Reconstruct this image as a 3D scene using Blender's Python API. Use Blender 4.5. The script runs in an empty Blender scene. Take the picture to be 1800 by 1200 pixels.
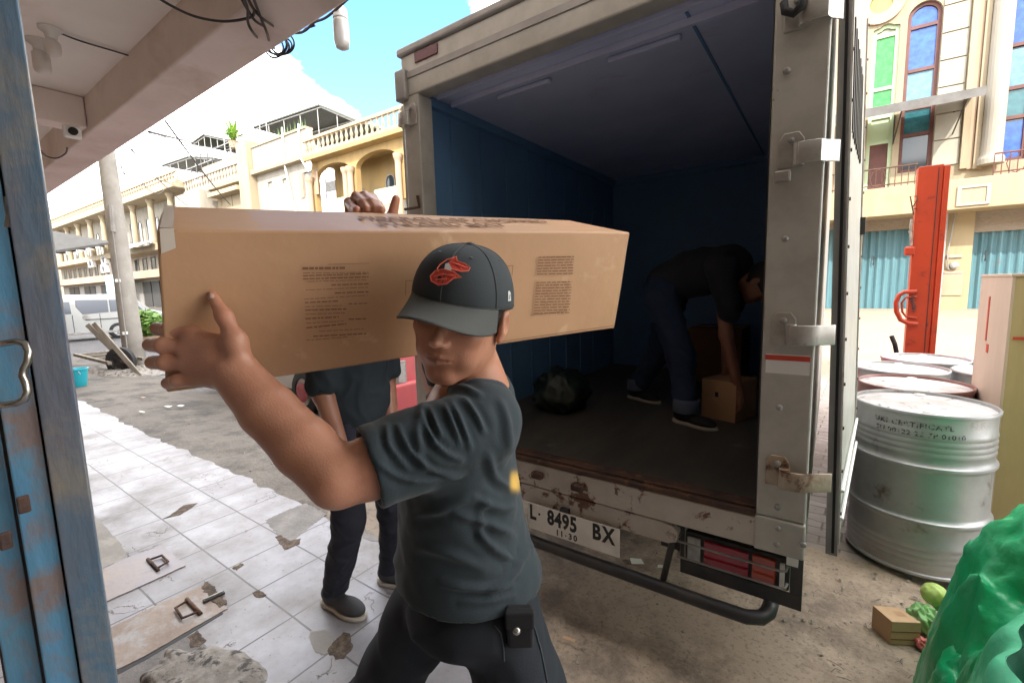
import bpy, bmesh, math, random
import numpy as np
from mathutils import Vector, Matrix
R=math.radians
random.seed(7); np.random.seed(7)
SC=bpy.context.scene
# ---------------- camera ----------------
FPX=789.1; H=1.42
yaw,pitch,roll=R(35.42),R(-6.823),R(-1.619)
cy,sy=math.cos(yaw),math.sin(yaw)
FW=np.array([-sy*math.cos(pitch),cy*math.cos(pitch),math.sin(pitch)])
RT=np.array([cy,sy,0.]); UP=np.cross(RT,FW)
RT,UP=RT*math.cos(roll)+UP*math.sin(roll),-RT*math.sin(roll)+UP*math.cos(roll)
CAM=np.array([0,0,H])
cd=bpy.data.cameras.new('camera'); co=bpy.data.objects.new('camera',cd); SC.collection.objects.link(co)
cd.sensor_width=36; cd.lens=36*FPX/1800; cd.clip_end=600; cd.clip_start=.02
M=Matrix([[RT[0],UP[0],-FW[0],0],[RT[1],UP[1],-FW[1],0],[RT[2],UP[2],-FW[2],H],[0,0,0,1]])
co.matrix_world=M; SC.camera=co
# ---------------- sky, sun, exposure ----------------
SUN_EL=R(41); SUN_AZ=math.atan2(.55,-.83)   # compass-free: direction towards the sun is (+x,-y)
sd=Vector((.55*math.cos(SUN_EL),-.83*math.cos(SUN_EL),math.sin(SUN_EL))).normalized()
W=bpy.data.worlds.new('World'); SC.world=W; W.use_nodes=True
nt=W.node_tree; nt.nodes.clear()
def N(nt,t,**k):
    n=nt.nodes.new(t)
    for a,b in k.items():
        if a[0]=='_': n.inputs[a[1:].replace('_',' ')].default_value=b
        else: setattr(n,a,b)
    return n
sky=N(nt,'ShaderNodeTexSky',sky_type='NISHITA',sun_disc=False,sun_elevation=SUN_EL,sun_rotation=math.atan2(sd.x,sd.y),air_density=1.0,dust_density=.6,ozone_density=1.5)
bg=N(nt,'ShaderNodeBackground',_Strength=.15); out=N(nt,'ShaderNodeOutputWorld')
tc=N(nt,'ShaderNodeTexCoord'); mp=N(nt,'ShaderNodeMapping'); mp.inputs['Scale'].default_value=(1,1,2.0); mp.inputs['Location'].default_value=(.35,.1,.0)
nz=N(nt,'ShaderNodeTexNoise',_Scale=2.6,_Detail=9.,_Roughness=.52,_Distortion=.15)
cr=N(nt,'ShaderNodeValToRGB'); cr.color_ramp.elements[0].position=.44; cr.color_ramp.elements[1].position=.54
nz2=N(nt,'ShaderNodeTexNoise',_Scale=5.,_Detail=5.); cr2=N(nt,'ShaderNodeValToRGB')
cr2.color_ramp.elements[0].color=(1.9,2.1,2.4,1); cr2.color_ramp.elements[1].color=(12.5,12.4,12.2,1)
cr2.color_ramp.elements[0].position=.36; cr2.color_ramp.elements[1].position=.50
mx=N(nt,'ShaderNodeMix',data_type='RGBA')
L=nt.links.new
L(tc.outputs['Generated'],mp.inputs[0]); L(mp.outputs[0],nz.inputs['Vector']); L(mp.outputs[0],nz2.inputs['Vector'])

dp=N(nt,'ShaderNodeVectorMath',operation='DOT_PRODUCT'); nrm=N(nt,'ShaderNodeVectorMath',operation='NORMALIZE'); L(tc.outputs['Generated'],nrm.inputs[0]); L(nrm.outputs[0],dp.inputs[0])
_b=FW+RT*((655-900)/FPX)+UP*((600-10)/FPX); _b=_b/np.linalg.norm(_b); dp.inputs[1].default_value=tuple(_b)
gap=N(nt,'ShaderNodeMapRange'); gap.inputs[1].default_value=.970; gap.inputs[2].default_value=.998; gap.inputs[3].default_value=.10; gap.inputs[4].default_value=-.16; L(dp.outputs['Value'],gap.inputs[0])
sm_=N(nt,'ShaderNodeMath',operation='ADD'); L(nz.outputs[0],sm_.inputs[0]); L(gap.outputs[0],sm_.inputs[1])
L(sm_.outputs[0],cr.inputs[0]); L(nz2.outputs[0],cr2.inputs[0])
L(cr.outputs[0],mx.inputs[0]); tn0=N(nt,'ShaderNodeMix',data_type='RGBA',blend_type='MULTIPLY'); tn0.inputs[0].default_value=1; tn0.inputs[7].default_value=(.60,.88,1.0,1); L(sky.outputs[0],tn0.inputs[6]); L(tn0.outputs[2],mx.inputs[6]); L(cr2.outputs[0],mx.inputs[7])
L(mx.outputs[2],bg.inputs[0]); L(bg.outputs[0],out.inputs[0])
sl=bpy.data.lights.new('sun','SUN'); sl.energy=2.0; sl.angle=R(.6); sl.color=(1,.93,.82)
so=bpy.data.objects.new('sun',sl); SC.collection.objects.link(so); so.rotation_euler=sd.to_track_quat('Z','Y').to_euler()
vs=SC.view_settings; vs.view_transform='Standard'; vs.look='None'; vs.gamma=1; vs.use_curve_mapping=False; vs.exposure=2.1
SC.render.resolution_x=1024; SC.render.resolution_y=682
SC.cycles.max_bounces=10; SC.cycles.diffuse_bounces=6

# ---------------- pixel rays (photo 1800x1200) to places ----------------
def ray(x,y): return FW+RT*((x-900)/FPX)+UP*((600-y)/FPX)
def D(x,y,t): return CAM+ray(x,y)*t
def atz(x,y,z): d=ray(x,y); return CAM+d*((z-H)/d[2])
def aty(x,y,Y): d=ray(x,y); return CAM+d*(Y/d[1])
def atx(x,y,X): d=ray(x,y); return CAM+d*(X/d[0])
def project(V):
    v=V-CAM; t=v@FW; return 900+FPX*(v@RT)/t, 600-FPX*(v@UP)/t, t

# ---------------- objects ----------------
COL=SC.collection
def place(o,parent):
    COL.objects.link(o)
    if parent is not None:
        o.parent=parent; o.matrix_parent_inverse=Matrix.Translation(-parent.location) if parent.type=='EMPTY' else Matrix.Identity(4)
    return o
def thing(name,label,cat,loc=(0,0,0),group=None):
    o=bpy.data.objects.new(name,None); o.empty_display_size=.1; COL.objects.link(o); o.location=loc
    return tag(o,label,cat,group)
def tag(o,label=None,cat=None,group=None,kind=None):
    if label:o['label']=label
    if cat:o['category']=cat
    if group:o['group']=group
    if kind:o['kind']=kind
    return o
def copy_tree(o,delta,label=None,rz=0,parent=None):
    def rec(s,par):
        c=s.copy(); COL.objects.link(c); c.parent=par
        for ch in s.children: rec(ch,c)
        return c
    c=rec(o,parent); c.location=Vector(o.location)+Vector(delta); c.rotation_euler[2]+=rz
    if label:c['label']=label
    return c
def meshobj(name,verts,faces,mat,parent=None,smooth=False,bevel=0,seg=2,mats=None,mi=None):
    me=bpy.data.meshes.new(name); me.from_pydata([tuple(v) for v in verts],[],[tuple(f) for f in faces]); me.update()
    for m in (mats or [mat]): me.materials.append(m)
    if mi is not None:
        me.polygons.foreach_set('material_index',mi)
    if smooth: me.polygons.foreach_set('use_smooth',[True]*len(me.polygons))
    o=bpy.data.objects.new(name,me); place(o,parent)
    if bevel:
        b=o.modifiers.new('b','BEVEL'); b.width=bevel; b.segments=seg; b.limit_method='ANGLE'; b.angle_limit=R(40); b.harden_normals=False
    return o
class MB:
    def __init__(s): s.v=[]; s.f=[]
    def add(s,v,f):
        n=len(s.v); s.v+= [tuple(map(float,p)) for p in v]; s.f+=[tuple(i+n for i in q) for q in f]; return s
    def box(s,x0,x1,y0,y1,z0,z1,T=None):
        v=[(x,y,z) for z in (z0,z1) for y in (y0,y1) for x in (x0,x1)]
        if T is not None: v=[T(*p) for p in v]
        return s.add(v,[(0,2,3,1),(4,5,7,6),(0,1,5,4),(2,6,7,3),(0,4,6,2),(1,3,7,5)])
    def hexa(s,c):  # 8 corners: bottom 4 ccw, top 4 ccw
        return s.add(c,[(3,2,1,0),(4,5,6,7),(0,1,5,4),(1,2,6,5),(2,3,7,6),(3,0,4,7)])
    def tube(s,pts,r,n=8,closed=False,caps=True):
        P=[np.array(p,float) for p in pts]; m=len(P)
        rr=r if hasattr(r,'__len__') else [r]*m
        ref=None; V=[]
        for i in range(m):
            if closed: t=P[(i+1)%m]-P[i-1]
            else: t=P[min(i+1,m-1)]-P[max(i-1,0)]
            t=t/(np.linalg.norm(t)+1e-12)
            if ref is None: ref=np.array([0,0,1.]) if abs(t[2])<.9 else np.array([1.,0,0])
            a=ref-t*(ref@t); a/=np.linalg.norm(a)+1e-12; b=np.cross(t,a); ref=a
            for k in range(n):
                w=2*math.pi*k/n; V.append(P[i]+rr[i]*(a*math.cos(w)+b*math.sin(w)))
        F=[]
        for i in range(m if closed else m-1):
            j=(i+1)%m
            for k in range(n): F.append((i*n+k,i*n+(k+1)%n,j*n+(k+1)%n,j*n+k))
        if not closed and caps: F.append(tuple(range(n))[::-1]); F.append(tuple((m-1)*n+k for k in range(n)))
        return s.add(V,F)
    def lathe(s,prof,c=(0,0,0),n=48,axis=None,caps=True):
        # prof: list of (r,z)
        A=np.eye(3) if axis is None else axis
        V=[]
        for r_,z in prof:
            for k in range(n):
                w=2*math.pi*k/n; V.append(np.array(c)+A@np.array([r_*math.cos(w),r_*math.sin(w),z]))
        F=[]
        for i in range(len(prof)-1):
            for k in range(n): F.append((i*n+k,i*n+(k+1)%n,(i+1)*n+(k+1)%n,(i+1)*n+k))
        if caps:
            F.append(tuple(range(n))[::-1]); F.append(tuple((len(prof)-1)*n+k for k in range(n)))
        return s.add(V,F)
    def prism(s,outline,T0,T1):
        n=len(outline); V=[T0(*p) for p in outline]+[T1(*p) for p in outline]
        F=[tuple(range(n))[::-1],tuple(range(n,2*n))]+[(i,(i+1)%n,n+(i+1)%n,n+i) for i in range(n)]
        return s.add(V,F)
    def build(s,name,mat,parent=None,smooth=False,bevel=0,seg=2):
        o=meshobj(name,s.v,s.f,mat,parent,smooth,bevel,seg)
        bm=bmesh.new(); bm.from_mesh(o.data); bmesh.ops.recalc_face_normals(bm,faces=bm.faces); bm.to_mesh(o.data); bm.free()
        return o
def autosmooth(o,ang=35):
    me=o.data; me.polygons.foreach_set('use_smooth',[True]*len(me.polygons))
    bm=bmesh.new(); bm.from_mesh(me)
    for e in bm.edges:
        if len(e.link_faces)==2: e.smooth=e.calc_face_angle(0)<R(ang)
    bm.to_mesh(me); bm.free(); return o
def text(body,size,mat,name,parent,Mx,extrude=.0005,off=0,align='CENTER',space=1.0,warp=None):
    c=bpy.data.curves.new('t','FONT'); c.body=body; c.size=size; c.extrude=extrude; c.offset=off; c.align_x=align; c.align_y='CENTER'; c.space_character=space; c.resolution_u=3
    o=bpy.data.objects.new('t',c); COL.objects.link(o); bpy.context.view_layer.update()
    me=bpy.data.meshes.new_from_object(o.evaluated_get(bpy.context.evaluated_depsgraph_get()))
    bpy.data.objects.remove(o)
    if warp is not None:
        for v in me.vertices: v.co=warp(*v.co)
    else: me.transform(Mx)
    me.materials.clear(); me.materials.append(mat); me.name=name
    return place(bpy.data.objects.new(name,me),parent)
def frame(o,x,y,z=None):
    x=Vector(x).normalized(); y=Vector(y); y=(y-x*y.dot(x)).normalized(); z=x.cross(y)
    m=Matrix.Identity(4)
    for i in range(3): m[i][0]=x[i]; m[i][1]=y[i]; m[i][2]=z[i]; m[i][3]=o[i]
    return m

# ---------------- materials ----------------
def mat(name,col,rough=.6,metal=0,col2=None,scale=6,mix=(.4,.65),bump=0,bscale=40,stretch=(1,1,1),col3=None,scale3=2,mix3=(.58,.66),spec=.5,trans=0,alpha=1,emit=None,detail=8,rough2=None,coat=0,sss=0):
    m=bpy.data.materials.new(name); m.use_nodes=True; nt=m.node_tree; b=nt.nodes['Principled BSDF']; L=nt.links.new
    b.inputs['Base Color'].default_value=(*col,1); b.inputs['Roughness'].default_value=rough; b.inputs['Metallic'].default_value=metal
    b.inputs['Specular IOR Level'].default_value=spec; b.inputs['Transmission Weight'].default_value=trans; b.inputs['Coat Weight'].default_value=coat
    if sss: b.inputs['Subsurface Weight'].default_value=sss; b.inputs['Subsurface Radius'].default_value=(.012,.005,.003); b.inputs['Subsurface Scale'].default_value=1
    if emit: b.inputs['Emission Color'].default_value=(*emit[:3],1); b.inputs['Emission Strength'].default_value=emit[3]
    if col2 is not None or bump or col3 is not None:
        tc=N(nt,'ShaderNodeTexCoord'); mp=N(nt,'ShaderNodeMapping'); mp.inputs['Scale'].default_value=stretch; L(tc.outputs['Object'],mp.inputs[0])
    last=None
    if col2 is not None:
        n1=N(nt,'ShaderNodeTexNoise',_Scale=scale,_Detail=float(detail),_Roughness=.6); L(mp.outputs[0],n1.inputs['Vector'])
        r1=N(nt,'ShaderNodeValToRGB'); r1.color_ramp.elements[0].position=mix[0]; r1.color_ramp.elements[1].position=mix[1]
        r1.color_ramp.elements[0].color=(*col,1); r1.color_ramp.elements[1].color=(*col2,1); L(n1.outputs[0],r1.inputs[0]); last=r1.outputs[0]
        if rough2 is not None:
            mr=N(nt,'ShaderNodeMapRange'); mr.inputs[1].default_value=mix[0]; mr.inputs[2].default_value=mix[1]; mr.inputs[3].default_value=rough; mr.inputs[4].default_value=rough2
            L(n1.outputs[0],mr.inputs[0]); L(mr.outputs[0],b.inputs['Roughness'])
    if col3 is not None:
        n2=N(nt,'ShaderNodeTexNoise',_Scale=scale3,_Detail=10.,_Roughness=.68); n2.inputs['Distortion'].default_value=.3; L(tc.outputs['Object'],n2.inputs['Vector'])
        r2=N(nt,'ShaderNodeValToRGB'); r2.color_ramp.elements[0].position=mix3[0]; r2.color_ramp.elements[1].position=mix3[1]; L(n2.outputs[0],r2.inputs[0])
        mm=N(nt,'ShaderNodeMix',data_type='RGBA'); L(r2.outputs[0],mm.inputs[0])
        if last: L(last,mm.inputs[6])
        else: mm.inputs[6].default_value=(*col,1)
        mm.inputs[7].default_value=(*col3,1); last=mm.outputs[2]
    if last: L(last,b.inputs['Base Color'])
    if bump:
        n3=N(nt,'ShaderNodeTexNoise',_Scale=bscale,_Detail=6.); L(mp.outputs[0],n3.inputs['Vector'])
        bp=N(nt,'ShaderNodeBump',_Strength=bump,_Distance=.01); L(n3.outputs[0],bp.inputs['Height']); L(bp.outputs[0],b.inputs['Normal'])
    return m
K={}
K['plaster']=mat('ceiling_plaster',(.86,.82,.78),.8,col2=(.80,.76,.71),scale=1.5,bump=.15,bscale=12,col3=(.68,.61,.55),scale3=1.1,mix3=(.56,.78))
K['beam']=mat('beam_paint',(.74,.66,.62),.8,col2=(.66,.58,.54),scale=2.5,bump=.2,bscale=15,col3=(.54,.44,.38),scale3=1.8,mix3=(.50,.74))
K['cream']=mat('cream_wall',(.31,.25,.165),.85,col2=(.215,.175,.12),scale=2.2,stretch=(1,1,.12),mix=(.48,.75),bump=.1,col3=(.24,.20,.15),scale3=.5,mix3=(.54,.8))
K['yellow']=mat('yellow_wall',(.36,.24,.095),.85,col2=(.26,.18,.085),scale=2.2,stretch=(1,1,.15),mix=(.48,.75),col3=(.24,.19,.13),scale3=.6,mix3=(.56,.8))
K['white_wall']=mat('white_wall',(.30,.27,.225),.85,col2=(.20,.185,.155),scale=2.0,stretch=(1,1,.12),mix=(.48,.75),col3=(.23,.21,.18),scale3=.6,mix3=(.52,.74))
K['pale_yellow']=mat('pale_yellow_wall',(.34,.265,.155),.85,col2=(.25,.195,.12),scale=2.4,stretch=(1,1,.15),mix=(.48,.75),col3=(.22,.18,.12),scale3=.9,mix3=(.56,.74))
K['peach']=mat('peach_wall',(.37,.26,.18),.85,col2=(.32,.22,.15),scale=.7)
K['stone']=mat('stone_cladding',(.30,.28,.23),.85,col2=(.25,.235,.19),scale=1.2)
K['brown']=mat('brown_wood',(.11,.035,.025),.6,col2=(.08,.025,.02),scale=4)
K['dark']=mat('dark_metal',(.025,.025,.028),.5,col2=(.05,.045,.04),scale=8,bump=.1)
K['black']=mat('black_rubber',(.012,.012,.013),.85)
K['glass_dark']=mat('window_glass',(.03,.04,.05),.08,spec=.6)
K['glass_blue']=mat('blue_window_glass',(.015,.06,.27),.2,col2=(.03,.11,.36),scale=5)
K['glass_ltblue']=mat('light_blue_glass',(.08,.17,.25),.25,col2=(.12,.23,.29),scale=6)
K['glass_teal']=mat('teal_window_glass',(.02,.09,.11),.2,col2=(.035,.13,.15),scale=5)
K['glass_green']=mat('green_window_glass',(.015,.24,.035),.25,col2=(.05,.32,.07),scale=6)
K['shutter']=mat('teal_shutter',(.065,.15,.18),.5,col2=(.09,.19,.22),scale=1.5,stretch=(3,3,.3),col3=(.13,.12,.10),scale3=3,mix3=(.60,.75))
K['dull_sheet']=mat('dull_grey_sheet',(.12,.115,.11),.7,col2=(.09,.085,.08),scale=4)
K['gray_metal']=mat('gray_metal',(.32,.31,.30),.5,metal=.3,col2=(.24,.23,.22),scale=5)
K['truck']=mat('truck_body_paint',(.46,.45,.41),.42,col2=(.38,.37,.33),scale=9,bump=.08,bscale=25,col3=(.16,.10,.065),scale3=7,mix3=(.66,.70))
K['truck_rust']=mat('rusty_truck_sill',(.50,.46,.41),.55,col2=(.42,.38,.33),scale=7,bump=.35,bscale=30,col3=(.13,.06,.035),scale3=9,mix3=(.55,.60))
K['rust']=mat('rusty_steel',(.11,.055,.035),.75,metal=.2,col2=(.05,.03,.025),scale=12,bump=.4,bscale=60,col3=(.25,.12,.06),scale3=14,mix3=(.58,.68))
K['liner']=mat('glare_blue_liner_wall',(.13,.27,.46),.5,col2=(.11,.235,.41),scale=1.2,col3=(.17,.24,.36),scale3=3,mix3=(.6,.8),bump=.1,bscale=6)  # blue glare inside the truck box is put into the wall colour
K['liner_top']=mat('glare_blue_liner_ceiling',(.60,.66,.86),.45,col2=(.50,.56,.76),scale=1.6,col3=(.40,.42,.5),scale3=4,mix3=(.6,.8))  # pale blue haze under the truck roof painted into the ceiling colour
K['truck_floor']=mat('truck_floor_boards',(.07,.065,.055),.55,col2=(.11,.10,.085),scale=5,stretch=(1,.25,1),bump=.3,bscale=18,col3=(.2,.19,.16),scale3=3.5,mix3=(.62,.72))
K['hinge']=mat('hinge_steel',(.48,.47,.44),.38,metal=.6,col2=(.36,.34,.31),scale=14,col3=(.14,.08,.05),scale3=10,mix3=(.62,.7))
K['hinge_rust']=mat('rusty_hinge_steel',(.40,.33,.25),.55,metal=.2,col2=(.30,.20,.13),scale=9,col3=(.10,.045,.025),scale3=9,mix3=(.50,.58),bump=.3)
K['plate']=mat('number_plate_white',(.80,.78,.72),.4,col2=(.70,.68,.62),scale=14,col3=(.42,.34,.27),scale3=16,mix3=(.66,.72))
K['ink']=mat('black_print',(.02,.02,.022),.6)
K['marker']=mat('dim_red_lens',(.10,.02,.03),.2)
K['red_lens']=mat('red_lens',(.34,.01,.025),.15,coat=.6,col2=(.30,.01,.02),scale=30)
K['amber_lens']=mat('amber_lens',(.42,.06,.02),.15,coat=.6)
K['white_lens']=mat('clear_lens',(.42,.42,.40),.15,coat=.6,col2=(.3,.3,.29),scale=40)
K['white']=mat('white_paint',(.72,.72,.70),.5)
K['drum']=mat('galvanised_drum',(.44,.445,.46),.38,metal=.55,col2=(.34,.34,.35),scale=4,col3=(.20,.15,.13),scale3=5,mix3=(.60,.70),bump=.35,bscale=5,rough2=.55)
K['drum_top']=mat('dusty_drum_lid',(.56,.54,.55),.55,metal=.2,col2=(.40,.37,.36),scale=7,col3=(.16,.13,.12),scale3=15,mix3=(.58,.64),bump=.15)
K['stencil']=mat('stencil_ink',(.07,.065,.065),.7,col2=(.36,.35,.35),scale=55,mix=(.5,.56))
K['red_paint']=mat('red_mast_paint',(.42,.045,.012),.42,col2=(.35,.035,.010),scale=3,col3=(.20,.025,.014),scale3=9,mix3=(.60,.68),bump=.1,bscale=20)
K['ply']=mat('crate_plywood',(.50,.38,.20),.75,col2=(.43,.31,.15),scale=3,stretch=(1,1,.25),bump=.15,bscale=20)
K['ply_side']=mat('crate_pale_board',(.62,.47,.38),.75,col2=(.54,.40,.32),scale=3,stretch=(1,1,.25),bump=.15,bscale=20)
K['red_mark']=mat('red_marker',(.55,.06,.03),.7)
K['tarp']=mat('green_plastic_sheet',(.010,.36,.13),.34,col2=(.015,.40,.17),scale=6,bump=.35,bscale=30,col3=(.10,.50,.28),scale3=7,mix3=(.52,.68))
K['tarp_lt']=mat('pale_green_sheet',(.07,.42,.23),.5,col2=(.02,.32,.15),scale=6,bump=.35,bscale=30)
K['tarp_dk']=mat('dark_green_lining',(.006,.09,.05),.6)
K['card']=mat('corrugated_cardboard',(.50,.285,.15),.62,coat=.10,col2=(.44,.245,.125),scale=2.2,bump=.22,bscale=14,col3=(.60,.38,.23),scale3=7,mix3=(.60,.72))
K['card_print']=mat('cardboard_print',(.21,.10,.05),.8)
K['card_lt']=mat('pale_cardboard',(.58,.38,.22),.75,col2=(.5,.32,.18),scale=8,bump=.15,bscale=40)
K['tape']=mat('packing_tape',(.62,.55,.46),.25,coat=.5)
K['blue']=mat('blue_gate_paint',(.10,.27,.44),.45,col2=(.13,.30,.42),scale=5,stretch=(2,2,.6),col3=(.24,.19,.18),scale3=6,mix3=(.50,.62),bump=.25,bscale=30,metal=.1)
K['blue_worn']=mat('worn_gate_edge',(.12,.22,.32),.42,metal=.2,col2=(.22,.20,.22),scale=3,stretch=(2,2,.5),col3=(.34,.30,.24),scale3=4,mix3=(.5,.66),bump=.25,bscale=30)
K['chrome']=mat('worn_steel_handle',(.55,.54,.5),.25,metal=.9,col2=(.35,.33,.3),scale=20)
K['wire']=mat('black_cable',(.035,.03,.032),.6)
K['bulb']=mat('white_lamp_glass',(.75,.72,.68),.3,trans=.2)
K['conc']=mat('concrete',(.30,.28,.26),.85,col2=(.24,.225,.205),scale=3,bump=.3,bscale=25,col3=(.36,.34,.31),scale3=4,mix3=(.55,.7))
K['conc_dark']=mat('bare_cement_patch',(.16,.15,.145),.85,col2=(.23,.215,.205),scale=9,bump=.5,bscale=50)
K['conc_rough']=mat('broken_concrete',(.33,.305,.28),.9,col2=(.19,.17,.15),scale=14,mix=(.35,.60),bump=1.,bscale=26,col3=(.06,.055,.05),scale3=16,mix3=(.52,.60))
K['sheet']=mat('steel_cover_plate',(.24,.22,.235),.45,metal=.3,col2=(.30,.24,.20),scale=3.5,bump=.1,col3=(.15,.125,.105),scale3=9,mix3=(.6,.75))
K['sheet_rust']=mat('rusty_cover_plate',(.30,.24,.20),.6,metal=.2,col2=(.22,.165,.13),scale=4,bump=.35,bscale=30,col3=(.34,.32,.31),scale3=7,mix3=(.5,.62))
K['dirt']=mat('brown_earth',(.06,.045,.035),.9,col2=(.16,.115,.08),scale=30,bump=.9,bscale=60)
K['rubble']=mat('rubble_stone',(.33,.29,.25),.9,col2=(.22,.19,.16),scale=20,bump=.5)
K['paper']=mat('paper_scrap',(.75,.74,.66),.8)
K['leaf']=mat('leaf',(.09,.20,.035),.5,col2=(.18,.30,.06),scale=5)
K['cabbage']=mat('pale_green_leaf',(.38,.55,.07),.45,col2=(.55,.68,.25),scale=6)
K['plastic_green']=mat('thin_green_plastic',(.22,.50,.16),.3,col2=(.4,.62,.3),scale=12)
K['cyan']=mat('cyan_plastic',(.02,.38,.48),.4)
K['silver']=mat('silver_car_paint',(.36,.37,.37),.25,metal=.2,coat=.6)
K['white_car']=mat('white_car_paint',(.48,.47,.44),.3,coat=.6)
K['pink_red']=mat('faded_red_car_paint',(.50,.09,.10),.3,coat=.6,col2=(.44,.08,.09),scale=4)
K['tyre']=mat('tyre_rubber',(.022,.022,.024),.75)
K['rim']=mat('wheel_rim',(.5,.5,.5),.3,metal=.7)
K['skin']=None
K['wood_grey']=mat('weathered_timber',(.25,.22,.18),.8,col2=(.17,.15,.12),scale=8,stretch=(1,1,.2))
K['pole']=mat('concrete_pole',(.29,.27,.245),.85,col2=(.24,.225,.20),scale=3,bump=.15,col3=(.35,.33,.30),scale3=2,mix3=(.5,.7))
K['sheetroof']=mat('roof_sheet',(.07,.075,.055),.6,col2=(.05,.055,.045),scale=3)
K['lattice']=mat('shutter_housing',(.22,.18,.14),.7,col2=(.30,.25,.19),scale=3,stretch=(4,4,20))
K['orange']=mat('orange_curtain',(.70,.26,.03),.8)
K['mint']=mat('pale_green_panel',(.42,.52,.33),.6)
def cloth(name,c,c2,sc=3,b=.25,rough=.85):
    m=mat(name,c,rough,col2=c2,scale=sc,bump=b*.35,bscale=260); return m
K['shirt']=cloth('charcoal_jersey',(.016,.027,.033),(.011,.020,.025))
K['shirt'].node_tree.nodes['Principled BSDF'].inputs['Sheen Weight'].default_value=.12
def printmix(m,c):
    nt=m.node_tree; b=nt.nodes['Principled BSDF']; src=b.inputs['Base Color'].links[0].from_socket
    at=N(nt,'ShaderNodeAttribute',attribute_name='tint'); mm=N(nt,'ShaderNodeMix',data_type='RGBA'); nt.links.new(at.outputs['Fac'],mm.inputs[0]); nt.links.new(src,mm.inputs[6]); mm.inputs[7].default_value=(*c,1); nt.links.new(mm.outputs[2],b.inputs['Base Color'])
printmix(K['shirt'],(.6,.36,.06))
K['pants']=cloth('dark_navy_trousers',(.010,.014,.020),(.007,.010,.015))
K['pants2']=cloth('black_navy_jeans',(.014,.015,.028),(.01,.011,.02))
K['shirt2']=cloth('black_teal_jersey',(.012,.020,.026),(.009,.015,.02))
K['jeans']=cloth('blue_jeans',(.014,.030,.068),(.011,.024,.056),6)
K['jeans_lt']=cloth('jeans_cuff',(.10,.13,.19),(.08,.1,.15))
K['shirt3']=cloth('dark_grey_shirt',(.018,.02,.028),(.014,.016,.022))
K['cap']=cloth('charcoal_cap_twill',(.036,.044,.048),(.03,.037,.042),3,.15)
K['brim']=cloth('grey_cap_brim',(.085,.088,.082),(.07,.073,.07),3,.15)
K['thread']=mat('red_embroidery',(.62,.07,.045),.6,bump=.3,bscale=300)
K['thread_w']=mat('white_embroidery',(.6,.6,.58),.6)
K['yellow_print']=mat('yellow_print',(.70,.42,.05),.7)
K['hair']=mat('black_hair',(.012,.010,.009),.6,bump=.5,bscale=300)
K['sole']=mat('pale_sole',(.42,.38,.32),.7)
K['shoe']=mat('grey_canvas_shoe',(.045,.045,.05),.8,bump=.2,bscale=150)
K['shoe_black']=mat('black_shoe',(.015,.015,.016),.7)
def skinmat(name,c,c2):
    m=mat(name,c,.42,col2=c2,scale=16,mix=(.35,.7),bump=.09,bscale=260,sss=.12,spec=.5,col3=(c[0]*.82,c[1]*.66,c[2]*.62),scale3=5,mix3=(.45,.8))
    nt=m.node_tree; b=nt.nodes['Principled BSDF']; src=b.inputs['Base Color'].links[0].from_socket
    at=N(nt,'ShaderNodeAttribute',attribute_name='tint'); mm=N(nt,'ShaderNodeMix',data_type='RGBA')
    nt.links.new(at.outputs['Fac'],mm.inputs[0]); nt.links.new(src,mm.inputs[6]); mm.inputs[7].default_value=(.10,.035,.025,1); nt.links.new(mm.outputs[2],b.inputs['Base Color'])
    return m
K['skin']=skinmat('tanned_skin',(.50,.245,.155),(.43,.19,.115))
K['skin2']=skinmat('brown_skin',(.33,.16,.10),(.28,.125,.08))
K['nail']=mat('nail',(.62,.42,.34),.3)
K['seam']=mat('grey_seam',(.06,.07,.08),.8)
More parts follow.
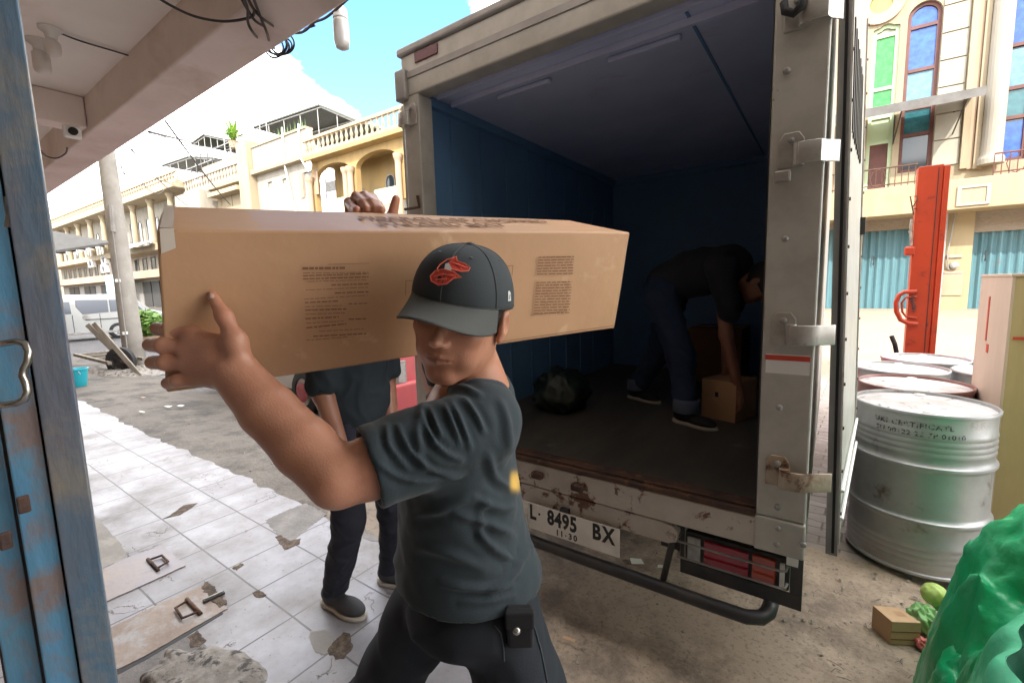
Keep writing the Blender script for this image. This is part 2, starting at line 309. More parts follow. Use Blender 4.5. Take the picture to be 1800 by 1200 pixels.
# tiled floor material
def tilemat():
    m=bpy.data.materials.new('white_floor_tiles'); m.use_nodes=True; nt=m.node_tree; b=nt.nodes['Principled BSDF']; L=nt.links.new
    tc=N(nt,'ShaderNodeTexCoord'); mp=N(nt,'ShaderNodeMapping'); mp.inputs['Location'].default_value=(1.881,-.915+.317*2,0)
    nzw=N(nt,'ShaderNodeTexNoise',_Scale=6.,_Detail=4.); vm=N(nt,'ShaderNodeVectorMath',operation='SCALE'); vm.inputs['Scale'].default_value=.006
    va=N(nt,'ShaderNodeVectorMath',operation='ADD'); L(tc.outputs['Object'],nzw.inputs['Vector']); L(nzw.outputs[1],vm.inputs[0]); L(tc.outputs['Object'],va.inputs[0]); L(vm.outputs[0],va.inputs[1]); L(va.outputs[0],mp.inputs[0])
    br=N(nt,'ShaderNodeTexBrick',offset=0.,squash=1.); 
    for k,v in {'Scale':1.,'Mortar Size':.0045,'Mortar Smooth':.2,'Bias':0.,'Brick Width':.317,'Row Height':.317}.items(): br.inputs[k].default_value=v
    br.inputs['Color1'].default_value=(.325,.315,.34,1); br.inputs['Color2'].default_value=(.28,.27,.295,1); br.inputs['Mortar'].default_value=(.05,.045,.05,1)
    L(mp.outputs[0],br.inputs['Vector'])
    # dirt
    n1=N(nt,'ShaderNodeTexNoise',_Scale=2.2,_Detail=10.,_Roughness=.7); r1=N(nt,'ShaderNodeValToRGB'); r1.color_ramp.elements[0].position=.38; r1.color_ramp.elements[1].position=.66
    L(tc.outputs['Object'],n1.inputs['Vector']); L(n1.outputs[0],r1.inputs[0])
    mm=N(nt,'ShaderNodeMix',data_type='RGBA'); L(r1.outputs[0],mm.inputs[0]); L(br.outputs[0],mm.inputs[6]); mm.inputs[7].default_value=(.185,.17,.165,1)
    # cracks
    vo=N(nt,'ShaderNodeTexVoronoi',feature='DISTANCE_TO_EDGE',_Scale=4.5); nd=N(nt,'ShaderNodeTexNoise',_Scale=3.,_Detail=6.); L(tc.outputs['Object'],nd.inputs['Vector'])
    v2=N(nt,'ShaderNodeVectorMath',operation='SCALE'); v2.inputs['Scale'].default_value=.8; v3=N(nt,'ShaderNodeVectorMath',operation='ADD'); L(nd.outputs[1],v2.inputs[0]); L(tc.outputs['Object'],v3.inputs[0]); L(v2.outputs[0],v3.inputs[1]); L(v3.outputs[0],vo.inputs['Vector'])
    rc=N(nt,'ShaderNodeValToRGB'); rc.color_ramp.elements[0].position=.0; rc.color_ramp.elements[1].position=.02; rc.color_ramp.elements[0].color=(1,1,1,1); rc.color_ramp.elements[1].color=(0,0,0,1); L(vo.outputs[0],rc.inputs[0])
    nm=N(nt,'ShaderNodeTexNoise',_Scale=2.7,_Detail=3.); L(tc.outputs['Object'],nm.inputs['Vector']); rm=N(nt,'ShaderNodeValToRGB'); rm.color_ramp.elements[0].position=.57; rm.color_ramp.elements[1].position=.60; L(nm.outputs[0],rm.inputs[0])
    mu=N(nt,'ShaderNodeMath',operation='MULTIPLY'); L(rc.outputs[0],mu.inputs[0]); L(rm.outputs[0],mu.inputs[1])
    m2=N(nt,'ShaderNodeMix',data_type='RGBA'); L(mu.outputs[0],m2.inputs[0]); L(mm.outputs[2],m2.inputs[6]); m2.inputs[7].default_value=(.12,.10,.09,1)
    # specks
    n4=N(nt,'ShaderNodeTexNoise',_Scale=42.,_Detail=4.,_Roughness=.6); L(tc.outputs['Object'],n4.inputs['Vector']); r4=N(nt,'ShaderNodeValToRGB'); r4.color_ramp.elements[0].position=.64; r4.color_ramp.elements[1].position=.68; L(n4.outputs[0],r4.inputs[0])
    m3=N(nt,'ShaderNodeMix',data_type='RGBA'); L(r4.outputs[0],m3.inputs[0]); L(m2.outputs[2],m3.inputs[6]); m3.inputs[7].default_value=(.16,.14,.13,1)
    L(m3.outputs[2],b.inputs['Base Color'])
    mr=N(nt,'ShaderNodeMapRange'); mr.inputs[1].default_value=.35; mr.inputs[2].default_value=.7; mr.inputs[3].default_value=.32; mr.inputs[4].default_value=.62; L(n1.outputs[0],mr.inputs[0]); L(mr.outputs[0],b.inputs['Roughness'])
    ad=N(nt,'ShaderNodeMath',operation='ADD'); L(br.outputs['Fac'],ad.inputs[0]); L(mu.outputs[0],ad.inputs[1])
    bp=N(nt,'ShaderNodeBump',_Strength=.6,_Distance=.004,invert=True); L(ad.outputs[0],bp.inputs['Height']); L(bp.outputs[0],b.inputs['Normal'])
    return m
K['tiles']=tilemat()
def streetmat():
    m=bpy.data.materials.new('cracked_street_concrete'); m.use_nodes=True; nt=m.node_tree; b=nt.nodes['Principled BSDF']; L=nt.links.new
    tc=N(nt,'ShaderNodeTexCoord'); O=tc.outputs['Object']
    def noise(s,d=8.,r=.6): n=N(nt,'ShaderNodeTexNoise',_Scale=s,_Detail=d,_Roughness=r); L(O,n.inputs['Vector']); return n
    def ramp(src,p0,p1,c0,c1):
        r=N(nt,'ShaderNodeValToRGB'); e=r.color_ramp.elements; e[0].position=p0; e[1].position=p1; e[0].color=(*c0,1); e[1].color=(*c1,1); L(src,r.inputs[0]); return r.outputs[0]
    def mix(f,a,c):
        m_=N(nt,'ShaderNodeMix',data_type='RGBA'); L(f,m_.inputs[0])
        for i,x in ((6,a),(7,c)):
            if hasattr(x,'links') : L(x,m_.inputs[i])
            else: m_.inputs[i].default_value=(*x,1)
        return m_.outputs[2]
    base=ramp(noise(1.3,10.,.65).outputs[0],.35,.68,(.36,.30,.235),(.23,.185,.145))
    fine=ramp(noise(26.,8.,.7).outputs[0],.4,.7,(0,0,0),(1,1,1))
    base=mix(fine,base,(.29,.24,.19))
    dark=ramp(noise(1.5,12.,.74).outputs[0],.47,.60,(0,0,0),(.9,.9,.9)); base=mix(dark,base,(.115,.093,.078)); gr=ramp(noise(60.,4.,.6).outputs[0],.56,.62,(0,0,0),(.6,.6,.6)); base=mix(gr,base,(.14,.12,.10))
    # pavers beyond the mouth of the truck
    rot=N(nt,'ShaderNodeMapping'); rot.inputs['Rotation'].default_value=(0,0,R(4)); L(O,rot.inputs[0])
    br=N(nt,'ShaderNodeTexBrick'); 
    for k,v in {'Scale':1.,'Mortar Size':.006,'Brick Width':.21,'Row Height':.105,'Mortar Smooth':.3}.items(): br.inputs[k].default_value=v
    br.inputs['Color1'].default_value=(.26,.235,.23,1); br.inputs['Color2'].default_value=(.21,.19,.185,1); br.inputs['Mortar'].default_value=(.10,.085,.075,1); L(rot.outputs[0],br.inputs['Vector'])
    sx=N(nt,'ShaderNodeSeparateXYZ'); L(O,sx.inputs[0])
    nn=noise(1.1,6.); ma=N(nt,'ShaderNodeMath',operation='MULTIPLY_ADD'); L(nn.outputs[0],ma.inputs[0]); ma.inputs[1].default_value=1.6; L(sx.outputs[1],ma.inputs[2])
    mk=ramp(ma.outputs[0],0,1,(0,0,0),(1,1,1)).node; mk.color_ramp.elements[0].position=.0
    mr=N(nt,'ShaderNodeMapRange'); mr.inputs[1].default_value=3.75; mr.inputs[2].default_value=3.85; L(ma.outputs[0],mr.inputs[0])
    col=mix(mr.outputs[0],base,mix(dark,br.outputs[0],(.2,.18,.165)))
    # far road asphalt-grey sun bleached
    mr2=N(nt,'ShaderNodeMapRange'); mr2.inputs[1].default_value=8.5; mr2.inputs[2].default_value=9.5; L(ma.outputs[0],mr2.inputs[0])
    far=ramp(noise(.8,8.).outputs[0],.3,.7,(.20,.17,.135),(.16,.14,.11)); col=mix(mr2.outputs[0],col,far)
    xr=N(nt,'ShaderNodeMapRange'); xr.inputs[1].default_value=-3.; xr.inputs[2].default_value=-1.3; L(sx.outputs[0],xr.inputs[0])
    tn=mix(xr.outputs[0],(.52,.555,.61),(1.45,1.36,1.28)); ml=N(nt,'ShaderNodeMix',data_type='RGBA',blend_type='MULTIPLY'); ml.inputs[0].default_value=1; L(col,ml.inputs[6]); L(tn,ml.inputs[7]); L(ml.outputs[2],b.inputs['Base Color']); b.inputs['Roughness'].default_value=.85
    hh=N(nt,'ShaderNodeMath',operation='MULTIPLY_ADD'); n5=noise(14.,10.,.75); L(n5.outputs[0],hh.inputs[0]); hh.inputs[1].default_value=1.; hh.inputs[2].default_value=0
    gm=N(nt,'ShaderNodeMath',operation='MULTIPLY'); L(br.outputs['Fac'],gm.inputs[0]); L(mr.outputs[0],gm.inputs[1])
    sb=N(nt,'ShaderNodeMath',operation='SUBTRACT'); L(hh.outputs[0],sb.inputs[0]); L(gm.outputs[0],sb.inputs[1])
    bp=N(nt,'ShaderNodeBump',_Strength=.8,_Distance=.018); L(sb.outputs[0],bp.inputs['Height']); L(bp.outputs[0],b.inputs['Normal'])
    return m
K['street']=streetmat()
# ================= ground =================
def vnoise(x,y,s,seed=0):
    x=np.asarray(x)*s+seed*17.3; y=np.asarray(y)*s+seed*9.1
    xi=np.floor(x).astype(int); yi=np.floor(y).astype(int); xf=x-xi; yf=y-yi
    def h(a,b):
        n=(a*374761393+b*668265263+seed*1442695)&0x7fffffff; n=((n^(n>>13))*1274126177)&0x7fffffff; return ((n^(n>>16))&0xffff)/65535.
    u=xf*xf*(3-2*xf); v=yf*yf*(3-2*yf)
    return (h(xi,yi)*(1-u)+h(xi+1,yi)*u)*(1-v)+(h(xi,yi+1)*(1-u)+h(xi+1,yi+1)*u)*v
def fbm(x,y,s,o=4,seed=0):
    r=0;a=1;t=0
    for i in range(o): r=r+a*vnoise(x,y,s*2**i,seed+i); t+=a; a*=.5
    return r/t
def ss(a,b,x): t=np.clip((x-a)/(b-a),0,1); return t*t*(3-2*t)
def gz(x,y):
    x=np.asarray(x,float); y=np.asarray(y,float)
    base=-.13+.033*np.clip(y-6,0,14)
    ap=(1-ss(-1.9,-1.2,x))*(1-ss(1.6,3.4,y))
    ap=np.where(y<6,ap,0)
    return base*(1-ap)+(-.006)*ap
xs=np.concatenate([np.linspace(-160,-30,14),np.linspace(-29,-9.3,50),np.arange(-9,3.2,.035),np.linspace(3.4,12,30),np.linspace(14,120,14)])
ys=np.concatenate([np.linspace(-40,-2,8),np.arange(-1,7,.035),np.linspace(7.2,20,50),np.linspace(24,140,10)])
XX,YY=np.meshgrid(xs,ys); ZZ=gz(XX,YY)
near=ss(-10,-8.5,XX)*(1-ss(2.8,3.2,XX))*(1-ss(6,7,YY))*ss(1.5,1.75,YY+.35*(XX>-1.3))
r1=fbm(XX,YY,2.2,5,3); ZZ=ZZ+near*((fbm(XX,YY,6,4,1)-.5)*.022-ss(.55,.7,r1)*.018+(fbm(XX,YY,18,2,8)-.5)*.008*ss(.5,.62,r1))
ZZ=np.where(YY<1.1,ZZ-.03,ZZ)
ny,nx=XX.shape; V=np.stack([XX,YY,ZZ],-1).reshape(-1,3)
I=np.arange(ny*nx).reshape(ny,nx); F=np.stack([I[:-1,:-1],I[:-1,1:],I[1:,1:],I[1:,:-1]],-1).reshape(-1,4)
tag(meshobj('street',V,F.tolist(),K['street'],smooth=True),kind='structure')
# tiled walkway with a broken front edge
mb=MB(); xe=np.concatenate([np.linspace(-60,-12,30),np.arange(-11.95,3,.03),np.linspace(3,30,10)])
ye=np.where(xe<-1.45,1.52,1.27)+(fbm(xe,xe*0,3,3,5)-.5)*.12*(xe<8)+(vnoise(xe,xe*0,14,6)-.5)*.035
for i in range(len(xe)-1):
    a,b=xe[i],xe[i+1]; p,q=ye[i],ye[i+1]
    mb.add([(a,-4,0),(b,-4,0),(b,q,0),(a,p,0),(a,p,-.145),(b,q,-.145)],[(0,1,2,3),(3,2,5,4)])
tag(meshobj('tiled_walkway',mb.v,mb.f,K['tiles']),kind='structure')
def patch(name,pts,m,z=.0012,rough=0,th=.004,sub=True):
    P=[atz(x,y,0) for x,y in pts]; c=[]
    n=len(P)
    for i in range(n):
        a=P[i];b=P[(i+1)%n]; L_=np.linalg.norm(b-a); k=max(1,int(L_/(.012 if rough else .1)))
        for j in range(k):
            q=a+(b-a)*j/k; d=np.array([-(b-a)[1],(b-a)[0],0])/max(L_,1e-6); c.append(q+d*(random.uniform(-1,1)*rough))
    mb=MB(); mb.prism([(p[0],p[1]) for p in c],lambda x,y:(x,y,z-th),lambda x,y:(x,y,z))
    return mb.build(name,m)
def sp(*a,**k): o=patch(*a,**k); tag(o,kind='structure'); return o
sp('cement_patch',[(466,914),(500,898),(538,884),(574,903),(540,930),(508,955),(492,945)],K['conc_dark'],rough=.006)
sp('cement_patch',[(541,1120),(546,1108),(570,1106),(585,1118),(580,1145),(570,1151),(552,1145)],K['conc'],rough=.004)
sp('earth_gap_patch',[(584,1128),(603,1112),(617,1113),(619,1140),(605,1158),(590,1158),(574,1144)],K['dirt'],z=.002,rough=.005)
sp('earth_gap_patch',[(300,905),(322,888),(347,884),(338,892),(315,905),(287,912)],K['dirt'],z=.002,rough=.003)
sp('earth_gap_patch',[(408,998),(422,990),(428,992),(417,1002)],K['dirt'],rough=.006)
sp('cement_patch',[(628,925),(655,938),(664,944),(668,952),(650,950),(636,944)],K['conc_dark'],rough=.003)
sp('cement_patch',[(150,900),(165,905),(185,925),(212,955),(222,972),(214,984),(172,1002),(120,1020),(110,900)],K['conc'],rough=.004)
sp('cement_patch',[(330,1120),(345,1108),(362,1125),(352,1135),(336,1138)],K['dirt'],z=.0022,rough=.005)
sp('earth_gap_patch',[(196,1192),(262,1156),(330,1116),(366,1094),(392,1078),(388,1072),(330,1108),(262,1150),(190,1188)],K['ink'],z=.0024,rough=.001)  # dark gap along the rusty plate's edge, its shade painted as a black strip
sp('earth_gap_patch',[(484,944),(492,940),(510,950),(528,946),(526,956),(512,962),(500,966),(494,958)],K['dirt'],z=.0022,rough=.004)
sp('earth_gap_patch',[(444,1042),(454,1037),(468,1045),(462,1050),(450,1049)],K['dirt'],z=.002,rough=.004)
sp('earth_gap_patch',[(360,1022),(372,1028),(385,1045),(400,1062),(385,1070),(355,1035)],K['dirt'],z=.0068,rough=.006)
sp('cement_patch',[(192,1188),(250,1158),(325,1112),(372,1140),(300,1175),(245,1215),(190,1235)],K['conc_dark'],rough=.003)
def cover(pts,m,name,lab,ringpx,z,latch=None):
    c=np.mean([atz(x,y,0) for x,y in pts],axis=0); t=thing('cover_plate',lab,'cover plate',tuple(c)); t.location.z=0
    o=patch('plate',pts,m,z=z,rough=.0015,th=z+.004); o.parent=t; o.matrix_parent_inverse=Matrix.Translation(-t.location)
    q=[atz(x,y,z) for x,y in ringpx]; q=[p+np.array([0,0,.012 if i in (1,2) else .008]) for i,p in enumerate(q)]
    MB().tube(q,.006,8,closed=True).build('ring',K['rust'],t,smooth=True)
    a,b=q[0],q[3]; d=(b-a)*.15; MB().tube([a-d-[0,0,.003],b+d-[0,0,.003]],.009,8).build('hinge_bar',K['rust'],t,smooth=True)
    if latch:
        q=[atz(x,y,z)+[0,0,.012] for x,y in latch]; mb=MB()
        a,b=q; u=(b-a); u/=np.linalg.norm(u); n_=np.array([-u[1],u[0],0])*.011
        mb.hexa([a-n_-[0,0,.012],b-n_-[0,0,.012],b+n_-[0,0,.012],a+n_-[0,0,.012],a-n_,b-n_,b+n_,a+n_]); mb.build('latch',K['dark'],t,bevel=.003)
        MB().tube([a+[0,0,.003]+u*.008,b+[0,0,.003]-u*.008],.0035,6).build('bolt',K['chrome'],t)
    return t
cover([(150,1020),(214,985),(287,960),(326,995),(250,1030),(178,1062),(140,1080)],K['sheet'],'p','grey steel floor cover plate with one square ring handle, behind the rusty one','',0) if 0 else cover([(140,1022),(214,985),(287,960),(326,995),(250,1030),(178,1062),(130,1085)],K['sheet'],'p','grey steel cover plate with a small ring, set in the tiles beyond the rusty one',[(262,986),(285,979),(296,990),(276,1001)],.006)
cover([(150,1128),(183,1110),(280,1062),(364,1026),(400,1070),(330,1110),(262,1150),(190,1186),(140,1212)],K['sheet_rust'],'p','rusty brown cover plate with a ring handle and a bolt latch, nearest the rough concrete',[(331,1057),(309,1072),(321,1090),(350,1077)],.005,latch=[(357,1059),(395,1042)])
# broken concrete lump in the foreground
def lump(name,cx,cy,rx,ry,h,m,seed,n=60,z0=0.,lab=None):
    V=[];F=[]
    for j in range(n):
        for i in range(n):
            u=i/(n-1)*2-1; v=j/(n-1)*2-1; r=math.hypot(u,v); a=math.atan2(v,u)
            edge=1-.28*float(fbm(np.array(math.cos(a)*2+5),np.array(math.sin(a)*2+5),1.5,3,seed))
            k=float(np.clip((edge-r)/.22,0,1)); x=cx+rx*u; y=cy+ry*v
            hh=h*(k**.6)*(.55+.6*float(fbm(np.array(x),np.array(y),9,4,seed)))
            V.append((x,y,z0-.01+hh))
    for j in range(n-1):
        for i in range(n-1): a=j*n+i; F.append((a,a+1,a+n+1,a+n))
    return meshobj(name,V,F,m,smooth=True)
q=atz(400,1190,0); tag(lump('cement_spill',q[0]+.02,q[1]-.08,.42,.20,.045,K['conc_rough'],4,n=90),kind='structure')
# ================= own-side building: canopy overhead =================
sb=thing('shop_building','cream shop building whose flat canopy and edge beam cover the walkway','building',(-5,-2,0))
MB().box(-60,25,-6,1.06,2.9,3.05).build('canopy_slab',K['plaster'],sb)
mb=MB().box(-60,25,1.06,1.31,2.65,3.1); mb.build('edge_beam',K['beam'],sb,bevel=.012)
for x in (-4.55,-9.2,-14): MB().box(x-.18,x+.0,-6,1.055,2.68,2.897).build('cross_beam',K['beam'],sb,bevel=.008)
MB().box(-60,25,-6,1.25,3.1,8.7).build('upper_wall',K['cream'],sb)
MB().box(-60,25,-6.2,-5.9,0,2.9).build('back_wall',K['cream'],sb)
MB().box(-60,-1.6,-.75,-.6,0,2.9).build('shop_front',K['peach'],sb)
# ceiling lamps
def pick(px,py,z): return atz(px,py,z)
def lamp(px,py,lab,s,tall):
    p=pick(px,py,2.9); t=thing('ceiling_lamp',lab,'lamp',tuple(p),'bare lamps on the canopy ceiling')
    MB().lathe([(.045*s,0),(.045*s,-.012),(.025*s,-.03),(.022*s,-.055),(.016*s,-.06)],p,20).build('socket',K['white'],t,smooth=True)
    pr=[(.014*s,-.055),(.03*s,-.075),(.032*s,-.11),(.026*s,-.135),(.01*s,-.148)] if not tall else [(.02*s,-.055),(.03*s,-.07),(.031*s,-.15),(.027*s,-.17),(.012*s,-.18)]
    MB().lathe(pr,p,20).build('bulb',K['bulb'],t,smooth=True)
lamp(88,50,'white round bulb lamp on the canopy ceiling, the shorter one with a cable',1.15,False)
lamp(68,72,'white tube-shaped bulb lamp on the canopy ceiling beside the blue gate',1.3,True)
# cctv camera on cross beam
p=atx(126,233,-4.53); t=thing('security_camera','small white security camera on the cross beam under the canopy','camera',tuple(p))
MB().box(p[0]-.01,p[0]+.03,p[1]-.05,p[1]+.05,p[2]-.045,p[2]+.045).build('housing',K['white'],t,bevel=.012)
MB().lathe([(.0,0),(.026,0),(.026,.022),(.018,.026)],(p[0]+.03,p[1],p[2]),20,axis=np.array([[0,0,1],[0,1,0],[-1,0,0]])).build('lens',K['black'],t,smooth=True)
# hanging lamp outside beam
p=aty(597,12,1.37); t=thing('hanging_lamp','clear glass jar lamp hanging at the canopy edge against the sky','lamp',tuple(p))
z0=p[2]; mb=MB(); mb.tube([(p[0],1.3,z0+.06),(p[0],1.37,z0+.045),(p[0],1.37,z0)],.006,6); mb.build('bracket',K['dark'],t)
MB().lathe([(.02,0),(.03,-.012),(.033,-.05),(.033,-.055)],(p[0],1.37,z0),20).build('cap',K['white'],t,smooth=True)
MB().lathe([(.031,-.055),(.034,-.07),(.034,-.15),(.028,-.175),(.012,-.183)],(p[0],1.37,z0),20).build('glass',K['bulb'],t,smooth=True)
# cables on the canopy
def cable(name,lab,paths,r=.004,grp=None):
    t=None; mb=MB()
    for pts in paths:
        P=[np.array(p) for p in pts]
        # catmull-rom
        out=[]
        Q=[P[0]]+P+[P[-1]]
        for i in range(1,len(Q)-2):
            for k in range(7):
                u=k/7; a,b,c,d=Q[i-1],Q[i],Q[i+1],Q[i+2]
                out.append(.5*((2*b)+(-a+c)*u+(2*a-5*b+4*c-d)*u*u+(-a+3*b-3*c+d)*u**3))
        out.append(P[-1]); mb.tube(out,r,6)
    return tag(mb.build(name,K['wire'],None,smooth=True),lab,'cable',grp)
zc=2.885
cable('cable','thin black cable running along the canopy ceiling from the round bulb',[[atz(97,55,zc),atz(140,72,zc),atz(200,90,zc),atz(260,108,zc),atz(305,119,zc)]],.005)
cable('cable','black cable drooping across the canopy ceiling to the cable coil',[[atz(262,-14,2.64),atz(300,10,2.63),atz(345,30,2.62),atz(395,38,2.62),atz(440,31,2.62),atz(447,18,2.62)]],.006)
cable('cable','short looped cable on the wall beyond the cross beam',[[atz(72,265,2.6),atz(82,275,2.6),atz(100,278,2.6),atz(115,270,2.6),atz(118,260,2.6)]],.006)
def yb(x,y,Y=1.34): return aty(x,y,Y)
cable('cable_bundle','bundle of black cables crossing the canopy beam to its edge',[
 [atz(420,-10,2.62),atz(438,22,2.62),atz(455,42,2.62),yb(490,54),yb(530,57),yb(552,40),yb(575,30),yb(612,-2)],
 [atz(432,-10,2.62),atz(447,18,2.62),atz(468,38,2.61),yb(500,56,1.35),yb(528,58,1.35),yb(540,50,1.35),yb(553,45,1.35)],
 [atz(443,-10,2.62),atz(452,15,2.62),atz(462,40,2.6),atz(470,60,2.6),yb(475,80),yb(482,85)],
 [atz(425,-10,2.62),atz(435,15,2.61),atz(436,40,2.6),atz(445,58,2.6),yb(460,75)]],.006)
loops=[]
for k in range(6):
    cx,cy,rx,ry=490+random.uniform(-8,8),82+random.uniform(-5,4),random.uniform(14,26),random.uniform(12,24); L_=[]
    for i in range(15):
        a=2*math.pi*i/14+k; L_.append(yb(cx+rx*math.cos(a),cy+ry*math.sin(a)*.9,1.34+.004*k))
    loops.append(L_)
cable('cable_coil','loose round coil of black cable hanging below the canopy beam',loops,.0045)
# ================= blue folding gate =================
def vert(px,t):  p=D(px,600,t); return p[0],p[1]
g=thing('folding_gate','blue folding steel gate with flaking paint, at the left edge of the photo','gate',(*vert(80,.62),0))
def wall(pts,z0,z1,name,m,bev=.002):
    P=[vert(*p) for p in pts]; mb=MB(); mb.prism(P,lambda x,y:(x,y,z0),lambda x,y:(x,y,z1)); return mb.build(name,m,g,bevel=bev)
wall([(119,.615),(50,.600),(50,.612),(100,.63),(116,.70),(121,.70)],0.004,2.87,'edge_panel',K['blue_worn'])
wall([(46,.606),(-20,.588),(-20,.60),(44,.618)],.004,2.87,'panel',K['blue'])
wall([(49,.622),(44,.622),(44,.66),(49,.66)],.004,2.87,'seam',K['dark'])
wall([(-26,.60),(-95,.585),(-95,.60),(-26,.615)],.004,2.87,'panel',K['blue'])
wall([(100,.66),(-100,.64),(-100,.66),(100,.69)],.004,2.87,'inner_sheet',K['dark'])
def gp(px,py,t): return D(px,py,t)
MB().tube([gp(-8,607,.595),gp(8,603,.575),gp(28,600,.572),gp(44,604,.572),gp(51,618,.572),gp(49,635,.572),gp(42,648,.572),gp(40,660,.572),gp(45,672,.572),gp(49,688,.572),gp(43,702,.572),gp(28,709,.572),gp(8,711,.575),gp(-8,712,.595)],.0042,10).build('handle',K['chrome'],g,smooth=True)
for (x,y,w,h) in ((42,886,5,30),(10,950,6,30)):
    a=gp(x,y,.59); MB().box(a[0]-w*.0004,a[0]+w*.0004,a[1]-.006,a[1]+.006,a[2]-h*.0004,a[2]+h*.0004).build('latch',K['rust'],g,bevel=.003)
# torn paper on the gate
def paper(pts,t,name):
    V=[];n=len(pts)
    out=[]
    for i in range(n):
        a=np.array(pts[i],float); b=np.array(pts[(i+1)%n],float)
        for k in range(4): q=a+(b-a)*k/4+np.random.uniform(-2,2,2)*(k>0); out.append(D(q[0],q[1],t))
    c=np.mean(out,axis=0); mb=MB(); mb.add(out+[p+FW*.001 for p in out],[tuple(range(len(out))),tuple(range(len(out),2*len(out)))[::-1]])
    mb.build(name,K['paper_worn'],g)
K['paper_worn']=mat('torn_paper',(.42,.39,.34),.85,col2=(.25,.20,.17),scale=40,bump=.9,bscale=50)
paper([(26,362),(60,354),(78,360),(80,390),(76,410),(50,408),(27,402)],.5985,'torn_paper')
paper([(-5,350),(10,345),(20,362),(22,400),(8,398),(-2,412)],.586,'torn_paper')

# ================= the row of buildings across the street =================
Sdir=np.array([1.,.031,0]); Sdir/=np.linalg.norm(Sdir); Odir=np.array([Sdir[1],-Sdir[0],0]); P0=np.array([.941,20.,0])
def T(s,d,z): return P0*1.0-Sdir*(P0@Sdir)+Sdir*s+Odir*d+np.array([0,0,z])
def sz(px,py,d=0):
    q=ray(px,py); base=T(0,d,0); t=((base-CAM)@Odir)/(q@Odir); p=CAM+q*t; return (p-base)@Sdir, p[2]
def fb(mb,s0,s1,z0,z1,d0,d1): return mb.box(s0,s1,d0,d1,z0,z1,T=T)
def rect(px0,px1,py0,py1,d=0):
    s0,_=sz(px0,(py0+py1)/2,d); s1,_=sz(px1,(py0+py1)/2,d); m=(px0+px1)/2; return s0,s1,sz(m,py1,d)[1],sz(m,py0,d)[1]
def archpts(s0,s1,z0,z1,kind='round'):
    r=(s1-s0)/2; c=(s0+s1)/2; pts=[(s0,z0),(s1,z0)]
    if kind=='round':
        for k in range(13): a=math.pi*k/12; pts.append((c+r*math.cos(a),z1-r+r*math.sin(a)))
    elif kind=='ogee':
        for a,b in ((1,-.55),(.98,-.3),(.7,-.22),(.5,-.2),(.38,-.08),(.2,0),(0,.04)): pts.append((c+r*a,z1+b*r))
        for a,b in ((-.2,0),(-.38,-.08),(-.5,-.2),(-.7,-.22),(-.98,-.3),(-1,-.55)): pts.append((c+r*a,z1+b*r))
    else: pts+=[(s1,z1),(s0,z1)]
    return pts
def fprism(pts,d0,d1): return MB().prism(pts,lambda s,z:T(s,d0,z),lambda s,z:T(s,d1,z))
def cutwall(o,cuts):
    mb=MB()
    for pts in cuts: m=fprism(pts,-.25,.6); mb.add(m.v,m.f)
    c=mb.build('cut',None)
    b=o.modifiers.new('x','BOOLEAN'); b.object=c; b.operation='DIFFERENCE'; b.solver='EXACT'
    dg=bpy.context.evaluated_depsgraph_get(); dg.update(); me=bpy.data.meshes.new_from_object(o.evaluated_get(dg)); o.modifiers.clear(); o.data=me; bpy.data.objects.remove(c)
def column(root,s,z0,z1,r,m,d=.5):
    b=T(s,d,0); MB().lathe([(r*1.25,z0),(r*1.25,z0+.15),(r*1.05,z0+.25),(r,z0+.35),(r*.92,z1-.5),(r,z1-.4),(r*1.35,z1-.22),(r*1.45,z1-.05),(r*1.45,z1)],(b[0],b[1],0),20).build('column',m,root,smooth=False)
def balustrade(root,s0,s1,z0,z1,d,m,step=.45):
    mb=MB(); h=z1-z0; fb(mb,s0,s1,z1-h*.16,z1,d-.12,d+.12); fb(mb,s0,s1,z0,z0+h*.14,d-.12,d+.12)
    n=int((s1-s0)/step)
    for i in range(n):
        s=s0+step*(i+.5); b=T(s,d,0); r=step*.2
        mb.lathe([(r,z0+h*.14),(r*.6,z0+h*.3),(r*1.1,z0+h*.45),(r*.5,z0+h*.7),(r,z1-h*.16)],(b[0],b[1],0),6,caps=False)
    return mb.build('balustrade',m,root)
def window(root,s0,s1,z0,z1,kind,fm,gm,d=-.08,fr=.09,bars=(),name='window'):
    pts=archpts(s0,s1,z0,z1,kind); ins=archpts(s0+fr,s1-fr,z0+fr,z1-fr,kind)
    # frame as ring
    n=len(pts); mb=MB(); V=[T(s,d,z) for s,z in pts]+[T(s,d,z) for s,z in ins]+[T(s,d-.06,z) for s,z in ins]
    mb.add(V,[(i,(i+1)%n,n+(i+1)%n,n+i) for i in range(n)]+[(n+i,n+(i+1)%n,2*n+(i+1)%n,2*n+i) for i in range(n)])
    for z in bars: fb(mb,s0+fr,s1-fr,z-.05,z+.05,d-.05,d+.01)
    f=mb.build(name,fm,root)
    fprism(ins,d-.10,d-.06).build('pane',gm,f)
    return f
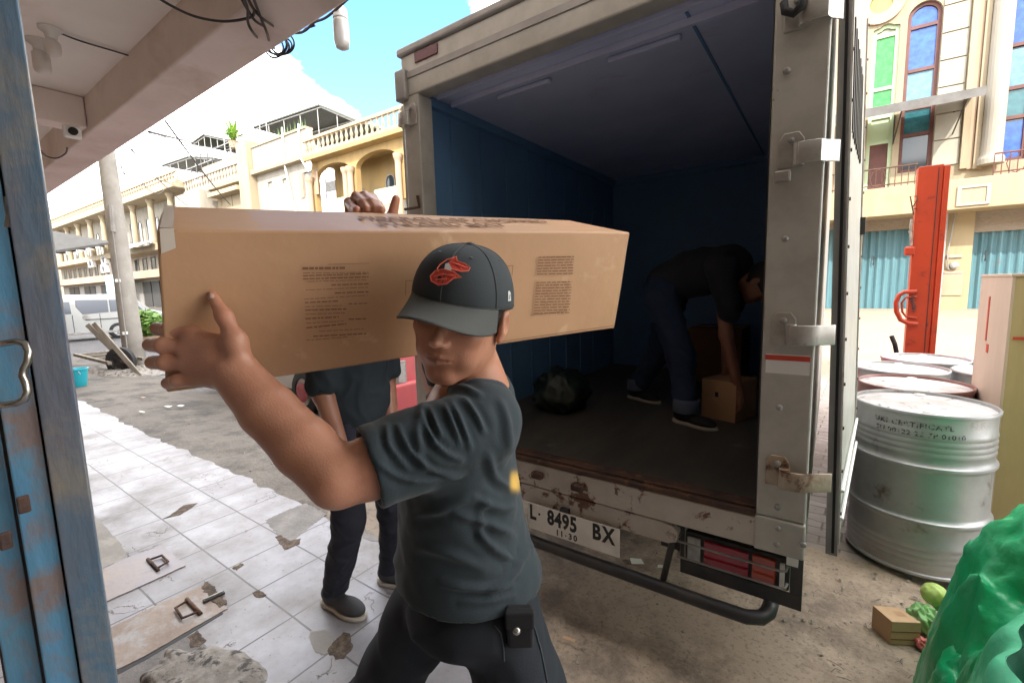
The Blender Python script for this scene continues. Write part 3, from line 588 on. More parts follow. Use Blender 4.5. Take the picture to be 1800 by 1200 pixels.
# ---- E: building with coloured arched windows on the right
E=thing('corner_shophouse','cream and yellow shophouse with tall blue and green arched windows over teal shutters','building',tuple(T(3,0,.3)))
sE0,sE1=-2.6,15.
zE=sz(1517,388)[1]; zb=sz(1517,342)[1]
wall_=fb(MB(),sE0,sE1,zE,13.,-.35,0).build('upper_wall',K['cream'],E)
g_=rect(1527,1573,45,340); bl=rect(1588,1648,4,300); rw=rect(1762,1822,-60,280); lw=rect(1424,1462,45,340)
cutwall(wall_,[archpts(*g_,'ogee'),archpts(*bl,'round'),archpts(*rw,'sq'),archpts(*lw,'round')]+[archpts(bl[0]+6.2*k,bl[1]+6.2*k,bl[2],bl[3],'round') for k in (1,)]+[archpts(g_[0]+6.2,g_[1]+6.2,g_[2],g_[3],'ogee')])
zz=lambda x,y:sz(x,y)[1]
def multi(root,r,kind,segs,fm):
    s0,s1,z0,z1=r; f=window(root,s0,s1,z0,z1,kind,fm,K['glass_dark'],d=-.1,fr=.10,bars=[a for a,_,_ in segs])
    for za,zb_,m in segs:
        top=min(zb_,z1-.12)
        if zb_>=z1-.3: pts=archpts(s0+.1,s1-.1,za,z1-.12,kind)
        else: pts=archpts(s0+.1,s1-.1,za,top,'sq')
        fprism(pts,-.155,-.15).build('pane',m,f)
multi(E,g_,'ogee',[(g_[2],zz(1545,250),K['brown']),(zz(1545,250),zz(1545,205),K['mint']),(zz(1545,205),zz(1545,158),K['glass_green']),(zz(1545,156),zz(1545,66),K['glass_green']),(zz(1545,64),g_[3],K['stone'])],K['mint'])
multi(E,bl,'round',[(bl[2],zz(1610,238),K['glass_dark']),(zz(1610,235),zz(1610,190),K['glass_teal']),(zz(1610,188),zz(1610,124),K['glass_ltblue']),(zz(1620,120),zz(1620,46),K['glass_blue']),(zz(1620,44),bl[3],K['glass_blue'])],K['brown'])
multi(E,rw,'sq',[(rw[2],zz(1780,212),K['glass_blue']),(zz(1780,205),zz(1780,155),K['glass_teal']),(zz(1780,153),zz(1780,85),K['glass_ltblue']),(zz(1780,78),rw[3],K['glass_blue'])],K['brown'])
multi(E,lw,'round',[(lw[2],zz(1440,235),K['glass_teal']),(zz(1440,233),zz(1440,150),K['glass_ltblue']),(zz(1440,148),lw[3],K['glass_blue'])],K['brown'])
for k in (1,):
    r=(bl[0]+6.2*k,bl[1]+6.2*k,bl[2],bl[3]); multi(E,r,'round',[(r[2],r[2]+3,K['glass_teal']),(r[2]+3,r[3],K['glass_blue'])],K['brown'])
    r=(g_[0]+6.2,g_[1]+6.2,g_[2],g_[3]); multi(E,r,'ogee',[(r[2],r[2]+2,K['brown']),(r[2]+2,r[3],K['glass_green'])],K['mint'])
# ornament ring above the green window
so_,zo=sz(1549,8); mb=MB(); Ax=np.stack([Sdir,np.array([0,0,1.]),Odir],1)
mb.lathe([(.30,0),(.30,.08),(.62,.08),(.62,0)],T(so_,.01,zo),28,axis=Ax,caps=False); mb.build('ring_ornament',K['peach'],E)
MB().lathe([(.29,0),(.29,.03)],T(so_,.0,zo),28,axis=Ax).build('ring_ornament_centre',K['yellow'],E)
# stone cladding panels between window and columns
st=rect(1651,1697,-40,290); mb=MB()
for k in range(7):
    za=st[2]+(st[3]-st[2])*k/7; fb(mb,st[0],st[1],za+.02,za+(st[3]-st[2])/7-.02,.001,.05)
mb.build('stone_cladding',K['stone'],E)
for a,b,m,dd in ((1700,1713,'cream',.16),(1713,1722,'peach',.10),(1723,1733,'cream',.18),(1734,1741,'peach',.1)):
    r=rect(a,b,-60,296); fb(MB(),r[0],r[1],r[2],13,.001,dd).build('pilaster',K[m],E)
r=rect(1741,1764,-60,290); column(E,(r[0]+r[1])/2,r[2],13,.24,K['white_wall'],.25)
# balcony
bal=fb(MB(),sE0,sE1,zE,zb,.0,1.0); bal.build('balcony_slab',K['pale_yellow'],E,bevel=.02)
sc,zc_=sz(1711,343,1.0); w=.36; mb=MB(); fb(mb,sc-w,sc+w,zc_-w*.8,zc_-w*.6,1.003,1.05);fb(mb,sc-w,sc+w,zc_+w*.6,zc_+w*.8,1.003,1.05);fb(mb,sc-w,sc-w*.75,zc_-w*.6,zc_+w*.6,1.003,1.05);fb(mb,sc+w*.75,sc+w,zc_-w*.6,zc_+w*.6,1.003,1.05)
mb.build('square_trim',K['white_wall'],E); fb(MB(),sc-w*.74,sc+w*.74,zc_-w*.59,zc_+w*.59,1.003,1.02).build('square_panel',K['cream'],E)
def railing(root,s0,s1,z0,z1,d,m):
    mb=MB(); mb.tube([T(s0,d,z1),T(s1,d,z1)],.025,6); mb.tube([T(s0,d,z0+.1),T(s1,d,z0+.1)],.02,6); s=s0
    while s<s1: mb.tube([T(s,d,z0),T(s,d,z1)],.012,5,caps=False); s+=.16
    for i in range(int((s1-s0)/.9)):
        c=s0+.45+.9*i; zc=(z0+z1)/2; mb.tube([T(c+.2*math.cos(a),d+.02,zc+.28*math.sin(a)) for a in np.linspace(0,6.28,9)],.012,5)
    mb.build('railing',m,root)
zr=zb+.62
railing(E,sE0+.2,sz(1612,320,1)[0],zb,zr,.9,K['rust']); railing(E,sz(1748,300,1)[0],sE1,zb,zr,.9,K['brown'])
# ground floor
zg=.25
fb(MB(),sE0,sE1,zg,zE,-1.3,-1.1).build('ground_floor_wall',K['cream'],E)
def corr(root,px0,px1):
    s0,_=sz(px0,470,-.3); s1,_=sz(px1,470,-.3); z1=sz((px0+px1)/2,405,-.3)[1]; V=[];n=int((s1-s0)/.035)
    for i in range(n+1):
        s=s0+(s1-s0)*i/n; d=-.3+.035*math.sin(2*math.pi*(s-s0)/.21)
        V+= [T(s,d,zg+.08),T(s,d,z1)]
    F=[(2*i,2*i+2,2*i+3,2*i+1) for i in range(n)]
    sh=meshobj('shutter',V,F,K['shutter'],root); fb(MB(),s0,s1,z1,zE-.0,-.45,-.2).build('shutter_box',K['lattice'],sh)
    mb=MB(); mb.tube([T(s0+.35,-.23,zg+1.6),T(s0+.35,-.19,zg+1.65),T(s0+.35,-.19,zg+1.85),T(s0+.35,-.23,zg+1.9)],.02,6); mb.build('lock',K['dark'],sh)
    return s0,s1
sa=corr(E,1512,1608); sb_=corr(E,1702,1850); sc2=corr(E,1395,1488)
for a,b in ((sa[1],sb_[0]),(sc2[1],sa[0]),(sb_[1],sb_[1]+.7),(sE0,sc2[0])):
    fb(MB(),a,b,zg-.3,zE,-.4,-.02).build('pier',K['pale_yellow'],E)
sl_=sb_[1]+.7; 
while sl_<sE1-3:
    V=[];n=80
    for i in range(n+1):
        s=sl_+2.6*i/n; d=-.3+.035*math.sin(2*math.pi*s/.21); V+=[T(s,d,zg),T(s,d,zE-.3)]
    meshobj('shutter',V,[(2*i,2*i+2,2*i+3,2*i+1) for i in range(n)],K['shutter'],E); sl_+=3.4
s_,z_=sz(1678,450,0); mb=MB(); fb(mb,s_-.18,s_+.18,z_-.05,z_+.05,0,.03); fb(mb,s_-.22,s_+.22,z_-.55,z_-.5,0,.03); mb.build('meter_shelf',K['white_wall'],E)
MB().lathe([(.11,0),(.11,.1),(.06,.13)],T(s_,.0,z_-.3),16,axis=Ax).build('electric_meter',K['gray_metal'],E)
fb(MB(),s_-.25,s_+.25,z_-1.25,z_-.45+.0,-.0,.012).build('wall_panel',K['peach'],E)
mb=MB(); s2,_=sz(1664,450,0); mb.tube([T(s2+.1,.06,zE),T(s2+.05,.06,z_+.6),T(s2,.06,z_+.1),T(s2+.05,.06,z_-.4),T(s_-.1,.06,z_-.42)],.02,6); mb.tube([T(s2-.1,.1,zE),T(s2-.12,.1,zg)],.05,8); mb.build('drainpipe',K['gray_metal'],E)
fb(MB(),sE0,sE1,-.2,zg+.02,-.5,1.3).build('pavement_step',K['conc'],E,bevel=.01)
fb(MB(),sE0-.01,sE1,13.,13.4,-.4,.5).build('cornice',K['yellow'],E)
# grey sheet awning in front of the arched windows
a=[sz(1500,196,1.6),sz(1522,207,1.6),sz(1734,166,1.6),sz(1728,152,1.6)]; aw=thing('sheet_awning','long grey metal sheet awning fixed in front of the arched windows','awning',tuple(T(a[0][0],1.0,a[0][1])))
s0,s1=a[0][0]-.6,a[2][0]; z0,z1=sz(1522,200,1.6)[1],sz(1730,160,1.6)[1]
def hz(c): return [T(*p) for p in c]
MB().hexa(hz([(s0,1.6,z0-.14),(s1,1.6,z1-.12),(s1,.1,z1+.30),(s0,.1,z0+.28),(s0,1.62,z0+.14),(s1,1.62,z1+.12),(s1,.1,z1+.34),(s0,.1,z0+.32)])).build('sheet',K['dull_sheet'],aw)
mb=MB()
for k in (.25,.5,.9):
    s=s0+(s1-s0)*k; zz_=z0+(z1-z0)*k; mb.tube([T(s,.02,zz_-.7),T(s,1.5,zz_-.1)],.02,5); mb.tube([T(s,.02,zz_+.2),T(s,.02,zz_-.7)],.02,5)
mb.build('bracket',K['dark'],aw)
# ---- D: yellow arcaded house
Dh=thing('arcaded_house','yellow house with arched recess, twin columns and baluster parapet beside the truck','building',tuple(T(-24,0,.3)))
sD0=sz(545,300)[0]; sD1=sE0-.02
zt=sz(620,215)[1]; 
zp0=10.9; zp1=12.1; 
fb(MB(),sD0,sD1,.2,10.6,-2.2,-2.0).build('recessed_wall',K['yellow'],Dh)
fb(MB(),sD0,sD1,.2,7.0,-1.99,-.6).build('lower_wall',K['white_wall'],Dh)
# arcade front: wall with big arched bays
o=fb(MB(),sD0,sD1,7.02,10.6,-.5,-.1).build('arcade_wall',K['yellow'],Dh)
cuts=[]; bays=[]; bw=(sD1-sD0-.4)/6
for k in range(6):
    a=sD0+.35+bw*k; b=a+bw-.55; bays.append((a,b)); r=(b-a)/2; c=(a+b)/2
    cuts.append([(a,6.5),(b,6.5)]+[(c+r*math.cos(t),9.5+.75*math.sin(t)) for t in np.linspace(0,math.pi,13)])
mbc=MB()
for pts in cuts: m=fprism(pts,-.8,.2); mbc.add(m.v,m.f)
c=mbc.build('cut',None); b=o.modifiers.new('x','BOOLEAN'); b.object=c; b.solver='EXACT'; dg=bpy.context.evaluated_depsgraph_get(); dg.update(); me=bpy.data.meshes.new_from_object(o.evaluated_get(dg)); o.modifiers.clear(); o.data=me; bpy.data.objects.remove(c)
for k,(a,b) in enumerate(bays):
    column(Dh,a-.28,4.0,9.6,.2,K['peach'],.15)
    if k%2==1: column(Dh,a-.78,4.0,9.6,.2,K['peach'],.15)
    w=b-a
    def win(s0,s1,z0,z1,kind,gm):
        f=window(Dh,s0,s1,z0,z1,kind,K['stone'],gm,d=-1.9,fr=.08)
    win(a+w*.18,a+w*.42,7.1,9.3,'round',K['glass_dark']); win(a+w*.5,a+w*.74,7.1,8.9,'ogee',K['stone'])
    fb(MB(),a+w*.3,a+w*.9,6.9,8.0,-.55,-.5).build('screen_panel',K['mint'] if k<2 else K['white_wall'],Dh)
fb(MB(),sD0,sD1,10.6,10.9,-2.2,.55).build('cornice',K['yellow'],Dh,bevel=.05)
balustrade(Dh,sD0,sD1,10.92,12.1,.35,K['cream'],.5)
fb(MB(),sD0,sD1,4.0,7.0,-.59,-.5).build('spandrel',K['white_wall'],Dh); fb(MB(),sD0,sD1,3.4,4.0,-.6,.9).build('balcony_slab',K['yellow'],Dh)
# ---- C: plain white house
Ch=thing('white_house','white flat-parapet house with orange curtained window and rooftop drain pipes','building',tuple(T(-34,0,.3)))
sC0=sz(447,300)[0]; sC1=sD0-.02; zc1=sz(447,303)[1]; 
wall_=fb(MB(),sC0,sC1,.2,10.9,-.5,-.15).build('wall',K['white_wall'],Ch)
w1=rect(467,475,319,328); w2=rect(493,502,313,322); w3=rect(531,550,300,345)
cutwall(wall_,[archpts(*w1,'sq'),archpts(*w2,'sq'),archpts(*w3,'sq')]+[archpts(sC0+1+2.2*k,sC0+2.4+2.2*k,4.6,6.6,'sq') for k in range(3)])
for r in (w1,w2): window(Ch,*r,'sq',K['stone'],K['glass_dark'],d=-.25,fr=.06)
f=window(Ch,*w3,'sq',K['white'],K['orange'],d=-.25,fr=.12)
for k in (0,1): s=w3[0]-.45 if k==0 else w3[1]+.03; fb(MB(),s,s+.42,w3[2],w3[3],-.14,-.08).build('shutter_leaf',K['peach'],Ch)
for k in range(3): window(Ch,sC0+1+2.2*k,sC0+2.4+2.2*k,4.6,6.6,'sq',K['brown'],K['glass_dark'],d=-.25,fr=.08)
fb(MB(),sC0,sC1,10.9,11.25,-.5,.35).build('cornice',K['cream'],Ch,bevel=.05)
fb(MB(),sC0,sC1,11.25,13.0,-.45,.05).build('parapet',K['white_wall'],Ch); fb(MB(),sC0,sC1,13.0,13.15,-.5,.14).build('coping',K['cream'],Ch)
mb=MB(); 
mb.tube([T(-33,.15,13.6),T(-33,.2,11),T(-32.6,.1,8.5),T(-31.5,.1,6)],.06,6); mb.tube([T(-30.9,.15,13.4),T(-30.9,.3,11.2),T(-30.2,.3,10.3)],.06,6); mb.build('drainpipe',K['white'],Ch)
s,z=sz(546,292,.3); MB().lathe([(.0,0),(.25,.05),(.4,.16)],T(s,.3,z),20,axis=Ax,caps=False).build('satellite_dish',K['white'],Ch)
fb(MB(),sC0,sC1,3.4,4.0,-.5,.6).build('balcony_slab',K['peach'],Ch)
# ---- B: pillar house with balustrade terrace
Bh=thing('terrace_house','cream house with tall corner pillar, slit windows and baluster terrace','building',tuple(T(-42,0,.3)))
sB0=sz(332,340)[0]; sB1=sC0-.02; sp0=sz(420,300)[0]
wall_=fb(MB(),sB0,sB1,.2,10.7,-.6,-.2).build('wall',K['cream'],Bh)
sl=[rect(384,391,335,362),rect(402,411,327,362),rect(421,429,318,356)]
cutwall(wall_,[archpts(*r,'sq') for r in sl])
for r in sl: window(Bh,*r,'sq',K['stone'],K['glass_dark'],d=-.35,fr=.05)
fb(MB(),sp0+.8,sB1,.2,13.6,-.6,.5).build('pillar',K['cream'],Bh,bevel=.03)
fb(MB(),sz(378,330)[0],sp0+.78,10.0,10.35,-.19,.7).build('window_hood',K['cream'],Bh)
fb(MB(),sB0,sp0+.78,10.7,11.0,-.6,.45).build('cornice',K['cream'],Bh,bevel=.04)
balustrade(Bh,sB0,sp0+.78,11.02,12.3,.3,K['white_wall'],.55)
fb(MB(),sB0,sp0+.78,11.0,13.8,-1.6,-1.4).build('terrace_wall',K['peach'],Bh)
fb(MB(),sB0,sz(372,300)[0],9.0,10.68,-.19,1.2).build('balcony_box',K['white_wall'],Bh)
mb=MB()
for k in range(8): 
    s=sz(375,250)[0]+k*1.0; mb.tube([T(s,-.9,13.8),T(s,-.9,15.6)],.04,4)
for z in (14.2,14.9,15.6): mb.tube([T(sz(375,250)[0],-.9,z),T(sz(375,250)[0]+7,-.9,z)],.03,4)
mb.build('roof_fence',K['gray_metal'],Bh)
# ---- A: long colonnaded row
Ah=thing('colonnade_row','long cream colonnaded terrace row receding to the far left','building',tuple(T(-70,0,.3)))
sA0=-100; sA1=sB0-.02
fb(MB(),sA0,sA1,.2,11.6,-1.2,-.9).build('wall',K['white_wall'],Ah)
fb(MB(),sA0,sA1,11.6,12.0,-1.2,1.3).build('cornice_shelf',K['cream'],Ah,bevel=.05); fb(MB(),sA0,sA1,12.0,12.3,-1.2,1.0).build('cornice',K['cream'],Ah)
balustrade(Ah,sA0,sA1,12.3,13.2,.8,K['cream'],.7)
for k in range(10): column(Ah,sA0+2+5.0*k,6.9,11.6,.28,K['cream'],.35)
fb(MB(),sA0,sA1,6.3,6.9,-.9,.9).build('balcony_slab',K['cream'],Ah); fb(MB(),sA0,sA1,3.6,4.4,-.9,.8).build('balcony_band',K['peach'],Ah)
for k in range(20):
    s=sA0+1.6+2.5*k; window(Ah,s,s+1.1,7.3,10.3,'round' if k%2 else 'sq',K['stone'],K['glass_dark'],d=-.82,fr=.1)
    window(Ah,s,s+1.3,4.5,6.1,'sq',K['stone'],K['glass_dark'],d=-.82,fr=.1)
    fb(MB(),s-.4,s+1.8,.4,3.3,-.88,-.8).build('shop_shutter',K['dark'] if k%3 else K['gray_metal'],Ah)
# ac units on it
def ac(px,py):
    s,z=sz(px,py,.9); t=thing('air_conditioner','boxy white outdoor air conditioner unit on the colonnaded row' ,'air conditioner',tuple(T(s,.9,z)),'air conditioner units on the far row')
    fb(MB(),s-.9,s+.9,z-.5,z+.5,.5,.9).build('case',K['white'],t,bevel=.05); MB().lathe([(.36,0),(.36,.03),(.30,.05)],T(s+.1,.9,z),20,axis=Ax).build('fan_grille',K['dark'],t)
    return t
a1=ac(158,463);a2=ac(181,457);a3=ac(181,472)
a1['label']='white outdoor air conditioner unit, left of the stacked pair on the far row';a2['label']='white outdoor air conditioner unit, upper of the stacked pair on the far row';a3['label']='white outdoor air conditioner unit, lower of the stacked pair on the far row'
# mint sign
s,z=sz(197,500,1.4); t=thing('shop_sign','small pale turquoise shop sign board above the silver van','sign',tuple(T(s,1.4,z)))
fb(MB(),s-2.2,s+2.2,z-1.0,z+1.1,1.3,1.4).build('board',mat('turquoise_sign',(.30,.62,.62),.5,col2=(.5,.75,.72),scale=.8),t,bevel=.02); fb(MB(),s-.05,s+.05,z+1.1,z+2.6,1.3,1.4).build('post',K['gray_metal'],t)
fb(MB(),s-1.6,s+1.6,z-.1,z+.0,1.404,1.41).build('stripe',K['white'],t)
# clutter: sheet awnings on far row
for i,(pa,pb) in enumerate((((155,448),(200,430)),((225,440),(272,430)))):
    s0,_=sz(pa[0],pa[1],1);s1,_=sz(pb[0],pb[1],1); z=sz(pa[0],(pa[1]+pb[1])/2,1)[1]
    aw=tag(MB().hexa(hz([(s0,2.4,z-.5),(s1,2.4,z-.5),(s1,.85,z+.3),(s0,.85,z+.3),(s0,2.4,z-.44),(s1,2.4,z-.44),(s1,.85,z+.36),(s0,.85,z+.36)])).build('sheet_awning',K['gray_metal']),['thin grey sheet awning over the air conditioners on the far row','thin grey sheet awning on the far row right of the utility pole'][i],'awning')
# rooftop canopies
def roofcan(px,lab,nsheet=1):
    # px: eave-left, ridge-top, eave-right, at setback; builds gable sheet roof on posts
    (x0,y0),(x1,y1),(x2,y2)=px; d=-2.5
    s0,z0=sz(x0,y0,d); s1,z1=sz(x1,y1,d); s2,z2=sz(x2,y2,d)
    t=thing('roof_canopy',lab,'canopy',tuple(T(s1,-4,13)))
    zl=min(z0,z2)
    for a,za,b,zb_ in ((s0,z0,s1,z1),(s1,z1,s2,z2)):
        MB().hexa(hz([(a,d,za-.06),(b,d,zb_-.06),(b,d-7,zb_-.06),(a,d-7,za-.06),(a,d,za+.06),(b,d,zb_+.06),(b,d-7,zb_+.06),(a,d-7,za+.06)])).build('sheet',K['sheetroof'],t)
    mb=MB()
    for dd in (d-.2,d-3.5,d-6.8):
        mb.tube([T(s0+.3,dd,zl-.1),T(s2-.3,dd,zl-.1)],.06,5); mb.tube([T(s0,dd,z0-.12),T(s1,dd,z1-.12),T(s2,dd,z2-.12)],.06,5)
        n=6
        for k in range(1,n):
            s=s0+(s2-s0)*k/n; zt=z0+(z1-z0)*(s-s0)/(s1-s0) if s<s1 else z1+(z2-z1)*(s-s1)/(s2-s1); mb.tube([T(s,dd,zl-.1),T(s,dd,zt-.1)],.035,4)
    mb.build('truss',K['gray_metal'],t)
    mb=MB()
    for s in (s0+.3,(s0+s1)/2,s1,s2-.3):
        for dd in (d-.2,d-6.8): mb.tube([T(s,dd,zl-.1),T(s,dd,11)],.07,6)
    mb.build('post',K['dark'],t)
    fb(MB(),s0+1,s2-1,11.5,zl-1.3,d-6.5,d-6.3).build('back_screen',K['gray_metal'],t)
    return t
roofcan([(443,224),(560,184),(625,212)],'large gabled sheet roof canopy on posts above the white and yellow houses')
roofcan([(335,252),(357,236),(402,246)],'small sheet roof canopy above the terrace house')
roofcan([(282,291),(330,275),(372,277)],'low flat sheet canopy on the roof left of the plant')
# rooftop plant
s,z=sz(423,262,-.6); pl=thing('spiky_rooftop_plant','spiky bright green plant in a pot on the terrace house parapet','plant',tuple(T(s,-.4,z-.4)))
b=T(s,-.1,13.6); MB().lathe([(.3,0),(.42,.55),(.45,.55)],b,16).build('pot',K['peach'],pl)
mb=MB(); c0=b+np.array([0,0,.5])
for k in range(170):
    a=random.uniform(0,2*math.pi); el=random.uniform(.15,1.45); L_=random.uniform(.8,1.9); dr=np.array([math.cos(a)*math.cos(el),math.sin(a)*math.cos(el),math.sin(el)]); side=np.array([-math.sin(a),math.cos(a),0])*.05
    st_=c0+np.array([0,0,random.uniform(0,.7)]); p1=st_+dr*L_*.6; p2=st_+dr*L_+np.array([0,0,-.35*L_*math.cos(el)])
    mb.add([st_-side*.5,st_+side*.5,p1+side,p1-side,p2],[(0,1,2,3),(3,2,4)])
meshobj('leaves',mb.v,mb.f,mat('rooftop_leaf',(.13,.28,.03),.5,col2=(.28,.38,.06),scale=1.5),pl)
# weeds along the parapet
mb=MB()
for k in range(60):
    s_=random.uniform(sC0+.3,sC0+7); b=T(s_,random.uniform(-.3,0),13.1); h=random.uniform(.3,.9); mb.add([b-Sdir*.03,b+Sdir*.03,b+np.array([random.uniform(-.2,.2),0,h])],[(0,1,2)])
tag(meshobj('rooftop_weeds',mb.v,mb.f,K['leaf']),'thin green weeds along the white house parapet','weeds',kind='stuff')
# side blocker buildings closing the far ends
tag(MB().box(-135,-105,-30,60,-.2,9).build('distant_block',K['white_wall'],None),'pale far block closing the street at the left end','building')
# ================= wires =================
def wire(p,q,sag,n=14):
    p=np.array(p);q=np.array(q); return [p+(q-p)*u+np.array([0,0,-sag*4*u*(1-u)]) for u in np.linspace(0,1,n)]
def wobj(lab,segs,r=.012):
    mb=MB()
    for s in segs: mb.tube(s,r,5)
    tag(mb.build('overhead_wire',K['wire'],None),lab,'wire','overhead wires between pole and houses')
wobj('thick dark bar-like cable from the canopy to the low roof canopy',[wire(D(262,232,9),D(345,252,30),.0)],.03)
wobj('long black wire slanting down across the terrace house',[wire(D(290,212,9),D(405,360,22),.1)],.02)
wobj('thin wire slanting from the canopy edge behind the carton',[wire(D(226,258,9.2),D(330,362,22),.1)],.013)
wobj('tangle of thin wires curling off the top of the utility pole',[wire(D(208,270,9.2),D(222,310,9.2),.15),wire(D(208,285,9.2),D(250,292,12),.4),wire(D(212,268,9.2),D(290,330,20),.5),wire(D(232,262,9.2),D(320,330,22),.2)],.009)
wobj('pair of thin wires high across the far row',[wire(D(245,295,12),D(330,300,25),.5),wire(D(262,232,9),D(420,250,25),.3)],.01)
# ================= box truck =================
YR=1.72; XL,XR=-1.885,-.035; ZT=2.62; ZF=.60; YB=4.45
tr=thing('box_truck','open-backed white box truck with rusty rear sill, seen from behind','truck',((XL+XR)/2,YR,-.13))
def bx(*a): return MB().box(*a)
# frame
bx(XL,XL+.115,YR,YR+.10,.45,2.42).build('rear_post',K['truck'],tr,bevel=.006)
rp=MB().box(XR-.148,XR,YR,YR+.10,.60,2.42); rp.build('rear_post',K['truck'],tr,bevel=.006)
bx(XR-.152,XR-.149,YR+.002,YR+.1,.62,2.42).build('post_seal',K['dark'],tr)
bx(XL,XR,YR,YR+.09,2.421,ZT).build('header',K['truck'],tr,bevel=.008)
bx(XL-.012,XR+.012,YR-.02,YR+.05,ZT-.002,ZT+.035).build('roof_edge',K['gray_metal'],tr,bevel=.01)
bx(XL+.03,XR-.03,YR-.006,YR-.001,2.505,2.535).build('header_trim',K['gray_metal'],tr)
bx(XL-.025,XL+.05,YR-.03,YR+.06,2.40,2.55).build('corner_cap',K['gray_metal'],tr,bevel=.01)
bx(XL+.11,XL+.27,YR-.008,YR-.001,2.56,2.61).build('marker_lamp',K['marker'],tr,bevel=.003)
bx(-.75,-.59,YR-.008,YR-.001,2.56,2.61).build('marker_lamp',K['marker'],tr,bevel=.003)
# inner header ribs (roll rails seen from below)
mb=MB()
for k,(z,y) in enumerate(((2.425,.13),(2.420,.24))): mb.box(XL+.12,XR-.15,YR+y,YR+y+.022,z,z+.03)
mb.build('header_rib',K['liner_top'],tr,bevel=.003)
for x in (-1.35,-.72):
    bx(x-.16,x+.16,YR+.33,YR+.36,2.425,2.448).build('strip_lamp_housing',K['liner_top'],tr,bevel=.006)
# liner
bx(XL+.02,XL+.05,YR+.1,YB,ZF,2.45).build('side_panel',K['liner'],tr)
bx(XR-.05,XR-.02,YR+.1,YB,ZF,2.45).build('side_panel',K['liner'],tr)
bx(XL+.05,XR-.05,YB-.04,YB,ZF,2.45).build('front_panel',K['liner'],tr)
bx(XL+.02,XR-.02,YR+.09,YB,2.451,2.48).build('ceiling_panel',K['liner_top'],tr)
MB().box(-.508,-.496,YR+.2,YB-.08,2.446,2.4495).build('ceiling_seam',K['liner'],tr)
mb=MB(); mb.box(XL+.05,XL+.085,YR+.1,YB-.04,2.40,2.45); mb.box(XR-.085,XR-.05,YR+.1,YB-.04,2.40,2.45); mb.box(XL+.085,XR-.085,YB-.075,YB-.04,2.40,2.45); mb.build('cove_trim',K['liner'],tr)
mb=MB()
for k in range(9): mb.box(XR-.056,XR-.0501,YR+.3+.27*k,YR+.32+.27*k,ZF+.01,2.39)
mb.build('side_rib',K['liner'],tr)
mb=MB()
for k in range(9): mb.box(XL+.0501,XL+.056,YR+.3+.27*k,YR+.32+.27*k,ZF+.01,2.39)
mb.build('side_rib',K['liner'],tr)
# outer skin
mb=MB(); mb.box(XL,XL+.018,YR+.101,YB+.03,.45,ZT); mb.box(XR-.018,XR,YR+.101,YB+.03,.45,ZT); mb.box(XL+.018,XR-.018,YB+.002,YB+.03,.45,ZT); mb.box(XL+.018,XR-.018,YR+.092,YB,ZT-.02,ZT)
mb.build('box_body',K['truck'],tr)
bx(XL+.02,XR-.02,YR+.075,YB,ZF-.05,ZF).build('floor',K['truck_floor'],tr)
bx(XL+.12,XR-.149,YR-.004,YR+.074,ZF-.012,ZF+.012).build('threshold',K['rust'],tr,bevel=.006)
bx(XL+.12,XR-.149,YR+.012,YR+.07,ZF+.013,ZF+.024).build('threshold_lip',K['rust'],tr,bevel=.004)
# sill: painted, rusty
bx(XL,XR-.002,YR+.001,YR+.09,.475,ZF-.013).build('rear_sill',K['truck_rust'],tr,bevel=.006)
q=MB(); q.prism([(-1.75,.47),(-.52,.47),(-.47,.462),(-.45,.44),(-.455,.40),(-.49,.385),(-1.75,.385)],lambda x,z:(x,YR+.006,z),lambda x,z:(x,YR+.05,z)); q.build('lower_sill',K['truck_rust'],tr,bevel=.004)
bx(XR-.15,XR+.001,YR-.006,YR+.09,.472,.598).build('corner_plate',K['truck'],tr,bevel=.006)
for (px,py) in ((1383,125),(1380,420),(1370,716),(1367,891),(1368,928),(1366,956),(1412,957)):
    p=aty(px,py,YR-.006); MB().lathe([(.0,0),(.010,0),(.010,.004),(.005,.007)],p,12,axis=np.array([[1,0,0],[0,0,-1],[0,1,0]])).build('bolt',K['gray_metal'],tr,smooth=True)
for px,py in ((948,831),(1018,852)):
    p=aty(px,py,YR); MB().box(p[0]-.028,p[0]+.028,YR-.035,YR,p[2]-.02,p[2]+.012).build('rubber_buffer',K['rust'],tr,bevel=.008)
bx(-.172,-.045,YR-.0025,YR+.0005,1.155,1.172).build('red_sticker',K['red_mark'],tr); 
bx(XR-.135,XR-.01,YR-.0015,YR-.0005,1.11,1.175).build('white_sticker',K['white'],tr)
# number plate
A=aty(930,880,YR-.02);B=aty(1090,932,YR-.02);Cq=aty(1089,977,YR-.02)
x0,x1,z1,z0=A[0]-.003,B[0],(A[2]+B[2])/2,(A[2]+B[2])/2-.128
pt=bx(x0,x1,YR-.024,YR-.021,z0,z1).build('number_plate',K['plate'],tr,bevel=.001)
def ptxt(s,x,z,size,off=.0022,sx=1): 
    m=frame((x,YR-.0245,z),(1,0,0),(0,0,1)); m=m@Matrix.Diagonal((sx,1,1,1)); return text(s,size,K['ink'],'plate_number',pt,m,extrude=.0006,off=off)
w=x1-x0
for s,u in (('L',.055),('8',.27),('4',.355),('9',.44),('5',.525),('B',.77),('X',.89)): ptxt(s,x0+w*u,z0+.082,.098,.0035,.74)
MB().lathe([(.0,0),(.006,0),(.006,.001),(0,.001)],(x0+w*.135,YR-.0243,z0+.085),12,axis=np.array([[1,0,0],[0,0,-1],[0,1,0]])).build('plate_dot',K['ink'],pt)
for s,u in (('1',.345),('1',.395),('.',.44),('3',.49),('0',.545)): ptxt(s,x0+w*u,z0+(.022 if s!='.' else .030),.038,.0012,.95)
bx(x0+.17,x1-.25,YR-.0205,YR+.03,z1-.02,z1+.012).build('plate_bracket',K['dark'],tr)
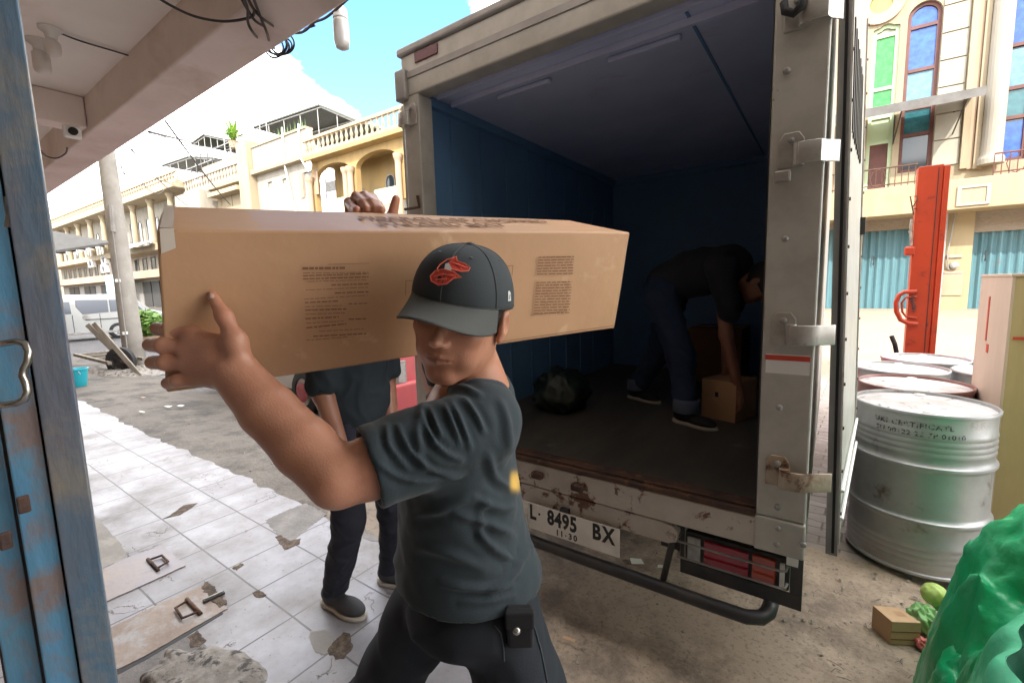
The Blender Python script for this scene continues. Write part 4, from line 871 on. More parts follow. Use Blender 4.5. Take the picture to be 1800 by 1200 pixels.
# underride bar
def yv(x,y,Y): return aty(x,y,Y)
tz=.20
MB().tube([(-1.80,YR+.16,tz+.02),(-1.78,YR+.03,tz+.01),(-1.70,YR-.01,tz),(-1.0,YR-.01,tz),(-.3,YR-.01,tz+.0),(-.20,YR-.01,tz+.002),(-.155,YR+.005,tz+.008),(-.135,YR+.04,tz+.014),(-.13,YR+.10,tz+.02),(-.13,YR+.13,tz+.022)],.026,14).build('underride_bar',K['dark'],tr,smooth=True)
for x in (-.46,-1.45): MB().tube([(x,YR+.06,.50),(x-.045,YR+.0,tz+.02)],.013,8).build('bar_strut',K['dark'],tr,smooth=True)
# tail lamp unit and guard
def tail(sx):
    o=lambda x:x if sx>0 else (XL+XR)-x
    def b2(x0,x1,*r): a,b=sorted((o(x0),o(x1))); return MB().box(a,b,*r)
    f=MB(); 
    for (a,b,c,d) in ((-.45,-.035,.255,.31),(-.45,-.435,.31,.47),(-.073,-.035,.31,.47)): 
        m=b2(a,b,YR+.045,YR+.055,c,d); f.add(m.v,m.f)
    f.build('lamp_guard_plate',K['dark'],tr,bevel=.002)
    h=b2(-.435,-.075,YR+.06,YR+.14,.305,.43).build('tail_lamp',K['dark'],tr,bevel=.006)
    for a,b,m,n in ((-.425,-.375,'white_lens','lens'),(-.363,-.205,'red_lens','lens'),(-.195,-.118,'amber_lens','lens')):
        b2(a,b,YR+.048,YR+.0595,.318,.415).build(n,K[m],h,bevel=.004)
    b2(-.105,-.09,YR+.045,YR+.0595,.318,.41).build('reflector_strip',K['white'],h)
    mb=MB()
    for z in (.335,.40): mb.tube([(o(-.46),YR+.07,z),(o(-.455),YR+.02,z),(o(-.10),YR+.02,z),(o(-.085),YR+.022,z+.004),(o(-.08),YR+.035,z+.018)],.0045,8)
    mb.build('guard_rod',K['gray_metal'],tr,smooth=True)
tail(1); tail(-1)
bx(-.085,-.05,YR+.02,YR+.06,.43,.475).build('lamp_mount',K['white'],tr)
# hinges on both posts : strap from post to folded-out door edge
DXe,DYe=.040,1.80
def hinge(pz,m,side=1):
    px_=XR-.088 if side>0 else XL+.07; root=tr
    mb=MB()
    X0=px_; s=side
    xe=DXe-.004-.0256*(pz-.5) if s>0 else XL-.03
    # base plate with rounded top
    mb.prism([(X0-.035,pz-.035),(X0+.035,pz-.035),(X0+.035,pz+.05),(X0+.02,pz+.072),(X0-.02,pz+.072),(X0-.035,pz+.05)],lambda x,z:(x,YR-.001,z),lambda x,z:(x,YR-.009,z))
    hb=mb.build('hinge',m,root,bevel=.003)
    MB().lathe([(.012,-.034),(.016,-.034),(.016,.034),(.012,.034)],(X0+.022*s,YR-.02,pz),16).build('knuckle',m,hb,smooth=False)
    st=[(X0+.02*s,YR-.038),(X0+.045*s,YR-.042),(X0+.08*s,YR-.034),((X0+xe)/2+.03*s,YR-.012),(xe,YR+.018)]
    V=[];F=[]
    for i,(x,y) in enumerate(st): V+=[(x,y,pz-.032),(x,y,pz+.032),(x,y+.007,pz+.032),(x,y+.007,pz-.032)]
    for i in range(len(st)-1):
        for k in range(4): F.append((4*i+k,4*i+(k+1)%4,4*i+4+(k+1)%4,4*i+4+k))
    F+=[(0,3,2,1),(4*len(st)-4,4*len(st)-3,4*len(st)-2,4*len(st)-1)]
    MB().add(V,F).build('strap',m,hb,smooth=True,bevel=.002)
    MB().lathe([(.010,0),(.010,.01),(.004,.012)],(X0,YR-.009,pz+.045),10,axis=np.array([[1,0,0],[0,0,-1],[0,1,0]])).build('hinge_bolt',K['gray_metal'],hb)
for py,m in ((20,'hinge'),(268,'hinge'),(590,'hinge'),(850,'hinge_rust')):
    z=aty(1405,py,YR-.04)[2]; hinge(z,K[m])
for py in (210,):
    z=aty(710,py,YR-.02)[2]; hinge(z,K['hinge'],-1)
# latch catch below second hinge
z=aty(1385,312,YR)[2]; bx(XR-.13,XR-.085,YR-.03,YR-.001,z-.015,z+.02).build('latch_catch',K['hinge'],tr,bevel=.006)
MB().tube([aty(1415,0,YR-.03)+[0,0,.03],aty(1408,12,YR-.05),aty(1395,24,YR-.05),aty(1380,20,YR-.04),aty(1378,5,YR-.03)],.012,8).build('door_strap',K['black'],tr,smooth=True)
z=aty(738,365,YR)[2]; MB().tube([(-1.80,YR-.01,z+.06),(-1.79,YR-.01,z),(-1.89,YR-.02,z)],.008,6).build('latch_hook',K['rust'],tr)
# doors folded outwards
def door(px_pts,name,rib):
    pass
def dslab(xa,ya,xb,yb,z0,z1,th,side):
    u=np.array([xb-xa,yb-ya,0]); u/=np.linalg.norm(u); n=np.array([u[1],-u[0],0])*side*th
    a=np.array([xa,ya,0]);b=np.array([xb,yb,0]); return a,b,u,n
a,b,u,n=dslab(DXe,DYe,.122,2.86,.50,2.60,.028,1)
dz=lambda z:np.array([0,0,z])
dr=MB().hexa([a+dz(.5),b+dz(.5),b+n+dz(.5),a+n+dz(.5),a+dz(2.6),b+dz(2.6),b+n+dz(2.6),a+n+dz(2.6)]).build('rear_door',K['truck'],tr,bevel=.003)
# near edge strips
e=u*.004; MB().hexa([a-e-n*.1+dz(.48),a-u*.001-n*.1+dz(.48),a-u*.001+n*1.1+dz(.48),a-e+n*1.1+dz(.48),a-e-n*.1+dz(2.6),a-u*.001-n*.1+dz(2.6),a-u*.001+n*1.1+dz(2.6),a-e+n*1.1+dz(2.6)]).build('door_edge',K['gray_metal'],dr)
f=n/np.linalg.norm(n)
MB().hexa([a-e*2.2+n*.5+dz(.49),a-e+n*.5+dz(.49),a-e+n*.78+dz(.49),a-e*2.2+n*.78+dz(.49),a-e*2.2+n*.5+dz(2.6),a-e+n*.5+dz(2.6),a-e+n*.78+dz(2.6),a-e*2.2+n*.78+dz(2.6)]).build('door_seal',K['black'],dr)
mb=MB()
for k in (.02,.96):
    p=a+n+u*1.0*k; mb.hexa([p+dz(.51),p+u*.03+dz(.51),p+u*.03+f*.006+dz(.51),p+f*.006+dz(.51),p+dz(2.59),p+u*.03+dz(2.59),p+u*.03+f*.006+dz(2.59),p+f*.006+dz(2.59)])
mb.build('door_trim',K['hinge'],dr)
mb=MB()
for k in range(7):
    z=1.93+.0*k; p=a+n+u*(.12+.09*k); mb.hexa([p+dz(1.9),p+u*.03+dz(1.9),p+u*.03+f*.006+dz(1.9),p+f*.006+dz(1.9),p+dz(2.25),p+u*.03+dz(2.25),p+u*.03+f*.006+dz(2.25),p+f*.006+dz(2.25)])
mb.build('vent_rib',K['dark'],dr)
mb=MB()
p=a+n+u*.03; q=a+n+u*.97
mb.tube([p+f*.01+dz(.70),q+f*.01+dz(.72)],.006,6); mb.tube([p+f*.01+dz(.60),q+f*.01+dz(.60)],.006,6)
mb.build('door_rail',K['white'],dr)
for k in range(14):
    for kk in (.02,.975):
        p=a+n+u*kk+u*.012+f*.006+dz(.62+.15*k); MB().lathe([(.006,0),(.006,.004)],p,6,axis=np.stack([u,dz(1.),f],1)).build('rivet',K['rust'],dr)
p=a+n+u*.93; MB().hexa([p+dz(1.62),p+u*.03+dz(1.62),p+u*.03+f*.02+dz(1.62),p+f*.02+dz(1.62),p+dz(1.70),p+u*.03+dz(1.70),p+u*.03+f*.02+dz(1.70),p+f*.02+dz(1.70)]).build('door_stop',K['dark'],dr)
th_=-math.atan(.046/1.8); dr.matrix_basis=Matrix.Translation(Vector(a))@Matrix.Rotation(th_,4,'Y')@Matrix.Translation(-Vector(a))
# left door folded back
a,b,u,n=dslab(XL-.03,YR+.06,XL-.16,2.75,.50,2.42,.028,-1)
a=a+np.array([-.02,0,0])
dl=MB().hexa([a+dz(.5),b+dz(.5),b+n+dz(.5),a+n+dz(.5),a+dz(2.42),b+dz(2.42),b+n+dz(2.42),a+n+dz(2.42)]).build('rear_door',K['truck'],tr,bevel=.003)
# chassis, mudflap, wheels
mb=MB(); mb.box(-1.45,-1.37,YR+.12,YB+1.8,.30,.47); mb.box(-.55,-.47,YR+.12,YB+1.8,.30,.47)
for y in (2.0,2.8,3.6,4.3): mb.box(-1.369,-.551,y,y+.07,.35,.46)
mb.build('chassis',K['dark'],tr)
def wheel(c,r,w,ax,root,nm='wheel',rimm=None):
    # ax: outward axis; lathe
    ax=np.array(ax,float); ax/=np.linalg.norm(ax); up=np.array([0,0,1.]); s=np.cross(up,ax); A=np.stack([s,up,ax],1)
    t=MB().lathe([(r*.62,-w/2),(r*.9,-w/2),(r,-w*.38),(r,w*.38),(r*.9,w/2),(r*.62,w/2),(r*.6,w*.3),(r*.6,-w*.3),(r*.62,-w/2)],c,32,axis=A,caps=False).build(nm,K['tyre'],root); autosmooth(t,40)
    ri=MB().lathe([(.02,w*.40),(r*.13,w*.40),(r*.16,w*.30),(r*.50,w*.20),(r*.58,w*.38),(r*.62,w*.42),(r*.60,w*.30),(r*.60,-w*.3)],c,32,axis=A).build('rim',rimm or K['rim'],t)
    mb=MB()
    for k in range(5):
        a_=2*math.pi*k/5; d1=A@np.array([math.cos(a_),math.sin(a_),0]); d2=A@np.array([-math.sin(a_),math.cos(a_),0])*r*.09
        o=np.array(c); mb.hexa([o+d1*r*.14-d2+ax*w*.22,o+d1*r*.56-d2+ax*w*.26,o+d1*r*.56+d2+ax*w*.26,o+d1*r*.14+d2+ax*w*.22,o+d1*r*.14-d2+ax*w*.36,o+d1*r*.56-d2+ax*w*.38,o+d1*r*.56+d2+ax*w*.38,o+d1*r*.14+d2+ax*w*.36])
    mb.build('spoke',rimm or K['rim'],t)
    return t
for x,s in ((-.28,1),(-1.64,-1)): wheel((x,3.15,.18),.31,.24,(s,0,0),tr); wheel((x,5.75,.18),.31,.2,(s,0,0),tr)
mb=MB(); mb.box(-.48,-.06,2.72,2.73,.02,.47); mb.box(-1.84,-1.42,2.72,2.73,.02,.47); mb.build('mudflap',K['black'],tr)
# cab (beyond the box)
o=MB().prism([(YB+.1,.25),(YB+1.95,.25),(YB+1.95,.9),(YB+1.65,1.75),(YB+.1,1.78)],lambda y,z:(XL+.08,y,z),lambda y,z:(XR-.08,y,z)).build('cab',K['pink_red'],tr,bevel=.04)
bx(-1.1,-.6,YB-.0,YB+.1,.3,.5).build('drive_shaft_cover',K['dark'],tr)

# ================= drums =================
def drum(x,y,lab,zb=None,full=True,r=.2925,h=.85,side='drum'):
    zb=float(gz(x,y))+.004 if zb is None else zb
    t=thing('steel_drum',lab,'drum',(x,y,zb),'galvanised oil drums beside the truck')
    pr=[(r-.004,0),(r+.002,.004),(r+.002,.016),(r-.006,.02)]
    z=.03
    for k in range(4): pr+=[(r-.006,.05+.032*k),(r-.001,.06+.032*k),(r-.006,.072+.032*k)]
    for zc in (.29,.575): pr+=[(r-.006,zc-.03),(r-.004,zc-.014),(r+.008,zc-.006),(r+.008,zc+.006),(r-.004,zc+.014),(r-.006,zc+.03)]
    for k in range(4): pr+=[(r-.006,.628+.030*k),(r-.001,.638+.030*k),(r-.006,.650+.030*k)]
    pr+=[(r-.006,h-.02),(r+.002,h-.016),(r+.003,h-.003),(r,h),(r-.006,h),(r-.009,h-.004),(r-.011,h-.016)]
    b=MB().lathe(pr,(x,y,zb),72,caps=False).build('shell',K[side],t); autosmooth(b,50)
    MB().lathe([(r-.010,h-.017),(r*.8,h-.015),(r*.78,h-.011),(0.001,h-.013)],(x,y,zb),64,caps=False).build('lid',K['drum_top'],t,smooth=True)
    for a,rr in ((-.5,.035),(2.5,.022)):
        MB().lathe([(rr+.006,h-.014),(rr+.004,h-.004),(rr-.004,h-.002),(0.001,h-.003)],(x+r*.72*math.cos(a+math.pi/2*0-1.0),y+r*.72*math.sin(a-1.0),zb),20,caps=False).build('bung_cap',K['white'],t,smooth=True)
    return t
d1=drum(.43,3.2,'nearest silver steel drum with stencilled writing and green reflections',-.10)
dc=np.array([.43,3.2,-.10]); rr=.2925-.0035
thc=math.atan2(-3.2,-.43)  # direction towards the camera
def dwarp(z0,th0):
    def f(x,y,z): a=th0+x/rr; return (dc[0]+(rr+.002+z)*math.cos(a),dc[1]+(rr+.002+z)*math.sin(a),dc[2]+z0+y)
    return f
text('UKI CERTIFICATE',.036,K['stencil'],'stencil_text',d1,None,extrude=.0003,off=.0006,warp=dwarp(.785,thc-.12),space=1.15)
text('SU 00122 22 7P 01010',.034,K['stencil'],'stencil_text',d1,None,extrude=.0003,off=.0006,warp=dwarp(.742,thc-.02),space=1.12)
K['drum_red']=mat('maroon_drum_side',(.22,.10,.09),.45,metal=.3,col2=(.28,.14,.12),scale=5)
drum(.47,3.90,'reddish-sided steel drum directly behind the nearest drum',side='drum_red')
drum(.46,4.55,'steel drum third from the front, half hidden by the truck door')
drum(.68,5.15,'steel drum fourth from the front with its whole lid visible')
drum(1.06,4.62,'steel drum just left of the wooden crate, lower of two there')
drum(1.25,5.3,'smallest-looking steel drum farthest back beside the crate')
# ================= wooden crate =================
cr_=thing('wooden_crate','tall plywood crate with red marks standing at the right edge behind the front drum','crate',(1.15,3.7,-.12))
x0,x1,y0,y1,z0,z1=.765,1.60,3.42,4.02,-.12,1.405
MB().box(x0+.006,x1,y0,y0+.012,z0,z1).build('front_board',K['ply'],cr_,bevel=.002)
MB().box(x0,x0+.012,y0-.004,y1,z0,z1).build('side_board',K['ply_side'],cr_,bevel=.002)
mb=MB().box(x1-.012,x1+.001,y0,y1,z0,z1-.002).box(x0+.012,x1-.012,y1-.012,y1,z0,z1-.002); mb.build('back_board',K['ply'],cr_)
MB().box(x0-.004,x1+.004,y0-.008,y1+.004,z1,z1+.014).build('lid_board',K['ply_side'],cr_,bevel=.002)
mb=MB(); mb.box(x0+.012,x0+.05,y0-.0035,y0-.0005,z0,z1-.01); mb.build('edge_batten',K['ply'],cr_)
for (px,py,w,h) in ((1736,560,.012,.13),(1735,612,.02,.025)):
    p=atx(px,py,x0-.002); MB().box(x0-.003,x0-.0005,p[1]-w,p[1]+w,p[2]-h,p[2]+h).build('red_mark',K['red_mark'],cr_)
p=aty(1795,595,y0-.006); MB().box(p[0]-.03,p[0]+.10,y0-.006,y0-.004,p[2]-.008,p[2]+.008).build('red_mark',K['red_mark'],cr_)
# ================= red lifting mast =================
X,Yv=.76,6.25; zg_=float(gz(X,Yv))
ms=thing('lifting_mast','red steel mast of a hand stacker standing behind the drums','stacker',(X,Yv,zg_))
zt=D(1633,297,4.6)[2]
MB().box(X-.10,X+.09,Yv-.05,Yv+.09,zg_+.05,zt).build('mast',K['red_paint'],ms,bevel=.006)
MB().box(X+.091,X+.135,Yv-.07,Yv+.11,zg_+.05,zt-.02).build('mast_channel',K['red_paint'],ms,bevel=.006)
MB().box(X+.05,X+.056,Yv-.053,Yv-.0501,zg_+.1,zt-.03).build('mast_seam',K['ink'],ms)
mb=MB(); mb.box(X-.45,X+.48,Yv+.1,Yv+.3,zg_+.02,zg_+.12); mb.box(X-.42,X-.30,Yv+.3,Yv+1.2,zg_+.03,zg_+.09); mb.box(X+.32,X+.44,Yv+.3,Yv+1.2,zg_+.03,zg_+.09); mb.build('base_leg',K['red_paint'],ms,bevel=.01)
def mp_(px,py,dy=0): return aty(px,py,Yv-.06+dy)
MB().tube([mp_(1612,512),mp_(1590,513),mp_(1580,519),mp_(1575,532),mp_(1576,548),mp_(1583,562),mp_(1596,568),mp_(1614,569)],.022,10).build('handle',K['red_paint'],ms,smooth=True)
MB().tube([mp_(1612,521),mp_(1592,523),mp_(1585,532),mp_(1586,548),mp_(1592,556),mp_(1612,559)],.010,8).build('handle_inner_bar',K['red_paint'],ms,smooth=True)
p=mp_(1602,441); MB().box(p[0]-.055,p[0]+.03,p[1]-.02,p[1]+.04,p[2]-.045,p[2]+.045).build('side_lug',K['red_paint'],ms,bevel=.018)
mb=MB(); mb.tube([mp_(1603,385),mp_(1601,400),mp_(1602,432)],.014,8); mb.tube([mp_(1597,408),mp_(1606,408)],.006,6); mb.build('lift_screw',K['chrome'],ms)
MB().tube([mp_(1606,378),mp_(1600,345),mp_(1612,345),mp_(1612,352),mp_(1603,366),mp_(1612,367)],.006,6).build('hose_clip',K['rust'],ms)
mb=MB()
for k in range(7): q=mp_(1605+2*math.sin(k),545-k*4); mb.lathe([(.012,-.006),(.018,0),(.012,.006)],q,8)
mb.build('chain',K['dark'],ms)
for k in range(2): wheel((X-.4+.8*k,Yv+1.1,zg_+.05),.05,.05,(1,0,0),ms,nm='castor')
# pallet-jack like black handle
p0_=aty(1575,585,5.9); hd=thing('push_handle','black grip of a hand truck poking up behind the far drum','handle',(float(p0_[0]),5.9,float(gz(.4,5.9))))
MB().tube([aty(1576,620,5.9),aty(1573,605,5.9),aty(1567,590,5.9)],.02,10).build('grip',K['black'],hd,smooth=True)
MB().tube([aty(1576,619,5.9),(aty(1590,720,5.9)[0],5.9,float(gz(.4,5.9))+.02)],.016,8).build('stem',K['gray_metal'],hd,smooth=True)
MB().box(p0_[0]-.02,p0_[0]+.35,5.8,6.0,float(gz(.4,5.9)),float(gz(.4,5.9))+.04).build('foot',K['dark'],hd,bevel=.01)
# ================= green tarp heap =================
def drape(name,lab,cat,cx,cy,R0,h,m,seed,fn=None,n=150,zbase=None,parent=None,facet=0):
    V=[];F=[];g_=np.linspace(-1,1,n); U,Vv=np.meshgrid(g_,g_); rj=np.random.RandomState(seed+50); U=U+rj.uniform(-.42,.42,U.shape)*2/n*facet; Vv=Vv+rj.uniform(-.42,.42,U.shape)*2/n*facet
    r=np.sqrt(U**2+Vv**2); th=np.arctan2(Vv,U)
    ed=1+.10*np.sin(3*th+seed)+.06*np.sin(7*th+seed*2)
    q=np.clip(r/ed,0,1.0)
    hh=np.clip(1-q**2.6,0,1)**.62
    X_=cx+R0*U; Y_=cy+R0*Vv
    # creases: ridged noise, stretched radially
    a=fbm(X_,Y_,4,4,seed); b=fbm(X_+3,Y_-2,8,3,seed+4)
    rid=1-np.abs(2*a-1)*4.2; rid2=1-np.abs(2*b-1)*4.2; c_=fbm(X_*1.3+Y_,Y_*1.3-X_,5,1,seed+11); rid=rid+.9*(1-np.abs(2*c_-1)*3.)
    Z_=h*hh*(.80+.25*(fbm(X_,Y_,2.2,3,seed+7)))+ (rid*.05+rid2*.028)*np.clip(hh*2,0,1)
    if fn: Z_=fn(X_,Y_,Z_)
    zb=zbase if zbase is not None else -.13
    V=np.stack([X_,Y_,zb-.005+np.maximum(Z_,0)],-1)
    # lateral wobble so steep sides fold
    w=(fbm(X_*1.,Z_*1.,7,3,seed+9)-.5)*.10*hh; V[...,0]+=w*np.cos(th); V[...,1]+=(fbm(Y_,Z_,7,3,seed+5)-.5)*.10*hh
    rg=np.random.RandomState(seed); nrm3=np.stack([U,Vv,np.full_like(U,.5)],-1); nrm3/=np.linalg.norm(nrm3,axis=-1,keepdims=True); dsp=np.zeros_like(U)
    for k in range(int(90*R0/.6)):
        n3=rg.normal(size=3); n3/=np.linalg.norm(n3); c3=np.array([cx+rg.uniform(-1,1)*R0,cy+rg.uniform(-1,1)*R0,zb+rg.uniform(0,1)*h]); w3=rg.uniform(.02,.06); L3=rg.uniform(.08,.25)
        dd=(V-c3); dsp+=rg.uniform(-.6,1)*.022*np.maximum(0,1-np.abs(dd@n3)/w3)*np.exp(-(dd**2).sum(-1)/L3**2)
    dsp=dsp*.75+facet*rj.normal(size=U.shape)*.0055+facet*(fbm(U*3,Vv*3,3.5,2,seed+2)-.5)*.05
    V=V+nrm3*(dsp*np.clip(hh*3,0,1))[...,None]
    keep=(q<.999)
    I=np.arange(n*n).reshape(n,n); F=[(I[j,i],I[j,i+1],I[j+1,i+1],I[j+1,i]) for j in range(n-1) for i in range(n-1) if keep[j,i] or keep[j+1,i+1]]
    o=meshobj(name,V.reshape(-1,3),F,m,parent,smooth=True)
    if facet:
        bm=bmesh.new(); bm.from_mesh(o.data); bmesh.ops.triangulate(bm,faces=bm.faces); bmesh.ops.delete(bm,geom=[v for v in bm.verts if not v.link_faces],context='VERTS'); bm.to_mesh(o.data); bm.free(); autosmooth(o,70)
    return tag(o,lab,cat) if lab else o
tb=thing('tarp_heap','crumpled bright green plastic tarp heap in the bottom right corner beside the drum','tarp',(.98,2.45,-.13))
drape('tarp_sheet',None,None,.98,2.0,.66,1.16,K['tarp'],3,parent=tb,n=150,facet=.3)
drape('tarp_fold',None,None,.62,1.93,.34,.42,K['tarp'],8,parent=tb,n=90,facet=.3)
# sack mouth in front: rolled rim with dark opening
sk=thing('green_sack','pale green woven sack with a wide rolled mouth, before the tarp heap','sack',(.62,1.55,-.13))
def ringpts(c,rx,ry,n=48,tilt=0,wob=.02,ph=0):
    out=[]
    for k in range(n):
        a=2*math.pi*k/n; out.append(np.array([c[0]+rx*math.cos(a),c[1]+ry*math.sin(a),c[2]+tilt*math.sin(a)+wob*math.sin(3*a+ph)+wob*.5*math.sin(5*a)]))
    return out
prof=[]
cS=np.array([.66,1.47,0])
layers=[(-.13,.30,.0),(.0,.33,.3),(.18,.335,.8),(.34,.32,1.2),(.44,.30,1.6),(.49,.285,1.7),(.50,.26,1.8),(.475,.245,1.9),(.36,.24,2.),(.2,.24,2.2)]
V=[];F=[];n=72
for li,(z,r_,ph) in enumerate(layers):
    for p in ringpts((cS[0],cS[1],z),r_*(1.0),r_*.95,n,0.05*(z>.2),.012,ph): 
        a=math.atan2(p[1]-cS[1],p[0]-cS[0]); k=1+.045*math.sin(9*a+z*9)+.03*math.sin(17*a-z*14); V.append((cS[0]+(p[0]-cS[0])*k,cS[1]+(p[1]-cS[1])*k,p[2]))
for l in range(len(layers)-1):
    for k in range(n): F.append((l*n+k,l*n+(k+1)%n,(l+1)*n+(k+1)%n,(l+1)*n+k))
nn=len(layers)-1
outer=[f for f in F if f[0]//n<6]; V2=V[6*n:]; inner=[tuple(i-6*n for i in f) for f in F if f[0]//n>=6]; V=V[:7*n]
o=meshobj('sack_wall',V,outer,K['tarp_lt'],sk,smooth=True)
m_=o.modifiers.new('s','SUBSURF'); m_.levels=m_.render_levels=1
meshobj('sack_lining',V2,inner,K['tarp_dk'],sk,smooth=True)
drape('sack_filling',None,None,cS[0],cS[1],.25,.14,K['paper'],12,parent=sk,n=60,zbase=.12)
# small things by the tarp
cb=thing('small_carton','small flattened brown cardboard box lying on the ground by the tarp','box',(.25,2.35,-.13))
q=[atz(x,y,-.02) for x,y in ((1534,1063),(1580,1067),(1620,1094),(1568,1092))]
dn=np.array([0,0,-.105]); b_=[p+dn for p in q]
MB().hexa([b_[0],b_[3],b_[2],b_[1],q[0],q[3],q[2],q[1]]).build('carton_body',K['card_lt'],cb,bevel=.002)
c0,c1,c3=q[3],q[2],q[0]
mb=MB()
for k in (.45,.78): 
    mb.hexa([c0+dn*k-[0,.002,0],c1+dn*k-[0,.002,0],c1+dn*k,c0+dn*k,c0+dn*(k-.04)-[0,.0025,0],c1+dn*(k-.04)-[0,.0025,0],c1+dn*(k-.04),c0+dn*(k-.04)])
mb.build('carton_crease',K['card_print'],cb)
u=(c1-c0);v=(c3-c0); a=c0+u*.45+v*.35+[0,0,.001]; MB().add([a,a+u*.3,a+u*.3+v*.3,a+v*.3],[(0,1,2,3)]).build('printed_mark',K['card'],cb)
p=atz(1642,1050,-.0); V=[];F=[]
cab=thing('cabbage','small pale green cabbage head peeping from beside the green tarp','cabbage',(p[0],p[1],-.02))
def blob(name,c,r,m,parent,seed,amp=.12,sq=(1,1,1),n=28):
    V=[]
    for j in range(n+1):
        for i in range(n*2):
            a=math.pi*j/n;b=math.pi*i/n; d=np.array([math.sin(a)*math.cos(b),math.sin(a)*math.sin(b),math.cos(a)])
            k=1+amp*(float(fbm(np.array(d[0]*1.5+d[2]+4),np.array(d[1]*1.5+4),2.2,3,seed))-.5)*2+.03*abs(math.sin(5*b+3*a))
            V.append(np.array(c)+r*k*d*np.array(sq))
    F=[(j*n*2+i,(j+1)*n*2+i,(j+1)*n*2+(i+1)%(n*2),j*n*2+(i+1)%(n*2)) for j in range(n) for i in range(n*2)]
    return meshobj(name,V,F,m,parent,smooth=True)
blob('head',(p[0],p[1],.015),.046,K['cabbage'],cab,3,.08)
blob('outer_leaf',(p[0]+.035,p[1]-.01,-.01),.045,K['plastic_green'],cab,5,.3,(1,.8,.7))
p=atz(1622,1090,-.08); o=blob('green_plastic_bag',(p[0],p[1],-.075),.07,K['plastic_green'],None,9,.55,(.7,.9,.75)); tag(o,'thin crumpled light green plastic bag between the small carton and the tarp','bag')
p=atz(1626,1130,-.1); o=blob('red_wrapper',(p[0],p[1],-.105),.03,mat('red_wrapper',(.55,.07,.08),.4,col2=(.65,.35,.25),scale=60),None,11,.4,(1,1,.7)); tag(o,'small red and white wrapper on the ground under the tarp edge','wrapper')
# ================= litter and rubble =================
def scrap(px,py,z,w,h,ang,m,lab,nm='paper_scrap',cat='paper'):
    p=atz(px,py,z); c,s=math.cos(ang),math.sin(ang); V=[]
    for a,b in ((-1,-1),(1,-.9),(.95,1),(-.9,.8)): V.append((p[0]+(a*w*c-b*h*s),p[1]+(a*w*s+b*h*c),z+.012+random.uniform(0,.012)))
    o=MB().add(V,[(0,1,2,3)]).build(nm,m); s_=o.modifiers.new('s','SOLIDIFY'); s_.thickness=.001
    return tag(o,lab,cat)
scrap(1119,991,-.13,.035,.03,.6,K['paper'],'pale yellowish scrap of paper on the ground right of the number plate')
scrap(1165,1000,-.13,.028,.018,.3,K['paper'],'small white paper scrap on the ground under the tail lamp')
scrap(1160,982,-.13,.025,.008,.2,K['card_lt'],'thin brown paper strip on the ground under the tail lamp')
scrap(296,716,-.01,.05,.025,.2,K['paper'],'white paper bit on the grey concrete, left of a pair','paper_scrap')
scrap(318,715,-.01,.045,.025,.2,K['paper'],'white paper bit on the grey concrete, right of a pair','paper_scrap')
scrap(252,700,-.01,.035,.02,.2,K['card_lt'],'beige paper bit on the concrete left of the white pair')
scrap(250,726,-.0,.06,.012,.1,K['paper'],'long thin white strip on the concrete near the broken tile edge')
scrap(1000,1128,-.12,.03,.008,.1,K['card_lt'],'thin tan strip of card on the dark dirt beside the man')
mb=MB()
for k in range(1500):
    if k<1100: x=random.uniform(-1.3,.9); y=random.uniform(1.3,3.6)
    else: x=random.uniform(-6,-1.5); y=random.uniform(1.55,3.5)
    if float(fbm(np.array(x),np.array(y),2.2,5,3))<.50 and random.random()<.8: continue
    r=random.choice((.003,.004,.004,.006,.008,.012)); z=float(gz(x,y)); 
    d=np.random.normal(size=(6,3)); pts=[np.array([x,y,z+.3*r])+v*r/np.linalg.norm(v)*np.array([1,1,.6]) for v in (np.eye(3).tolist()+(-np.eye(3)).tolist()) for v in [np.array(v)+np.random.uniform(-.4,.4,3)]]
    mb.add(pts,[(0,1,2),(1,3,2),(3,4,2),(4,0,2),(1,0,5),(3,1,5),(4,3,5),(0,4,5)])
tag(mb.build('rubble',K['rubble'],None),'small loose stones and rubble scattered over the street','rubble',kind='stuff')
mb=MB()
for k in range(260):
    x=random.uniform(-1.2,.7); y=random.uniform(1.35,2.9)
    if float(fbm(np.array(x),np.array(y),2.2,5,3))<.48: continue
    a=random.uniform(0,6.28); l=random.uniform(.01,.05); z=float(gz(x,y))+.004; mb.tube([(x,y,z),(x+l*math.cos(a)*.5,y+l*math.sin(a)*.5,z+.008),(x+l*math.cos(a+.3),y+l*math.sin(a+.3),z)],.0013,4)
tag(mb.build('twigs',K['wood_grey'],None),'dry twigs and straw scattered in the dirt behind the truck','twigs',kind='stuff')

# ================= left background: pole, cart, bucket, vehicles =================
pb=atz(240,652,-.13); top=pb.copy(); 
po=thing('utility_pole','tall grey concrete utility pole with wires left of the carried carton','pole',tuple(pb))
lean=(D(187,270,np.dot(pb-CAM,FW)*1.0)-pb); 
z9=7.5; dirn=lean/lean[2]; 
MB().tube([pb+dirn*z for z in (-.05,1,2,4,z9)],[.19,.18,.17,.155,.13],24).build('shaft',K['pole'],po,smooth=True)
mb=MB(); 
for k,z in enumerate((.8,1.9)): q=pb+dirn*z; mb.box(q[0]+.13,q[0]+.18,q[1]-.19,q[1]-.1,q[2],q[2]+.06)
mb.build('pole_tag',K['white'],po)
q=pb+dirn*3.2; mb=MB(); mb.tube([q+[.2,-.1,.3],q+[.2,-.12,-.25]],.05,8); mb.build('pole_clamp',K['gray_metal'],po)
mb=MB(); mb.tube([q+[.19,-.12,0],pb+dirn*1.2+[.2,-.14,0],pb+[.28,-.18,.25],pb+[.3,-.2,.0]],.010,6); mb.tube([pb+[.18,-.2,.0],pb+[.22,-.24,.35],pb+[.3,-.22,.15],pb+[.33,-.2,0]],.016,6); mb.build('earth_wire',K['gray_metal'],po)
